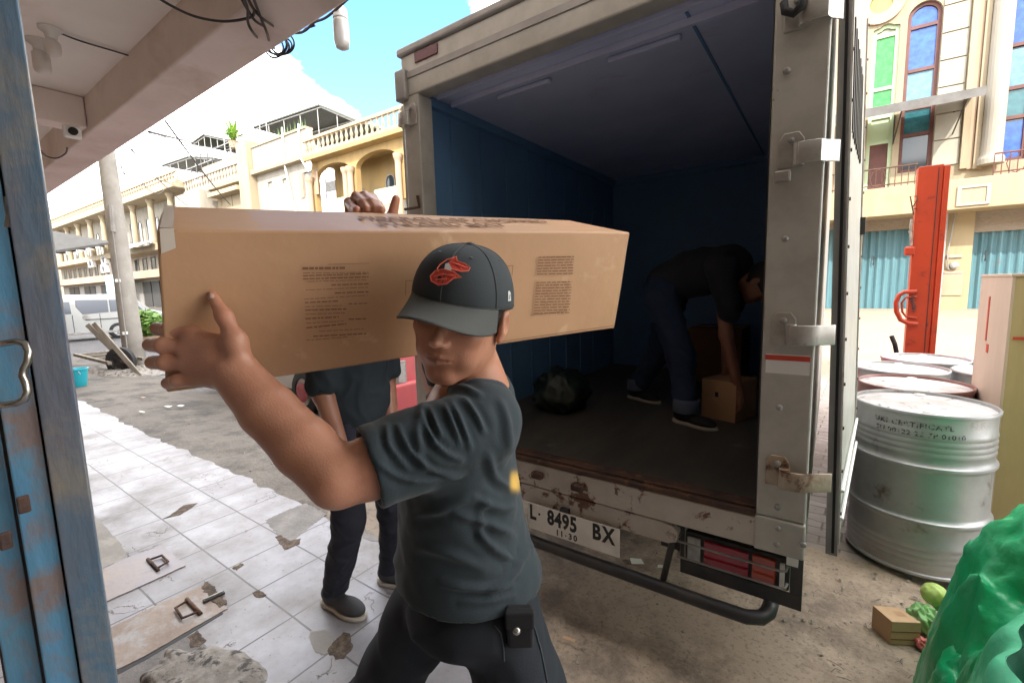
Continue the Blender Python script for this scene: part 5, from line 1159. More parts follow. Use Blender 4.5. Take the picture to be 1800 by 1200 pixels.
tag(lump('pole_footing',pb[0]+.1,pb[1]-.3,1.1,.55,.14,K['conc_rough'],7,n=40,z0=float(gz(pb[0],pb[1]-.2))),kind='structure')
# bucket
bc=atz(137,679,float(gz(-10.5,1.8))); w_=.15
bu=thing('plastic_bucket','turquoise plastic bucket on the ground beside the blue gate','bucket',tuple(bc))
b=MB().lathe([(.11,0),(.115,.01),(.15,.28),(.165,.285),(.165,.305),(.15,.305),(.14,.28),(.105,.02),(.001,.02)],bc,28,caps=False).build('body',K['cyan'],bu); autosmooth(b)
MB().tube([bc+np.array([.165*math.cos(a),.165*math.sin(a)*.3-.0,.27-.10*math.sin(a)]) for a in np.linspace(0,math.pi,9)],.005,6).build('handle',K['white'],bu)
# hand cart with wheel
wc=aty(213,636,2.75); ct=thing('hand_cart','old timber hand cart with a black tyre beside the utility pole','cart',(float(wc[0]),2.75,-.1))
wheel((wc[0],2.75,.16),.29,.11,(.55,-.83,0),ct,rimm=K['dark'])
mb=MB(); x=wc[0]
for yy,zz2 in ((2.55,.16),(3.1,.16)): mb.box(x-2.6,x+.1,yy-.03,yy+.03,zz2-.03,zz2+.03)
for k in range(4): mb.box(x-2.4+.7*k,x-2.3+.7*k,2.58,3.07,.13,.19)
mb.build('frame',K['wood_grey'],ct)
mb=MB(); mb.tube([(x-.3,2.75,.16),(x+.3,2.75,.16)],.03,8); mb.box(x-.35,x-.25,2.6,2.66,-.1,.3); mb.build('axle',K['rust'],ct)
# two planks leaning on pole
def plank(px0,py0,t0,px1,py1,t1,w,lab):
    a=D(px0,py0,t0);b=D(px1,py1,t1); u=(b-a)/np.linalg.norm(b-a); s=np.cross(u,FW); s/=np.linalg.norm(s); n=np.cross(u,s)*.02; s=s*w
    o=MB().hexa([a-s-n,a+s-n,a+s+n,a-s+n,b-s-n,b+s-n,b+s+n,b-s+n]).build('timber_plank',K['wood_grey'],None,bevel=.004); return tag(o,lab,'plank','planks leaning by the pole')
plank(154,570,9.0,206,622,9.2,.05,'shorter grey timber plank leaning against the utility pole, the left one')
plank(165,568,8.8,246,660,8.9,.045,'longer grey timber plank leaning against the utility pole, the right one')
# vehicles
def prof_body(root,name,prof,xa,xb,m,bev=.06,T_=None):
    T_=T_ or (lambda l,w,z:(l,w,z)); o=MB().prism(prof,lambda l,z:T_(l,xa,z),lambda l,z:T_(l,xb,z)).build(name,m,root,bevel=bev,seg=3); return o
# silver van parallel to Y, side plane x=-23 facing +x
vx=-23.0; vz=-.13
van=thing('silver_van','silver minivan parked beyond the utility pole, side windows facing us','van',(vx-.8,3.6,vz))
Tv=lambda l,w,z:(w,l,vz+z)
prof_body(van,'body',[(1.5,.25),(1.42,.7),(1.46,1.0),(1.55,1.55),(1.75,1.72),(5.7,1.75),(6.05,1.62),(6.6,1.08),(7.1,.92),(7.2,.6),(7.2,.25)],vx-1.6,vx,K['silver'],.07,Tv)
def pane(root,pts,x,m=K['glass_dark'],name='side_window',T_=Tv,th=.012):
    return MB().prism(pts,lambda l,z:T_(l,x-.02,z),lambda l,z:T_(l,x+th,z)).build(name,m,root,bevel=.01)
K['glass_car']=mat('car_window',(.10,.12,.16),.1,spec=.7)
ys_=[float(atx(px,540,vx)[1]) for px in (110,124,134,190,193,213)]
pane(van,[(1.75,1.02),(ys_[1]-1.1,1.02),(ys_[1]-1.1,1.5),(1.85,1.5)],vx,K['glass_car'])
pane(van,[(ys_[1]-.95,1.02),(ys_[1],1.04),(ys_[1]-.02,1.48),(ys_[1]-.95,1.5)],vx,K['glass_car'])
pane(van,[(ys_[2]+.15,1.0),(ys_[3],1.05),(ys_[3],1.52),(ys_[2],1.54),(ys_[2]-.02,1.3)],vx,K['glass_car'])
pane(van,[(ys_[4],1.05),(6.3,1.1),(5.95,1.50),(ys_[4],1.52)],vx,K['glass_car'])
mb=MB()
for l in (3.35,ys_[2]-.15,4.95): mb.box(vx+.001,vx+.006,l,l+.02,vz+.3,vz+1.0)
mb.build('door_seam',K['ink'],van)
MB().box(vx,vx+.03,ys_[2]+.2,5.6,vz+.78,vz+.81).build('slide_rail',K['dark'],van,bevel=.005)
MB().lathe([(.0,0),(.10,0),(.10,.012),(0,.012)],(vx,float(atx(151,556,vx)[1]),vz+.88),16,axis=np.array([[0,0,1],[1,0,0],[0,1,0]])).build('fuel_cap',K['gray_metal'],van)
MB().box(vx+.0,vx+.03,1.55,6.3,vz+.25,vz+.34).build('sill_trim',K['gray_metal'],van,bevel=.01)
wheel((vx-.08,float(atx(209,585,vx)[1])+.02,vz+.31),.31,.2,(1,0,0),van); wheel((vx-.08,2.25,vz+.31),.31,.2,(1,0,0),van)
# white car behind
c2=thing('white_car','white car with red tail lamp parked between the utility pole and the carton','car',(-22,8,-.1)); Tc=lambda l,w,z:(w,l,-.08+z)
prof_body(c2,'body',[(7.4,.25),(7.35,.8),(7.4,.95),(7.5,1.38),(9.2,1.42),(9.9,.98),(10.9,.85),(11,.3)],-23.6,-22.0,K['white_car'],.08,Tc)
pane(c2,[(7.55,1.0),(8.3,1.0),(8.3,1.32),(7.7,1.32)],-22,K['glass_car'],T_=Tc); pane(c2,[(8.4,1.0),(9.6,1.0),(9.15,1.34),(8.4,1.34)],-22,K['glass_car'],T_=Tc)
MB().box(-22.05,-21.97,7.33,7.5,.62,.78).build('tail_lamp',K['red_lens'],c2,bevel=.01)
for l in (8.1,10.2): wheel((-22.08,l,-.08+.3),.3,.2,(1,0,0),c2)
# faded red and white small truck behind the man
px_=-4.42; pk=thing('red_pickup','faded red and white small pickup with silver grille behind the two men','pickup',(-6.2,3.9,-.13)); y0,y1=3.08,4.55
Tp=lambda l,w,z:(l,w,-.13+z)
prof_body(pk,'cab',[(-8.3,.30),(-8.3,1.05),(-6.9,1.1),(-6.75,1.5),(-5.6,1.5),(-5.15,1.0),(px_-.02,.88),(px_,.3)],y0,y1,K['pink_red'],.05,Tp)
MB().box(-8.28,-4.9,y0-.012,y0,-.13+.30,-.13+.72).build('side_panel',K['white_car'],pk,bevel=.01)
MB().box(px_-.2,px_+.09,y0-.01,y1+.01,float(atx(692,736,px_+.09)[2]),float(atx(692,679,px_+.09)[2])).build('bumper',K['pink_red'],pk,bevel=.03)
def fy(x,y): return aty  # unused
def pf(px,py,xx=px_+.03): return atx(px,py,xx)
ga,gb=pf(668,640),pf(691,672); gr=MB().box(px_,px_+.03,ga[1]-.12,gb[1]+.02,gb[2]-.03,ga[2]+.06).build('grille',K['chrome'],pk,bevel=.01)
mb=MB()
for k in range(4): z=gb[2]+.01+(ga[2]-gb[2]+.02)*k/4; mb.box(px_+.031,px_+.036,ga[1]-.10,gb[1]-.02,z,z+.035)
mb.build('grille_slat',K['ink'],gr)
ha,hb=pf(694,642),pf(712,672); h_=MB().box(px_,px_+.04,ha[1],hb[1]+.03,hb[2]-.02,ha[2]+.04).build('headlight',K['gray_metal'],pk,bevel=.01); MB().box(px_+.041,px_+.05,ha[1]+.03,hb[1],hb[2]+.01,ha[2]+.01).build('lens',K['white_lens'],h_,bevel=.005)
fa=pf(687,710,px_+.1); MB().box(px_+.088,px_+.095,fa[1]-.07,fa[1]+.07,fa[2]-.045,fa[2]+.045).build('fog_lamp_hole',K['ink'],pk)
wheel((-5.5,y0+.06,-.13+.29),.29,.18,(0,-1,0),pk,rimm=K['white_car']); wheel((-7.6,y0+.06,-.13+.29),.29,.18,(0,-1,0),pk,rimm=K['white_car']); wheel((-5.5,y1-.06,-.13+.29),.29,.18,(0,1,0),pk)
MB().lathe([(.0,0),(.12,0),(.13,.012),(.0,.02)],(-5.5,y0-.03,-.13+.29),20,axis=np.array([[1,0,0],[0,0,-1],[0,1,0]])).build('hub_disc',K['red_lens'],pk)
pane(pk,[(-6.65,1.02),(-5.75,1.02),(-5.75,1.42),(-6.6,1.42)],y0,K['glass_car'],T_=lambda l,w,z:(l,w-.02 if w<y0 else w-.014,-.13+z))
# grey shed awning at far left
q=[D(60,402,11),D(198,427,11.5),D(95,443,10.2),D(60,450,10)]; aw=thing('shed_awning','dark grey corrugated shed awning jutting out at far left under the canopy','awning',tuple(q[0]))
MB().hexa([p-[0,0,.03] for p in (q[3],q[2],q[1],q[0])]+[p+[0,0,.03] for p in (q[3],q[2],q[1],q[0])]).build('sheet',K['dull_sheet'],aw)
mb=MB()
for k in range(7): 
    a=q[3]+(q[0]-q[3])*k/6; b=q[2]+(q[1]-q[2])*k/6; mb.tube([a-[0,0,.05],b-[0,0,.05]],.03,5)
mb.build('rib',K['dark'],aw)
mb=MB(); mb.tube([(q[3][0],q[3][1],q[3][2]),(q[3][0],q[3][1],-.1)],.05,6); mb.tube([(q[0][0],q[0][1],q[0][2]),(q[0][0],q[0][1],-.1)],.05,6); mb.build('post',K['gray_metal'],aw)
# potted plants near the far car
pp=thing('potted_bush','small leafy green bush in a pot right of the utility pole','bush',tuple(D(262,575,14)))
b=D(262,592,14); b[2]=-.1; MB().lathe([(.2,0),(.28,.35),(.3,.35)],b,14).build('pot',K['peach'],pp)
mb=MB()
for k in range(420):
    d=np.random.normal(size=3); d/=np.linalg.norm(d); r=.45*random.random()**.4; c=b+np.array([0,0,.75])+d*r*np.array([1,1,.9]); a=np.random.normal(size=3)*.05; e=np.random.normal(size=3)*.05; mb.add([c-a,c+e,c+a,c-e],[(0,1,2,3)])
meshobj('foliage',mb.v,mb.f,K['leaf'],pp)
# dark bundle and cartons in the truck
bd=blob('dark_bundle',(-1.45,2.6,.72),.17,mat('dark_green_wrap',(.006,.014,.011),.4,col2=(.02,.035,.024),scale=14,bump=.6,bscale=15),None,21,.35,(1,1.1,.85)); tag(bd,'dark green wrapped bundle on the truck floor behind the man','bundle')
fc=thing('floor_carton','brown carton on the truck floor that the bending worker reaches for','box',(-.50,2.95,ZF))
qq=[np.array(p) for p in ((-.62,2.86),(-.42,2.80),(-.34,3.02),(-.54,3.08))]
MB().prism([tuple(p) for p in qq],lambda x,y:(x,y,ZF+.002),lambda x,y:(x,y,ZF+.24)).build('carton_body',K['card'],fc,bevel=.003)
m=frame(((qq[0][0]+qq[1][0])/2,(qq[0][1]+qq[1][1])/2-.0015,ZF+.17),(qq[1][0]-qq[0][0],qq[1][1]-qq[0][1],0),(0,0,1)); 
mb=MB(); mb.add([tuple(m@Vector(v)) for v in ((-.02,-.03,0),(.0,-.03,0),(.0,.0,0),(-.02,.0,0))],[(0,1,2,3)]); mb.build('printed_mark',K['ink'],fc)
bc_=thing('back_carton','plain brown carton standing at the back of the truck behind the worker','box',(-.75,4.1,ZF))
MB().box(-.95,-.55,3.85,4.3,ZF+.002,ZF+.45).build('carton_body',K['card_print'],bc_,bevel=.003)
MB().box(-.95,-.55,4.05,4.1,ZF+.451,ZF+.453).build('tape',K['tape'],bc_)
# ================= implicit surfaces =================
def surfnets(fn,lo,hi,h):
    lo=np.array(lo,float); n=np.ceil((np.array(hi)-lo)/h).astype(int)+1
    ax=[lo[i]+h*np.arange(n[i]) for i in range(3)]
    val=np.empty(n,np.float32); Yg,Zg=np.meshgrid(ax[1],ax[2],indexing='ij')
    step=max(1,400000//(n[1]*n[2]))
    for i in range(0,n[0],step):
        xs_=ax[0][i:i+step]; P=np.stack([np.repeat(xs_,Yg.size),np.tile(Yg.ravel(),len(xs_)),np.tile(Zg.ravel(),len(xs_))],-1)
        val[i:i+step]=fn(P).reshape(len(xs_),n[1],n[2])
    ins=val<0
    c=[ins[a:n[0]-1+a,b:n[1]-1+b,d:n[2]-1+d] for a in (0,1) for b in (0,1) for d in (0,1)]
    s=sum(x.astype(np.int8) for x in c); act=(s>0)&(s<8)
    idx=-np.ones(act.shape,np.int64); cells=np.argwhere(act); idx[act]=np.arange(len(cells))
    acc=np.zeros((len(cells),3)); cnt=np.zeros(len(cells))
    corner=lambda o: val[cells[:,0]+o[0],cells[:,1]+o[1],cells[:,2]+o[2]]
    for ax_ in range(3):
        for a in (0,1):
            for b in (0,1):
                o0=[0,0,0]; oth=[k for k in range(3) if k!=ax_]; o0[oth[0]]=a; o0[oth[1]]=b; o1=list(o0); o1[ax_]=1
                v0=corner(o0); v1=corner(o1); m=(v0<0)!=(v1<0); t=np.where(m,v0/(v0-v1+1e-20),0)
                p=np.tile(np.array(o0,float),(len(cells),1)); p[:,ax_]=t; acc[m]+=p[m]; cnt[m]+=1
    V=lo+h*(cells+acc/cnt[:,None])
    F=[]
    for ax_ in range(3):
        a_,b_=[k for k in range(3) if k!=ax_]
        sl0=[slice(None)]*3; sl1=[slice(None)]*3; sl0[ax_]=slice(0,-1); sl1[ax_]=slice(1,None)
        e=ins[tuple(sl0)]!=ins[tuple(sl1)]; E_=np.argwhere(e); E_=E_[(E_[:,a_]>0)&(E_[:,b_]>0)&(E_[:,a_]<n[a_]-1)&(E_[:,b_]<n[b_]-1)]
        if not len(E_): continue
        q=[]
        for da,db in ((1,1),(0,1),(0,0),(1,0)):
            k=E_.copy(); k[:,a_]-=da; k[:,b_]-=db; q.append(idx[k[:,0],k[:,1],k[:,2]])
        q=np.stack(q,-1); flip=ins[E_[:,0],E_[:,1],E_[:,2]]
        if ax_==1: flip=~flip
        q[~flip]=q[~flip][:,::-1]; F.append(q)
    F=np.concatenate(F); F=F[(F>=0).all(1)]
    return V,F
def smin(a,b,k): 
    h=np.clip(.5+.5*(b-a)/k,0,1); return b+(a-b)*h-k*h*(1-h)
def smax(a,b,k): return -smin(-a,-b,k)
def cone(p,a,b,ra,rb):
    a=np.asarray(a,float);b=np.asarray(b,float); ba=b-a; h=np.clip(((p-a)@ba)/(ba@ba+1e-12),0,1); return np.linalg.norm(p-a-h[:,None]*ba,axis=1)-(ra+(rb-ra)*h)
def ell(p,c,r,A=None):
    q=p-np.asarray(c,float); q=q if A is None else q@A; r=np.asarray(r,float)
    k0=np.linalg.norm(q/r,axis=1); k1=np.linalg.norm(q/r**2,axis=1); return k0*(k0-1)/(k1+1e-9)
class SDF:
    def __init__(s): s.ops=[]; s.pts=[]
    def cone(s,a,b,ra,rb=None,k=.015): rb=ra if rb is None else rb; s.ops.append(('c',a,b,ra,rb,k)); s.pts+=[(a,ra),(b,rb)]; return s
    def chain(s,P,R_,k=.012):
        for i in range(len(P)-1): s.cone(P[i],P[i+1],R_[i],R_[i+1],k)
        return s
    def ell(s,c,r,A=None,k=.03): s.ops.append(('e',c,r,A,k)); s.pts.append((c,max(r))); return s
    def fn(s,f,k,c,r): s.ops.append(('f',f,k)); s.pts.append((c,r)); return s
    def __call__(s,p):
        d=None
        for o in s.ops:
            if o[0]=='c': v=cone(p,o[1],o[2],o[3],o[4]); k=o[5]
            elif o[0]=='e': v=ell(p,o[1],o[2],o[3]); k=o[4]
            else: v=o[1](p); k=o[2]
            d=v if d is None else smin(d,v,k)
        return d
    def bounds(s,m=.03):
        lo=np.min([np.array(c)-r for c,r in s.pts],axis=0)-m; hi=np.max([np.array(c)+r for c,r in s.pts],axis=0)+m; return lo,hi
    def mesh(s,h,post=None): lo,hi=s.bounds(); return surfnets((lambda p:post(s(p),p)) if post else s,lo,hi,h)
def relax(V,F,it=2,lam=.5):
    E_=np.concatenate([F[:,[0,1]],F[:,[1,2]],F[:,[2,3]],F[:,[3,0]]]); E_=np.concatenate([E_,E_[:,::-1]]); n=len(V)
    for _ in range(it):
        acc=np.zeros_like(V); np.add.at(acc,E_[:,0],V[E_[:,1]]); c=np.bincount(E_[:,0],minlength=n)[:,None]; V=V+lam*(acc/np.maximum(c,1)-V)
    return V
def crease(V,s,amp,seed,ks=(1,1,.5)):
    # soft cloth folds: warped ridges with no preferred grid direction
    w=(fbm(V[:,0]*1.3+V[:,2],V[:,1]*1.3-V[:,2]*.7,s*.7,3,seed+20)-.5)
    r=np.zeros(len(V))
    for k,(a,b,c) in enumerate(((.9,.3,.8),(-.4,.8,1.1),(.6,-.7,.9))):
        n=fbm(V[:,0]*a+V[:,2]*c+w*.25,V[:,1]*.9-V[:,0]*b+w*.25,s*(1+.35*k),2,seed+3*k); r+=np.exp(-((n-.5)/.085)**2)*(1-.25*k)
    return (r-.6)*amp*.6
def vnormals(V,F):
    fn_=np.cross(V[F[:,2]]-V[F[:,0]],V[F[:,3]]-V[F[:,1]]); N_=np.zeros_like(V)
    for k in range(4): np.add.at(N_,F[:,k],fn_)
    return N_/(np.linalg.norm(N_,axis=1)[:,None]+1e-12)
def join(parts):
    V=[];F=[];n=0
    for v,f in parts: V.append(v);F.append(f+n); n+=len(v)
    return np.concatenate(V),np.concatenate(F)
def smesh(name,VF,m,parent,tint=None):
    V,F=VF; me=bpy.data.meshes.new(name); me.vertices.add(len(V)); me.vertices.foreach_set('co',V.astype(np.float32).ravel())
    me.loops.add(F.size); me.loops.foreach_set('vertex_index',F.ravel().astype(np.int32)); me.polygons.add(len(F)); me.polygons.foreach_set('loop_start',np.arange(0,F.size,4,dtype=np.int32)); me.polygons.foreach_set('loop_total',np.full(len(F),4,np.int32))
    me.update(calc_edges=True); me.validate(); me.polygons.foreach_set('use_smooth',[True]*len(me.polygons)); me.materials.append(m)
    a=me.attributes.new('tint','FLOAT','POINT')
    if tint is not None and len(tint)==len(me.vertices): a.data.foreach_set('value',tint.astype(np.float32))
    return place(bpy.data.objects.new(name,me),parent)
RH=np.array([RT[0],RT[1],0]); RH/=np.linalg.norm(RH); FH=np.array([FW[0],FW[1],0]); FH/=np.linalg.norm(FH); ZU=np.array([0,0,1.])
# ---------- head (local: x person's left, y forward, z up) ----------
def headf(q,ears=True,open_=0):
    x,y,z=q[:,0],q[:,1],q[:,2]; ax_=np.abs(x); s=np.stack([ax_,y,z],-1)
    d=ell(q,(0,-.012,.035),(.077,.094,.088))
    d=smin(d,ell(q,(0,.022,-.030),(.062,.072,.082)),.03)
    d=smin(d,cone(s,(.050,-.005,-.050),(.012,.068,-.095),.020,.017),.03)   # jaw line
    d=smin(d,ell(q,(0,.074,-.093),(.020,.014,.015)),.016)
    d=smin(d,ell(s,(.043,.060,-.012),(.024,.022,.019)),.018)            # cheekbones
    d=smin(d,ell(s,(.036,.060,-.048),(.020,.022,.026)),.020)
    d=smin(d,cone(s,(.010,.086,.030),(.046,.068,.028),.010,.008),.012)   # brow
    d=smax(d,-ell(s,(.031,.094,.012),(.016,.014,.011)),.010)             # sockets
    d=smin(d,ell(s,(.031,.071,.010),(.0135,.0135,.0125)),.004)          # eye with lids
    d=smax(d,-cone(s,(.021,.0885,.0085),(.041,.082,.0075),.0012,.001),.0015)
    d=smin(d,cone(q,(0,.086,.022),(0,.107,-.018),.0065,.0095),.010)      # nose
    d=smin(d,ell(q,(0,.110,-.019),(.0092,.0100,.0090)),.006)
    d=smin(d,ell(s,(.0118,.098,-.025),(.0066,.0100,.0066)),.006)
    d=smax(d,-ell(s,(.0062,.107,-.0315),(.0036,.005,.003)),.003)
    d=smin(d,ell(q,(0,.082,-.055),(.025,.0135,.018)),.012)
    d=smin(d,cone(s,(.004,.0965,-.0502),(.023,.0865,-.0548),.0042,.0018),.005)
    d=smin(d,cone(s,(.000,.0955,-.0615),(.019,.0875,-.0588),.0052,.0020),.005)
    d=smax(d,-cone(s,(.0,.1000,-.0560),(.026,.0885,-.0565),.0019,.0012),.002)
    d=smax(d,-cone(q,(0,.106,-.036),(0,.104,-.045),.0018,.0022),.004)
    if ears:
        e=ell(s,(.083,-.012,-.002),(.009,.019,.031)); e=smax(e,-ell(s,(.092,-.008,.002),(.007,.011,.019)),.004); d=smin(d,e,.008)
        d=smin(d,ell(s,(.081,-.002,-.028),(.006,.009,.010)),.006)
    return d
def headtint(q):
    x,y,z=np.abs(q[:,0]),q[:,1],q[:,2]
    lip=np.exp(-((z+.0555)/.0085)**2)*np.clip((.025-x)/.006,0,1)*(y>.08)
    brow=np.clip(1-np.abs(z-.0325-.004*(1-((x-.03)/.02)**2))/.0045,0,1)*((x>.012)&(x<.050)&(y>.06))
    lid=np.clip(1-np.abs(z-.009)/.002,0,1)*((x>.018)&(x<.045)&(y>.075))*.9
    beard=.16*np.clip(1-np.abs(z+.08)/.03,0,1)*(y>.03)+.15*np.exp(-((z+.042)/.004)**2)*(x<.026)*(y>.085)
    return np.clip(np.maximum.reduce([lip*.42,brow*.95,lid,beard]),0,1)
def headframe(c,F_,U_): 
    F_=F_/np.linalg.norm(F_); X=np.cross(F_,U_); X/=np.linalg.norm(X); X=-X*-1; L_=np.cross(U_,F_); L_/=np.linalg.norm(L_); U2=np.cross(F_,L_); return np.array(c),np.stack([L_,F_,U2],1)
def headmesh(c,A,neck,h,sc=1.,nr=(.056,.062)):
    s=SDF(); s.fn(lambda p:headf(((p-c)@A)/sc)*sc,.0,c,.14*sc)
    s.ops=[('f',lambda p:headf(((p-c)@A)/sc)*sc,.001)]
    a=c+A@np.array([0,-.022,-.06])*sc; s.cone(a,neck,nr[0]*sc,nr[1]*sc,.022)
    V,F=s.mesh(h); q=((V-c)@A)/sc; t=headtint(q); return V,F,t
# =============== carried carton =================
k_=.95
TL,BL_,TR_,BR_=D(276,404,.74*k_),D(293,690,.83*k_),D(1109,408,1.30*k_),D(1080,577,1.39*k_); KL,KR=D(286,361,.93*k_),D(1000,387,1.49*k_)
def onplane(px,py,o,n): q=ray(px,py); return CAM+q*(((o-CAM)@n)/(q@n))
BR_=onplane(1080,577,TL,np.cross(TR_-TL,BL_-TL)); KR=onplane(1000,387,TL,np.cross(TR_-TL,KL-TL))
KBL=KL+(BL_-TL); KBR=KR+(BR_-TR_)
ct_=thing('long_carton','long brown cardboard carton with printed panels carried on the man\'s shoulder','carton',tuple((TL+BR_)/2))
cbm=bmesh.new(); vv=[cbm.verts.new(p) for p in (BL_,BR_,KBR,KBL,TL,TR_,KR,KL)]
for f in ((3,2,1,0),(4,5,6,7),(0,1,5,4),(1,2,6,5),(2,3,7,6),(3,0,4,7)): cbm.faces.new([vv[i] for i in f])
bmesh.ops.subdivide_edges(cbm,edges=cbm.edges[:],cuts=24,use_grid_fill=True)
bmesh.ops.recalc_face_normals(cbm,faces=cbm.faces)
ce=(TL+BR_+KL+KBR)/4
for v in cbm.verts:
    p=np.array(v.co); n_=float(fbm(np.array(p[0]+p[2]*.5),np.array(p[1]+p[2]),5,2,2))-.5; v.co=Vector(p+(np.array(v.normal))*n_*.004)
me=bpy.data.meshes.new('carton_walls'); cbm.to_mesh(me); me.materials.append(K['card']); ob=place(bpy.data.objects.new('carton_walls',me),ct_)
b=ob.modifiers.new('b','BEVEL'); b.width=.004; b.segments=3; b.limit_method='ANGLE'; b.angle_limit=R(50)
for p_ in me.polygons: p_.use_smooth=True
autosmooth(ob,50)
nF=np.cross(TR_-TL,BL_-TL); nF/=np.linalg.norm(nF)
if nF@(CAM-TL)<0:nF=-nF
nT=np.cross(TR_-TL,KL-TL); nT/=np.linalg.norm(nT)
if nT@ZU<0:nT=-nT
def onF(px,py,o=.0035):
    q=ray(px,py); t=((TL-CAM)@nF)/(q@nF); return CAM+q*t+nF*o
mb=MB()
def stripe(x0,y0,x1,y1,w):
    a=onF(x0,y0-w/2);b=onF(x1,y1-w/2);c=onF(x1,y1+w/2);d=onF(x0,y0+w/2); mb.add([a,b,c,d],[(0,3,2,1)])
def words(x0,y0,x1,y1,w,gap=.25):
    x=x0
    while x<x1:
        l=random.uniform(4,13); xe_=min(x+l,x1); f=lambda v:y0+(y1-y0)*(v-x0)/(x1-x0); stripe(x,f(x),xe_,f(xe_),w); x=xe_+random.uniform(1.2,2.6)
# left panel (530..648, 460..600)
stripe(575,464,648,462,.8); words(531,471,606,470,4)
for (a,y0,b,y1,w) in ((532,479,646,478,1.2),(532,484,647,480,2),(532,489.5,647,486,2),(540,494,646,491,1),(582,500,647,498,2),(537,509,646,504,1),(588,514,647,512,2),(534,525,646,518,1),(535,531,594,528,2),(612,533,645,532,1.5),(536,544,608,542,2),(536,559,595,556,2),(612,560,643,559,2),(538,575,608,568,2),(550,590,643,585,2),(538,597,610,591,1.2),(536,551,606,549,1),(536,538,600,536,1),(537,567,606,563,1),(560,581,640,577,1)): words(a,y0,b,y1,w)
mb.build('printed_lines',K['card_print'],ct_); mb=MB()
for k in range(21):
    if k in (7,8): continue
    y=451+k*4.9; xo=-.45*(y-451)*.21; words(945+xo*.9,y+1,1008+xo*.9,y-.5,1.7)
stripe(931,553,996,546,.9); stripe(945,452,1008,450,.8)
mb.build('printed_table',K['card_print'],ct_); mb=MB()
for (x0,y0,x1,y1) in ((712,493,743,492),): stripe(x0,y0,x1,y1,.9)
a=onF(712,493);b=onF(713,493);c=onF(712.5,518);d=onF(711.5,518); mb.add([a,b,c,d],[(0,3,2,1)]); stripe(884,468,901,466,.9); a=onF(900,466);b=onF(901,466);c=onF(899,484);d=onF(898,484); mb.add([a,b,c,d],[(0,3,2,1)])
mb.build('printed_box',K['card_print'],ct_)
mb=MB(); stripe(862,600,1076,571,.9) if 0 else None
a=onF(850,603);b=onF(1077,571);c=onF(1077,572);d=onF(850,604.2); mb.add([a,b,c,d],[(0,3,2,1)]); mb.build('flap_seam',K['card_print'],ct_)
# words on top face
u=(TR_-TL)/np.linalg.norm(TR_-TL); v=(KL-TL); v=v-u*(v@u); v/=np.linalg.norm(v)
def onT(px,py):
    q=ray(px,py); t=((TL-CAM)@nT)/(q@nT); return CAM+q*t
for s,(px,py),size in (('FIBERGLASS CHOPPED',(815,389),.048),('STRAND MAT',(785,397),.048)):
    m=frame(onT(px,py)+nT*.0035,u,v); text(s,size,K['card_print'],'printed_words',ct_,m,extrude=.0003,off=.001,space=1.05)
# tape along the left end
mb=MB(); 
def lerp(a,b,t): return a+(b-a)*t
eo=-u*.0035
w_=u*.004; e_=u*.022; dn_=(BL_-TL)
mb.add([TL+w_+nF*.004+nT*.003,TL+e_+nF*.004+nT*.003,TL+e_*1.05+dn_*.10+nF*.004,TL+w_+dn_*.13+nF*.004],[(0,1,2,3)])
mb.add([TL+w_+nT*.004+nF*.003,TL+e_+nT*.004+nF*.003,lerp(TL,KL,.9)+e_*.9+nT*.004,lerp(TL,KL,.9)+w_+nT*.004],[(0,1,2,3)])
mb.build('tape',K['tape'],ct_)
# =============== main man ===============
man=thing('person','man in a charcoal t-shirt and dark baseball cap carrying the long carton','person',(float(D(830,1040,.95)[0]),float(D(830,1040,.95)[1]),0))
hc=D(811,556,.86); yawh,pth,rlh=R(17),R(10),R(-13)
Fh=-FH*math.cos(yawh)-RH*math.sin(yawh); Fh=Fh*math.cos(pth)-ZU*math.sin(pth)
Lh=np.cross(ZU,Fh); Lh/=np.linalg.norm(Lh); Uh=np.cross(Fh,Lh); Lh,Uh=Lh*math.cos(rlh)+Uh*math.sin(rlh),Uh*math.cos(rlh)-Lh*math.sin(rlh)
HA=np.stack([Lh,Fh,Uh],1)
neck=D(850,700,.945)
hV,hF,hT=headmesh(hc,HA,neck,.0024,1.0)
# left arm and hand (near the camera)
s=SDF()
SHL=D(846,745,.83); EL=D(594,841,.70); WR=D(414,656,.765)
s.chain([SHL,D(650,822,.725)],[.054,.047],.02); s.chain([D(650,822,.725),EL],[.047,.0425],.02)
fm=lerp(EL,WR,.30)+ZU*-.004; s.chain([EL,fm,lerp(EL,WR,.66)-ZU*.006,WR],[.0455,.0465,.0435,.0375],.010)
palm=[(336,588,.772),(328,613,.767),(331,640,.767),(341,665,.772)]
for (x,y,t),r_ in zip(palm,(.0155,.0165,.016,.0145)): s.cone(WR,D(x,y,t),.023,r_,.014)
s.cone(D(380,612,.768),D(382,655,.77),.020,.019,.02)
fing=[[(336,588,.772),(290,580,.772),(270,578,.795),(276,581,.826)],[(328,613,.767),(280,607,.765),(258,606,.792),(265,609,.83)],[(331,640,.767),(284,637,.765),(262,637,.79),(269,640,.824)],[(341,665,.772),(306,668,.768),(289,673,.786),(292,676,.812)]]
for f,r0 in zip(fing,(.0118,.0124,.0120,.0108)): s.chain([D(p[0]+7,p[1],p[2]) for p in f],[r0*1.12,r0*1.06,r0*.98,r0*.85],.0025); 
for f,r0 in zip(fing,(.0126,.0134,.0130,.0114)): s.ell(D(f[1][0]+7,f[1][1],f[1][2]-.002),(r0*1.06,)*3,None,.005)
s.chain([D(425,640,.757),D(414,598,.748),D(394,556,.752),D(373,520,.765)],[.0190,.0150,.0118,.0088],.012)
s.cone(D(414,605,.752),D(350,600,.770),.012,.010,.02)
aV,aF=s.mesh(.0026); aV=relax(aV,aF,2)
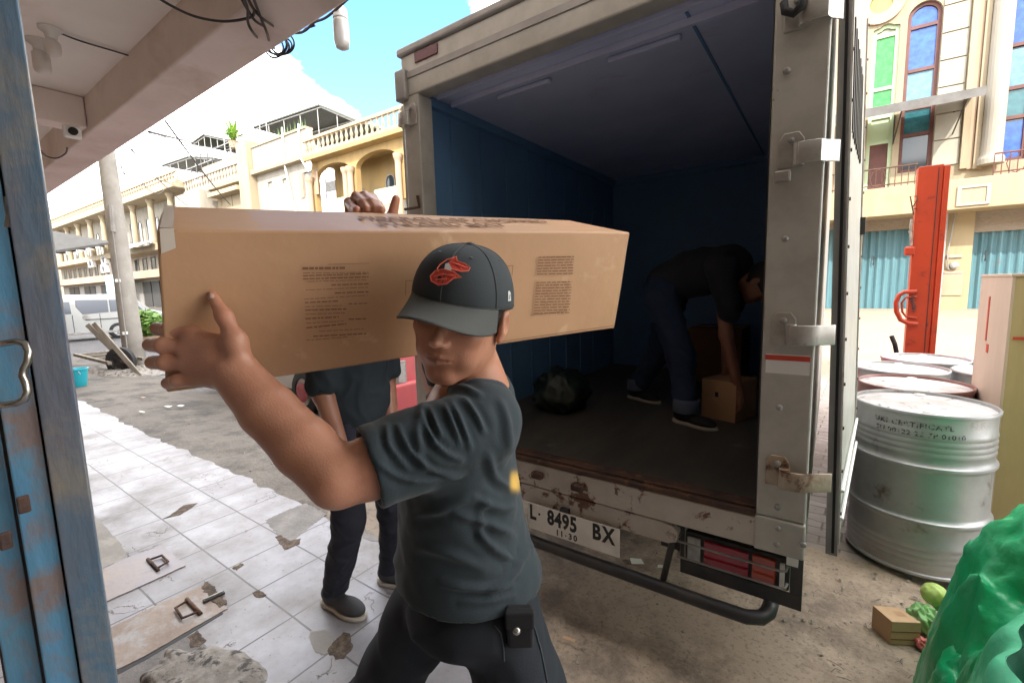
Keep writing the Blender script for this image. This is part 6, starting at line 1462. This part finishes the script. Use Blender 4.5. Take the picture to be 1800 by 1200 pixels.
# knuckle dents and tendons
# right arm over the top of the carton from behind
s=SDF(); SHR=D(790,705,1.10); ER=D(740,560,1.30); WR2=D(648,440,1.22)
s.chain([SHR,ER],[.052,.043],.02).chain([ER,lerp(ER,WR2,.3),WR2],[.042,.044,.028],.02)
for i,(px,pk_,dx) in enumerate(((613,356,14),(626,345,20),(641,344,20),(655,348,16))):
    m0=D(px+4,402,1.20); s.cone(WR2,m0,.022,.015,.015); s.chain([m0,D(px,pk_,1.165),D(px+dx*.6,pk_+12,1.115),D(px+dx,369,1.083)],[.0135,.0118,.0112,.0098],.006)
s.chain([D(668,425,1.2),D(688,385,1.17),D(696,350,1.155)],[.018,.0145,.0105],.01)
bV,bF=s.mesh(.003); bV=relax(bV,bF,2)
# torso core
lat=FH; Tm=np.stack([RH,lat,ZU],1)
core=SDF(); core.ell(D(812,790,.95),(.09,.15,.17),Tm).ell(D(812,940,.95),(.11,.13,.16),Tm).cone(neck,D(830,760,.96),.055,.07,.03)
cV,cF=core.mesh(.010)
bodyV,bodyF=join([(hV,hF),(aV,aF),(bV,bF),(cV,cF)])
tint=np.concatenate([hT,np.zeros(len(aV)+len(bV)+len(cV))])
smesh('body',(bodyV,bodyF),K['skin'],man,tint)
MB().lathe([(.0,.0012),(.0055,.0008),(.0058,0)],D(371,521,.7545),12,axis=np.stack([RT,UP,-FW],1)).build('thumb_nail',K['nail'],man,smooth=True)
# thumb nail
nl=D(371,519,.7555); 
# shirt
sh=SDF()
sh.ell(D(812,812,.955),(.116,.180,.155),Tm,.04).ell(D(812,925,.955),(.134,.155,.17),Tm,.05).ell(D(826,1025,.96),(.158,.16,.14),Tm,.05)
sh.cone(D(846,724,.87),D(818,712,1.08),.064,.068,.04).cone(D(852,695,.96),D(850,725,.96),.060,.075,.03)
sh.cone(D(842,748,.84),D(640,826,.722),.078,.068,.035)
sh.cone(D(806,712,1.10),D(765,600,1.24),.072,.060,.03)
shemc=D(647,825,.725); ax1=(D(640,826,.722)-D(856,742,.83)); ax1/=np.linalg.norm(ax1)
hl,hr=D(685,1062,.84),D(958,1070,.85); hn=np.cross(hr-hl,FH); hn/=np.linalg.norm(hn); hn=hn if hn[2]<0 else -hn
axr=(D(765,600,1.24)-D(806,712,1.10)); axr/=np.linalg.norm(axr); rhem=D(768,612,1.225)
nc=D(838,664,.915)
# keep the sleeve plane local to the sleeve
def shpost(d,p):
    w=.0045*np.sin((p@ax1)*0+p[:,2]*90)*0
    en=ell(p,nc,(.066,.068,.050),np.stack([RH,FH,ZU],1)); qh=(p-shemc)@ax1; nh=np.linalg.norm(p-(shemc+ax1*.04),axis=1)<.16
    d=d-.0022*((en>0)&(en<.016))-.0016*((qh>-.022)&nh)
    d=np.abs(d+.005)-.005
    q=(p-shemc)@ax1; near_=np.linalg.norm(p-(shemc+ax1*.04),axis=1)-.19
    d=smax(d,np.minimum(q,-near_) if False else np.where(near_<0,q,-1.),.004)
    q=(p-rhem)@axr; near_=np.linalg.norm(p-rhem,axis=1)-.15; d=np.maximum(d,np.where(near_<0,q,-1.))
    d=np.maximum(d,(p-hl)@hn)
    d=smax(d,-(ell(p,nc,(.066,.068,.050),np.stack([RH,FH,ZU],1))),.004)
    return d
sV,sF=sh.mesh(.0046,shpost)
sN=vnormals(sV,sF); sx,sy,st=project(sV); facing=((CAM-sV)*sN).sum(1)/np.linalg.norm(CAM-sV,axis=1)
folds=[([(752,700),(775,685),(812,680),(845,692)],5,5),([(680,748),(685,785),(720,826)],5,5),([(700,748),(718,788),(758,826),(806,838)],6,5),([(742,728),(760,772),(782,795),(812,808)],6,5),([(755,715),(766,745),(775,768)],5,4.5),([(782,712),(796,745),(810,780)],6,5),([(792,705),(812,745),(827,788)],5,5),([(665,815),(700,838),(750,846),(815,834)],5,5),([(817,700),(838,730),(852,760)],5,5),
 ([(837,877),(875,892),(906,893)],6,6),([(800,905),(850,918),(905,940)],6,7),([(838,930),(870,965),(908,985)],6,7),([(775,1025),(840,1036),(905,1030)],6,7),([(812,1058),(860,1056),(905,1046)],5,6),([(690,905),(689,950),(698,1000)],5,5),([(860,800),(872,840),(905,862)],6,7),([(720,905),(780,895),(830,875)],4,8),([(730,960),(790,975),(850,1000)],4,9),([(930,960),(905,1010),(860,1045)],5,7),([(880,700),(893,740),(896,790)],4,7),([(745,700),(735,760),(745,830)],3,7),([(860,870),(845,910),(850,950)],3,7)]
dis=np.zeros(len(sV))
for pts,amp,sg in folds:
    P=np.array(pts,float); Q=[]
    for i in range(len(P)-1):
        a=P[max(i-1,0)];b=P[i];c=P[i+1];d_=P[min(i+2,len(P)-1)]
        for k in range(6): u_=k/6; Q.append(.5*((2*b)+(-a+c)*u_+(2*a-5*b+4*c-d_)*u_*u_+(-a+3*b-3*c+d_)*u_**3))
    Q=np.array(Q+[P[-1]]); dm=np.full(len(sV),1e9); tt=np.zeros(len(sV))
    for i in range(len(Q)-1):
        a,b=Q[i],Q[i+1]; ab=b-a; h=np.clip(((sx-a[0])*ab[0]+(sy-a[1])*ab[1])/(ab@ab+1e-9),0,1); dd=np.hypot(sx-a[0]-h*ab[0],sy-a[1]-h*ab[1]); m=dd<dm; dm=np.where(m,dd,dm); tt=np.where(m,(i+h)/(len(Q)-1),tt)
    env=np.sin(np.pi*np.clip(tt,.03,.97))**.5
    dis+=(amp*1.5e-3)*env*(np.exp(-(dm/(sg*.85))**2)-.5*np.exp(-((dm-sg*1.9)/(sg*1.1))**2))*(facing>-.1)
big=(fbm(sV[:,0]*1+sV[:,2]*.7,sV[:,1]-sV[:,2]*.6,11,3,5)-.5)*.010+(fbm(sV[:,0]*.5+sV[:,2]*1.2,sV[:,1]+sV[:,2]*.3,24,2,6)-.5)*.004
sV=sV+sN*(dis+big)[:,None]; sV=relax(sV,sF,1,.4)
sx,sy,st=project(sV)
tt_=np.exp(-((sx-906)/9)**4)*np.exp(-((sy-846)/17)**4)*(facing>-.2)
smesh('t_shirt',(sV,sF),K['shirt'],man,tt_)
# sleeve and collar seams
# back print seen at the right edge of the torso
for (px,py,w,h,m) in ((903,842,5,18,'yellow_print'),(906,872,4,10,'thread_w'),(905,815,4,8,'thread_w')):
    pass
# trousers
s=SDF(); hipA=D(752,1075,1.00); hipB=D(872,1072,.92)
s.ell(D(824,1050,.955),(.125,.145,.08),Tm,.03)
kA=hipA-RH*.16+FH*.03-ZU*(hipA[2]-.44); aA=kA+RH*.02+FH*.02-ZU*.35; kB=hipB+RH*.10-FH*.02-ZU*(hipB[2]-.42); aB=kB+RH*.26+FH*.0-ZU*.33
s.chain([hipA,lerp(hipA,kA,.5),kA,aA],[.085,.072,.066,.060],.025); s.chain([hipB,lerp(hipB,kB,.5),kB,aB],[.090,.086,.074,.062],.03)
def ptpost(d,p): return np.maximum(d,-(p[:,2]-.075))
pV,pF=s.mesh(.008,ptpost); pN=vnormals(pV,pF)
pV=pV+pN*crease(pV,5,.010,2)[:,None]; pV=relax(pV,pF,2)
tro=smesh('trousers',(pV,pF),K['pants'],man)
def onsurf(px,py,t0=.6,t1=1.3):
    # first hit of the trouser surface along the pixel's sight line
    from mathutils.bvhtree import BVHTree
    global _bvh
    if '_bvh' not in globals(): _bvh=BVHTree.FromPolygons([tuple(v) for v in pV],[tuple(int(i) for i in f) for f in pF])
    d_=Vector(ray(px,py)).normalized(); h=_bvh.ray_cast(Vector(CAM),d_); return np.array(h[0])+np.array(h[1])*.0015 if h[0] is not None else D(px,py,.85)
for pts in ([(868,1098),(880,1112),(884,1135),(886,1160)],[(938,1100),(950,1140),(958,1180),(962,1199)]):
    MB().tube([onsurf(*q_) for q_ in pts],.0014,5).build('trouser_seam',K['seam'],man,smooth=True)
s=SDF();  
pc=D(914,1100,.825); hx,hy,hz_=RH*.024,FH*.014,ZU*.036
MB().hexa([pc-hx-hy-hz_,pc+hx-hy-hz_,pc+hx+hy-hz_,pc-hx+hy-hz_,pc-hx*1.1-hy+hz_,pc+hx*1.1-hy+hz_,pc+hx*1.1+hy+hz_,pc-hx*1.1+hy+hz_]).build('belt_pouch',K['black'],man,bevel=.007,seg=3)
hy2=-FH*.0155; MB().hexa([pc-hx*1.12+hy2+ZU*.004,pc+hx*1.12+hy2+ZU*.004,pc+hx*1.12+ZU*.004,pc-hx*1.12+ZU*.004,pc-hx*1.12+hy2+ZU*.0375,pc+hx*1.12+hy2+ZU*.0375,pc+hx*1.12+ZU*.0375,pc-hx*1.12+ZU*.0375]).build('pouch_flap',K['black'],man,bevel=.004)
p=D(908,1108,.795); MB().lathe([(.0,0),(.008,0),(.006,.004),(0,.005)],p,14,axis=np.stack([RT,UP,-FW],1)).build('buckle_stud',K['chrome'],man,smooth=True)
def shoe(ank,fwd,root,m,sole,z0=0.,sc=1.):
    fwd=np.array([fwd[0],fwd[1],0.]); fwd/=np.linalg.norm(fwd); sd_=np.cross(ZU,fwd); A=np.stack([sd_,fwd,ZU],1); b=np.array([ank[0],ank[1],z0])
    L_=lambda x,y,z:b+A@(np.array([x,y,z])*sc)
    s=SDF(); s.ell(L_(0,-.02,.05),(.037*sc,.06*sc,.045*sc),A,.03).ell(L_(0,.10,.036),(.045*sc,.09*sc,.032*sc),A,.03).cone(L_(0,-.005,.05),L_(0,-.01,.11),.036*sc,.034*sc,.02)
    V,F=s.mesh(.006,lambda d,p:np.maximum(d,-(p[:,2]-z0-.018*sc))); o=smesh('shoe',(V,F),m,root)
    s=SDF(); s.ell(L_(0,-.02,.012),(.042*sc,.066*sc,.03*sc),A,.03).ell(L_(0,.10,.012),(.049*sc,.098*sc,.03*sc),A,.03)
    V,F=s.mesh(.005,lambda d,p:np.maximum(np.maximum(d,-(p[:,2]-z0-.001)),p[:,2]-z0-.022*sc)); smesh('sole',(V,F),sole,o)
shoe(aA,-RH-FH*.2,man,K['shoe_black'],K['sole']); shoe(aB,-RH*.9-FH*.1,man,K['shoe_black'],K['sole'])
# hair under the cap
def hairf(p):
    q=(p-hc)@HA; d=headf(q,False)-.0035
    d=np.maximum(d,-(q[:,2]-(-.045+np.clip(q[:,1]+.03,0,1)*1.1)));  d=np.maximum(d,q[:,1]-.028-np.clip(q[:,2]-.03,0,1)); return d
s=SDF(); s.ops=[('f',hairf,.001)]; s.pts=[(hc,.13)]; V,F=s.mesh(.003); smesh('hair',(V,F),K['hair'],man)
# cap
def W_(q): return hc+HA@np.array(q)
def capS(ph,el,off=0):
    # ph around (0 = front, + = person's left), el 0..1 base to crown
    a=el*math.pi/2; rx,ry,rz=.0935+off,.112+off,.104+off; c=math.cos(a)**.82; sn=math.sin(a)
    y=c*math.cos(ph)*ry; x=c*math.sin(ph)*rx
    y+=.004*math.sin(a*2)*math.cos(ph)
    return W_((x,y-.006,.033+sn*rz+.016*math.cos(ph)*(1-el)))
mb=MB(); n1,n2=64,20; V=[]
for j in range(n2+1):
    for i in range(n1):
        ph=2*math.pi*i/n1; el=j/n2*.985; off=-.0012*math.exp(-((abs(((ph/(math.pi/3))%1)-.5)-.5)/.03)**2) ; V.append(capS(ph,el,off))
F=[(j*n1+i,j*n1+(i+1)%n1,(j+1)*n1+(i+1)%n1,(j+1)*n1+i) for j in range(n2) for i in range(n1)]+[tuple(n2*n1+i for i in range(n1))]
cap=thing('x','x','x'); bpy.data.objects.remove(cap)
capo=meshobj('cap_crown',V,F,K['cap'],man,smooth=True); sm=capo.modifiers.new('s','SOLIDIFY'); sm.thickness=.002; sm.offset=-1
bq=capS(0,.9999); MB().lathe([(.009,-.002),(.008,.002),(.001,.004)],bq,14,axis=HA).build('cap_button',K['cap'],capo,smooth=True)
mb=MB(); 
for k in range(6):
    ph=k*math.pi/3+math.pi/6*0; mb.tube([capS(ph,e,.0004) for e in np.linspace(.02,.96,16)],.0008,5)
mb.tube([capS(ph,.02,.0006) for ph in np.linspace(0,2*math.pi,40)[:-1]],.0012,5,closed=True)
mb.build('cap_seam',K['dark'],capo)
mb=MB()
for ph in (math.pi/6+.0,-math.pi/6,math.pi/2,-math.pi/2): 
    c=capS(ph,.62,.001); mb.lathe([(.0015,0),(.003,.0005),(.003,.001)],c,8,axis=HA)
mb.build('cap_eyelet',K['dark'],capo)
# brim
V=[];nu,nv=40,14; 
for layer in (0,1):
    for j in range(nv+1):
        v_=j/nv
        for i in range(nu+1):
            u_=i/nu*2-1; ph=u_*1.12; base=np.array([.0935*math.sin(ph),.112*math.cos(ph)-.006,.033+.016*math.cos(ph)])
            L_=.073*(1-abs(u_)**2.6)**.6; y=base[1]+L_*v_*.97; x=base[0]*(1+.02*v_)
            dz_=-.030*(x/.085)**2*v_-.012*v_+.003
            V.append(W_((x,y,base[2]+dz_-.0028*layer)))
F=[]; n_=(nu+1)
for layer in (0,1):
    o=layer*(nv+1)*n_
    for j in range(nv):
        for i in range(nu): q=(o+j*n_+i,o+j*n_+i+1,o+(j+1)*n_+i+1,o+(j+1)*n_+i); F.append(q if layer==0 else q[::-1])
o2=(nv+1)*n_
for i in range(nu): F.append((nv*n_+i,nv*n_+i+1,o2+nv*n_+i+1,o2+nv*n_+i))
brim=meshobj('cap_brim',V,F,K['brim'],man,smooth=True)
# emblem: stylised red bird-like swirl in raised thread
def em(pts,cx=540,cy=272,off=.0022):
    out=[]
    for x,y in pts:
        du=(x-cx)/3.6*.86/789; dv=-(y-cy)/3.6*.86/789
        out.append(capS(.10+du*1.12/.095,.40+dv/.098/1.57*1.15,off))
    return out
def emfill(pts,m,off,name='cap_emblem'):
    P=em(pts,off=off); return MB().add(P,[tuple(range(len(P)))]).build(name,m,capo)
emfill([(505,232),(520,205),(540,185),(560,212),(615,222),(646,240),(640,256),(600,268),(545,262),(520,250)],K['thread'],.0016)
emfill([(432,322),(450,292),(495,274),(560,276),(604,298),(565,308),(535,342),(492,354),(448,345)],K['thread'],.0016)
emfill([(492,240),(510,232),(545,262),(540,276),(500,272)],K['thread_w'],.0019)
mb=MB()
for l in ([(462,250),(490,215),(520,200),(540,183),(560,212),(615,222),(648,240),(640,258),(600,268),(545,264)],[(540,228),(600,238),(635,245)],[(430,322),(450,290),(495,273),(560,276),(606,298),(565,309),(535,343),(492,356),(446,346),(430,322)],[(455,320),(500,300),(560,296)],[(470,335),(505,325),(530,318)],[(462,250),(455,275),(470,290)]): mb.tube(em(l),.0011,6)
mb.build('cap_emblem_stitching',mat('bright_red_thread',(.75,.16,.10),.5),capo)
def em2(pts): return [capS(1.42+(x/.095),.16+y/.15,.0018) for x,y in pts]
MB().add(em2([(-.006,-.008),(.006,-.008),(.006,.004),(.002,.009),(-.004,.009)]),[(0,1,2,3,4)]).build('side_patch',K['thread_w'],capo)
MB().add([capS(1.42+(x/.095),.16+y/.15,.0024) for x,y in [(-.003,-.005),(-.001,-.005),(.003,.003),(.001,.004)]],[(0,1,2,3)]).build('side_patch_mark',K['ink'],capo)
# =============== second person (behind, standing) ===============
f0=np.array([-1.70,1.12]); tocam=-f0/np.linalg.norm(f0); F2=np.array([tocam[0],tocam[1],0]); F2=F2*math.cos(R(50))+RH*math.sin(R(50)); F2/=np.linalg.norm(F2); L2=np.cross(ZU,F2); A2=np.stack([L2,F2,ZU],1)  # L2 = person's left
b2=np.array([f0[0],f0[1],0.])-F2*.05
p2=thing('person','person in a black t-shirt and dark jeans standing behind the carton with arms lowered','person',tuple(b2))
c_=D(634,740,1.92); b2c=np.array([c_[0],c_[1],0])
P2=lambda x,y,z:b2c+A2@np.array([x,y,z])
hc2,HA2=headframe(P2(0,.02,1.46),F2-ZU*.1,ZU)
hV,hF,hT=headmesh(hc2,HA2,P2(0,-.02,1.27),.004,.93)
s=SDF(); 
s.ell(P2(0,0,1.12),(.13,.09,.2),A2)
s.chain([P2(-.165,0,1.27),P2(-.17,0,1.03),D(603,795,1.70)],[.045,.040,.026],.02)
s.chain([P2(.165,0,1.27),P2(.17,-.01,1.02),D(693,775,1.84)],[.045,.038,.026],.02)
for base,dirs in ((D(603,795,1.70),-1),(D(693,775,1.84),1)):
    s.cone(base,base-ZU*.06+F2*.01,.026,.026,.012)
    for k in range(4):
        o=base-ZU*.07+L2*(k-1.5)*.017*0+F2*(k-1.5)*.017; s.chain([o,o-ZU*.035,o-ZU*.06+L2*.01*-dirs],[.0095,.009,.0075],.005)
    s.chain([base-ZU*.02+F2*.025,base-ZU*.055+F2*.045],[.012,.009],.008)
V,F=s.mesh(.0045); bv,bf=join([(hV,hF),(relax(V,F,1),F)]); smesh('body',(bv,bf),K['skin2'],p2,np.concatenate([hT,np.zeros(len(V))]))
s=SDF(); s.ell(P2(0,0,1.14),(.145,.11,.24),A2,.05).ell(P2(0,0,.93),(.145,.115,.17),A2,.05).cone(P2(-.13,0,1.28),P2(.13,0,1.28),.06,.06,.04)
s.cone(P2(-.145,0,1.28),P2(-.168,0,1.07),.066,.060,.03).cone(P2(.145,0,1.28),P2(.168,0,1.07),.066,.060,.03)
def sp2(d,p):
    q=(p-b2c)@A2; d=np.abs(d+.005)-.005; d=np.maximum(d,np.where(np.abs(q[:,0])>.145,-(q[:,2]-1.035),-1)); d=np.maximum(d,-(q[:,2]-.80)); return np.maximum(d,-(np.linalg.norm(q-[0,0,1.36],axis=1)-.075))
V,F=s.mesh(.0065,sp2); Nn=vnormals(V,F); V=V+Nn*crease(V,5,.012,12)[:,None]; smesh('t_shirt',(relax(V,F,1),F),K['shirt2'],p2)
# jeans
fl=atz(605,1072,0); fr=atz(706,1032,0)
s=SDF(); hL=P2(-.085,0,.82); hR=P2(.085,0,.82); s.ell(P2(0,0,.86),(.155,.11,.11),A2,.04)
kL=lerp(hL,np.array([fl[0],fl[1],.08]),.5)+F2*.03; s.chain([hL,kL,np.array([fl[0],fl[1],.09])-F2*.05],[.085,.066,.055],.03)
kR=lerp(hR,np.array([fr[0],fr[1],.08]),.5)+F2*.02; s.chain([hR,kR,np.array([fr[0],fr[1],.09])-F2*.06],[.085,.066,.055],.03)
V,F=s.mesh(.0075,lambda d,p:np.maximum(d,-(p[:,2]-.075))); Nn=vnormals(V,F); V=V+Nn*crease(V,8,.010,3)[:,None]; smesh('jeans',(relax(V,F,1),F),K['pants2'],p2)
shoe(fl-F2*.06,F2,p2,K['shoe'],K['sole']); shoe(fr-F2*.06,F2+L2*.2,p2,K['shoe'],K['sole'])
# hair
def hf2(p):
    q=((p-hc2)@HA2)/.93; d=headf(q,False)-.006; return np.maximum(d,-(q[:,2]-.03+np.clip(-q[:,1],0,.05)*1.6))
s=SDF(); s.ops=[('f',hf2,.001)]; s.pts=[(hc2,.13)]; V,F=s.mesh(.005); smesh('hair',(V,F),K['hair'],p2)
# =============== worker bending in the truck ===============
fA=np.array([-1.10,3.08,ZF]); fB=np.array([-.66,2.66,ZF])
wk=thing('person','worker in blue jeans and dark shirt bending over a carton inside the truck','person',(-.85,2.9,ZF))
hip=aty(1172,505,2.92); sho=aty(1283,468,2.90); 
Fw=np.array([.93,-.1,0]); Fw/=np.linalg.norm(Fw); Lw=np.cross(ZU,Fw); Aw=np.stack([Lw,Fw,ZU],1)
hd=sho+Fw*.16-ZU*.10; hc3,HA3=headframe(hd,Fw*.4-ZU*.9,Fw*.9+ZU*.4)
hV,hF,hT=headmesh(hc3,HA3,sho+Fw*.02,.005,.95)
s=SDF(); s.chain([hip,sho],[.11,.11],.05)
sR=sho-Lw*.16; sL=sho+Lw*.16
hnd=aty(1303,705,2.84); hnd2=np.array([-.52,3.05,ZF+.26])
for a,h_ in ((sR,hnd),(sL,hnd2)):
    e=lerp(a,h_,.5)+Fw*-.03+ZU*.0; s.chain([a,e,lerp(e,h_,.85)],[.045,.038,.026],.02)
    w_=lerp(e,h_,.85); s.cone(w_,h_-ZU*.0,.024,.024,.01)
    for k in range(4): o=h_+Lw*(k-1.5)*.016; s.chain([o,o-ZU*.04,o-ZU*.065-Fw*.012],[.0095,.009,.0075],.005)
    s.chain([h_+ZU*.02-Lw*.02,h_-ZU*.03-Lw*.03-Fw*.02],[.012,.009],.006)
V,F=s.mesh(.0055); bv,bf=join([(hV,hF),(relax(V,F,1),F)]); smesh('body',(bv,bf),K['skin2'],wk,np.concatenate([hT,np.zeros(len(V))]))
s=SDF(); s.chain([hip+ZU*.02,lerp(hip,sho,.5)+ZU*.03,sho],[.135,.135,.12],.05); s.cone(sR,sL,.075,.075,.05)
for a,h_ in ((sR,hnd),(sL,hnd2)): s.cone(a,lerp(a,h_,.34),.075,.062,.03)
V,F=s.mesh(.008); Nn=vnormals(V,F); V=V+Nn*crease(V,5,.014,22)[:,None]; smesh('shirt',(relax(V,F,2),F),K['shirt3'],wk)
s=SDF(); s.ell(hip-ZU*.01,(.15,.14,.13),Aw,.04)
for f_,o in ((fA,Lw*.07),(fB,-Lw*.09)):
    h_=hip+o-ZU*.05; k_2=lerp(h_,f_,.48)+Fw*.05; s.chain([h_,k_2,f_+ZU*.10],[.105,.078,.066],.04)
V,F=s.mesh(.008,lambda d,p:np.maximum(d,-(p[:,2]-ZF-.07))); Nn=vnormals(V,F); V=V+Nn*crease(V,7,.012,33)[:,None]; smesh('jeans',(relax(V,F,1),F),K['jeans'],wk)
for f_ in (fA,fB):
    MB().lathe([(.070,.075),(.074,.08),(.075,.15),(.070,.155)],f_,24,caps=False).build('jeans_cuff',K['jeans_lt'],wk,smooth=True)
    shoe(f_,Fw+Lw*-.25,wk,K['shoe_black'],K['sole'],z0=ZF)
s=SDF(); s.ops=[('f',lambda p:np.maximum(headf(((p-hc3)@HA3)/.95,False)*.95-.008,-(((p-hc3)@HA3)[:,2]-.0+np.clip(-((p-hc3)@HA3)[:,1],0,.05)*1.6)),.001)]; s.pts=[(hc3,.13)]; V,F=s.mesh(.006); smesh('hair',(V,F),K['hair'],wk)
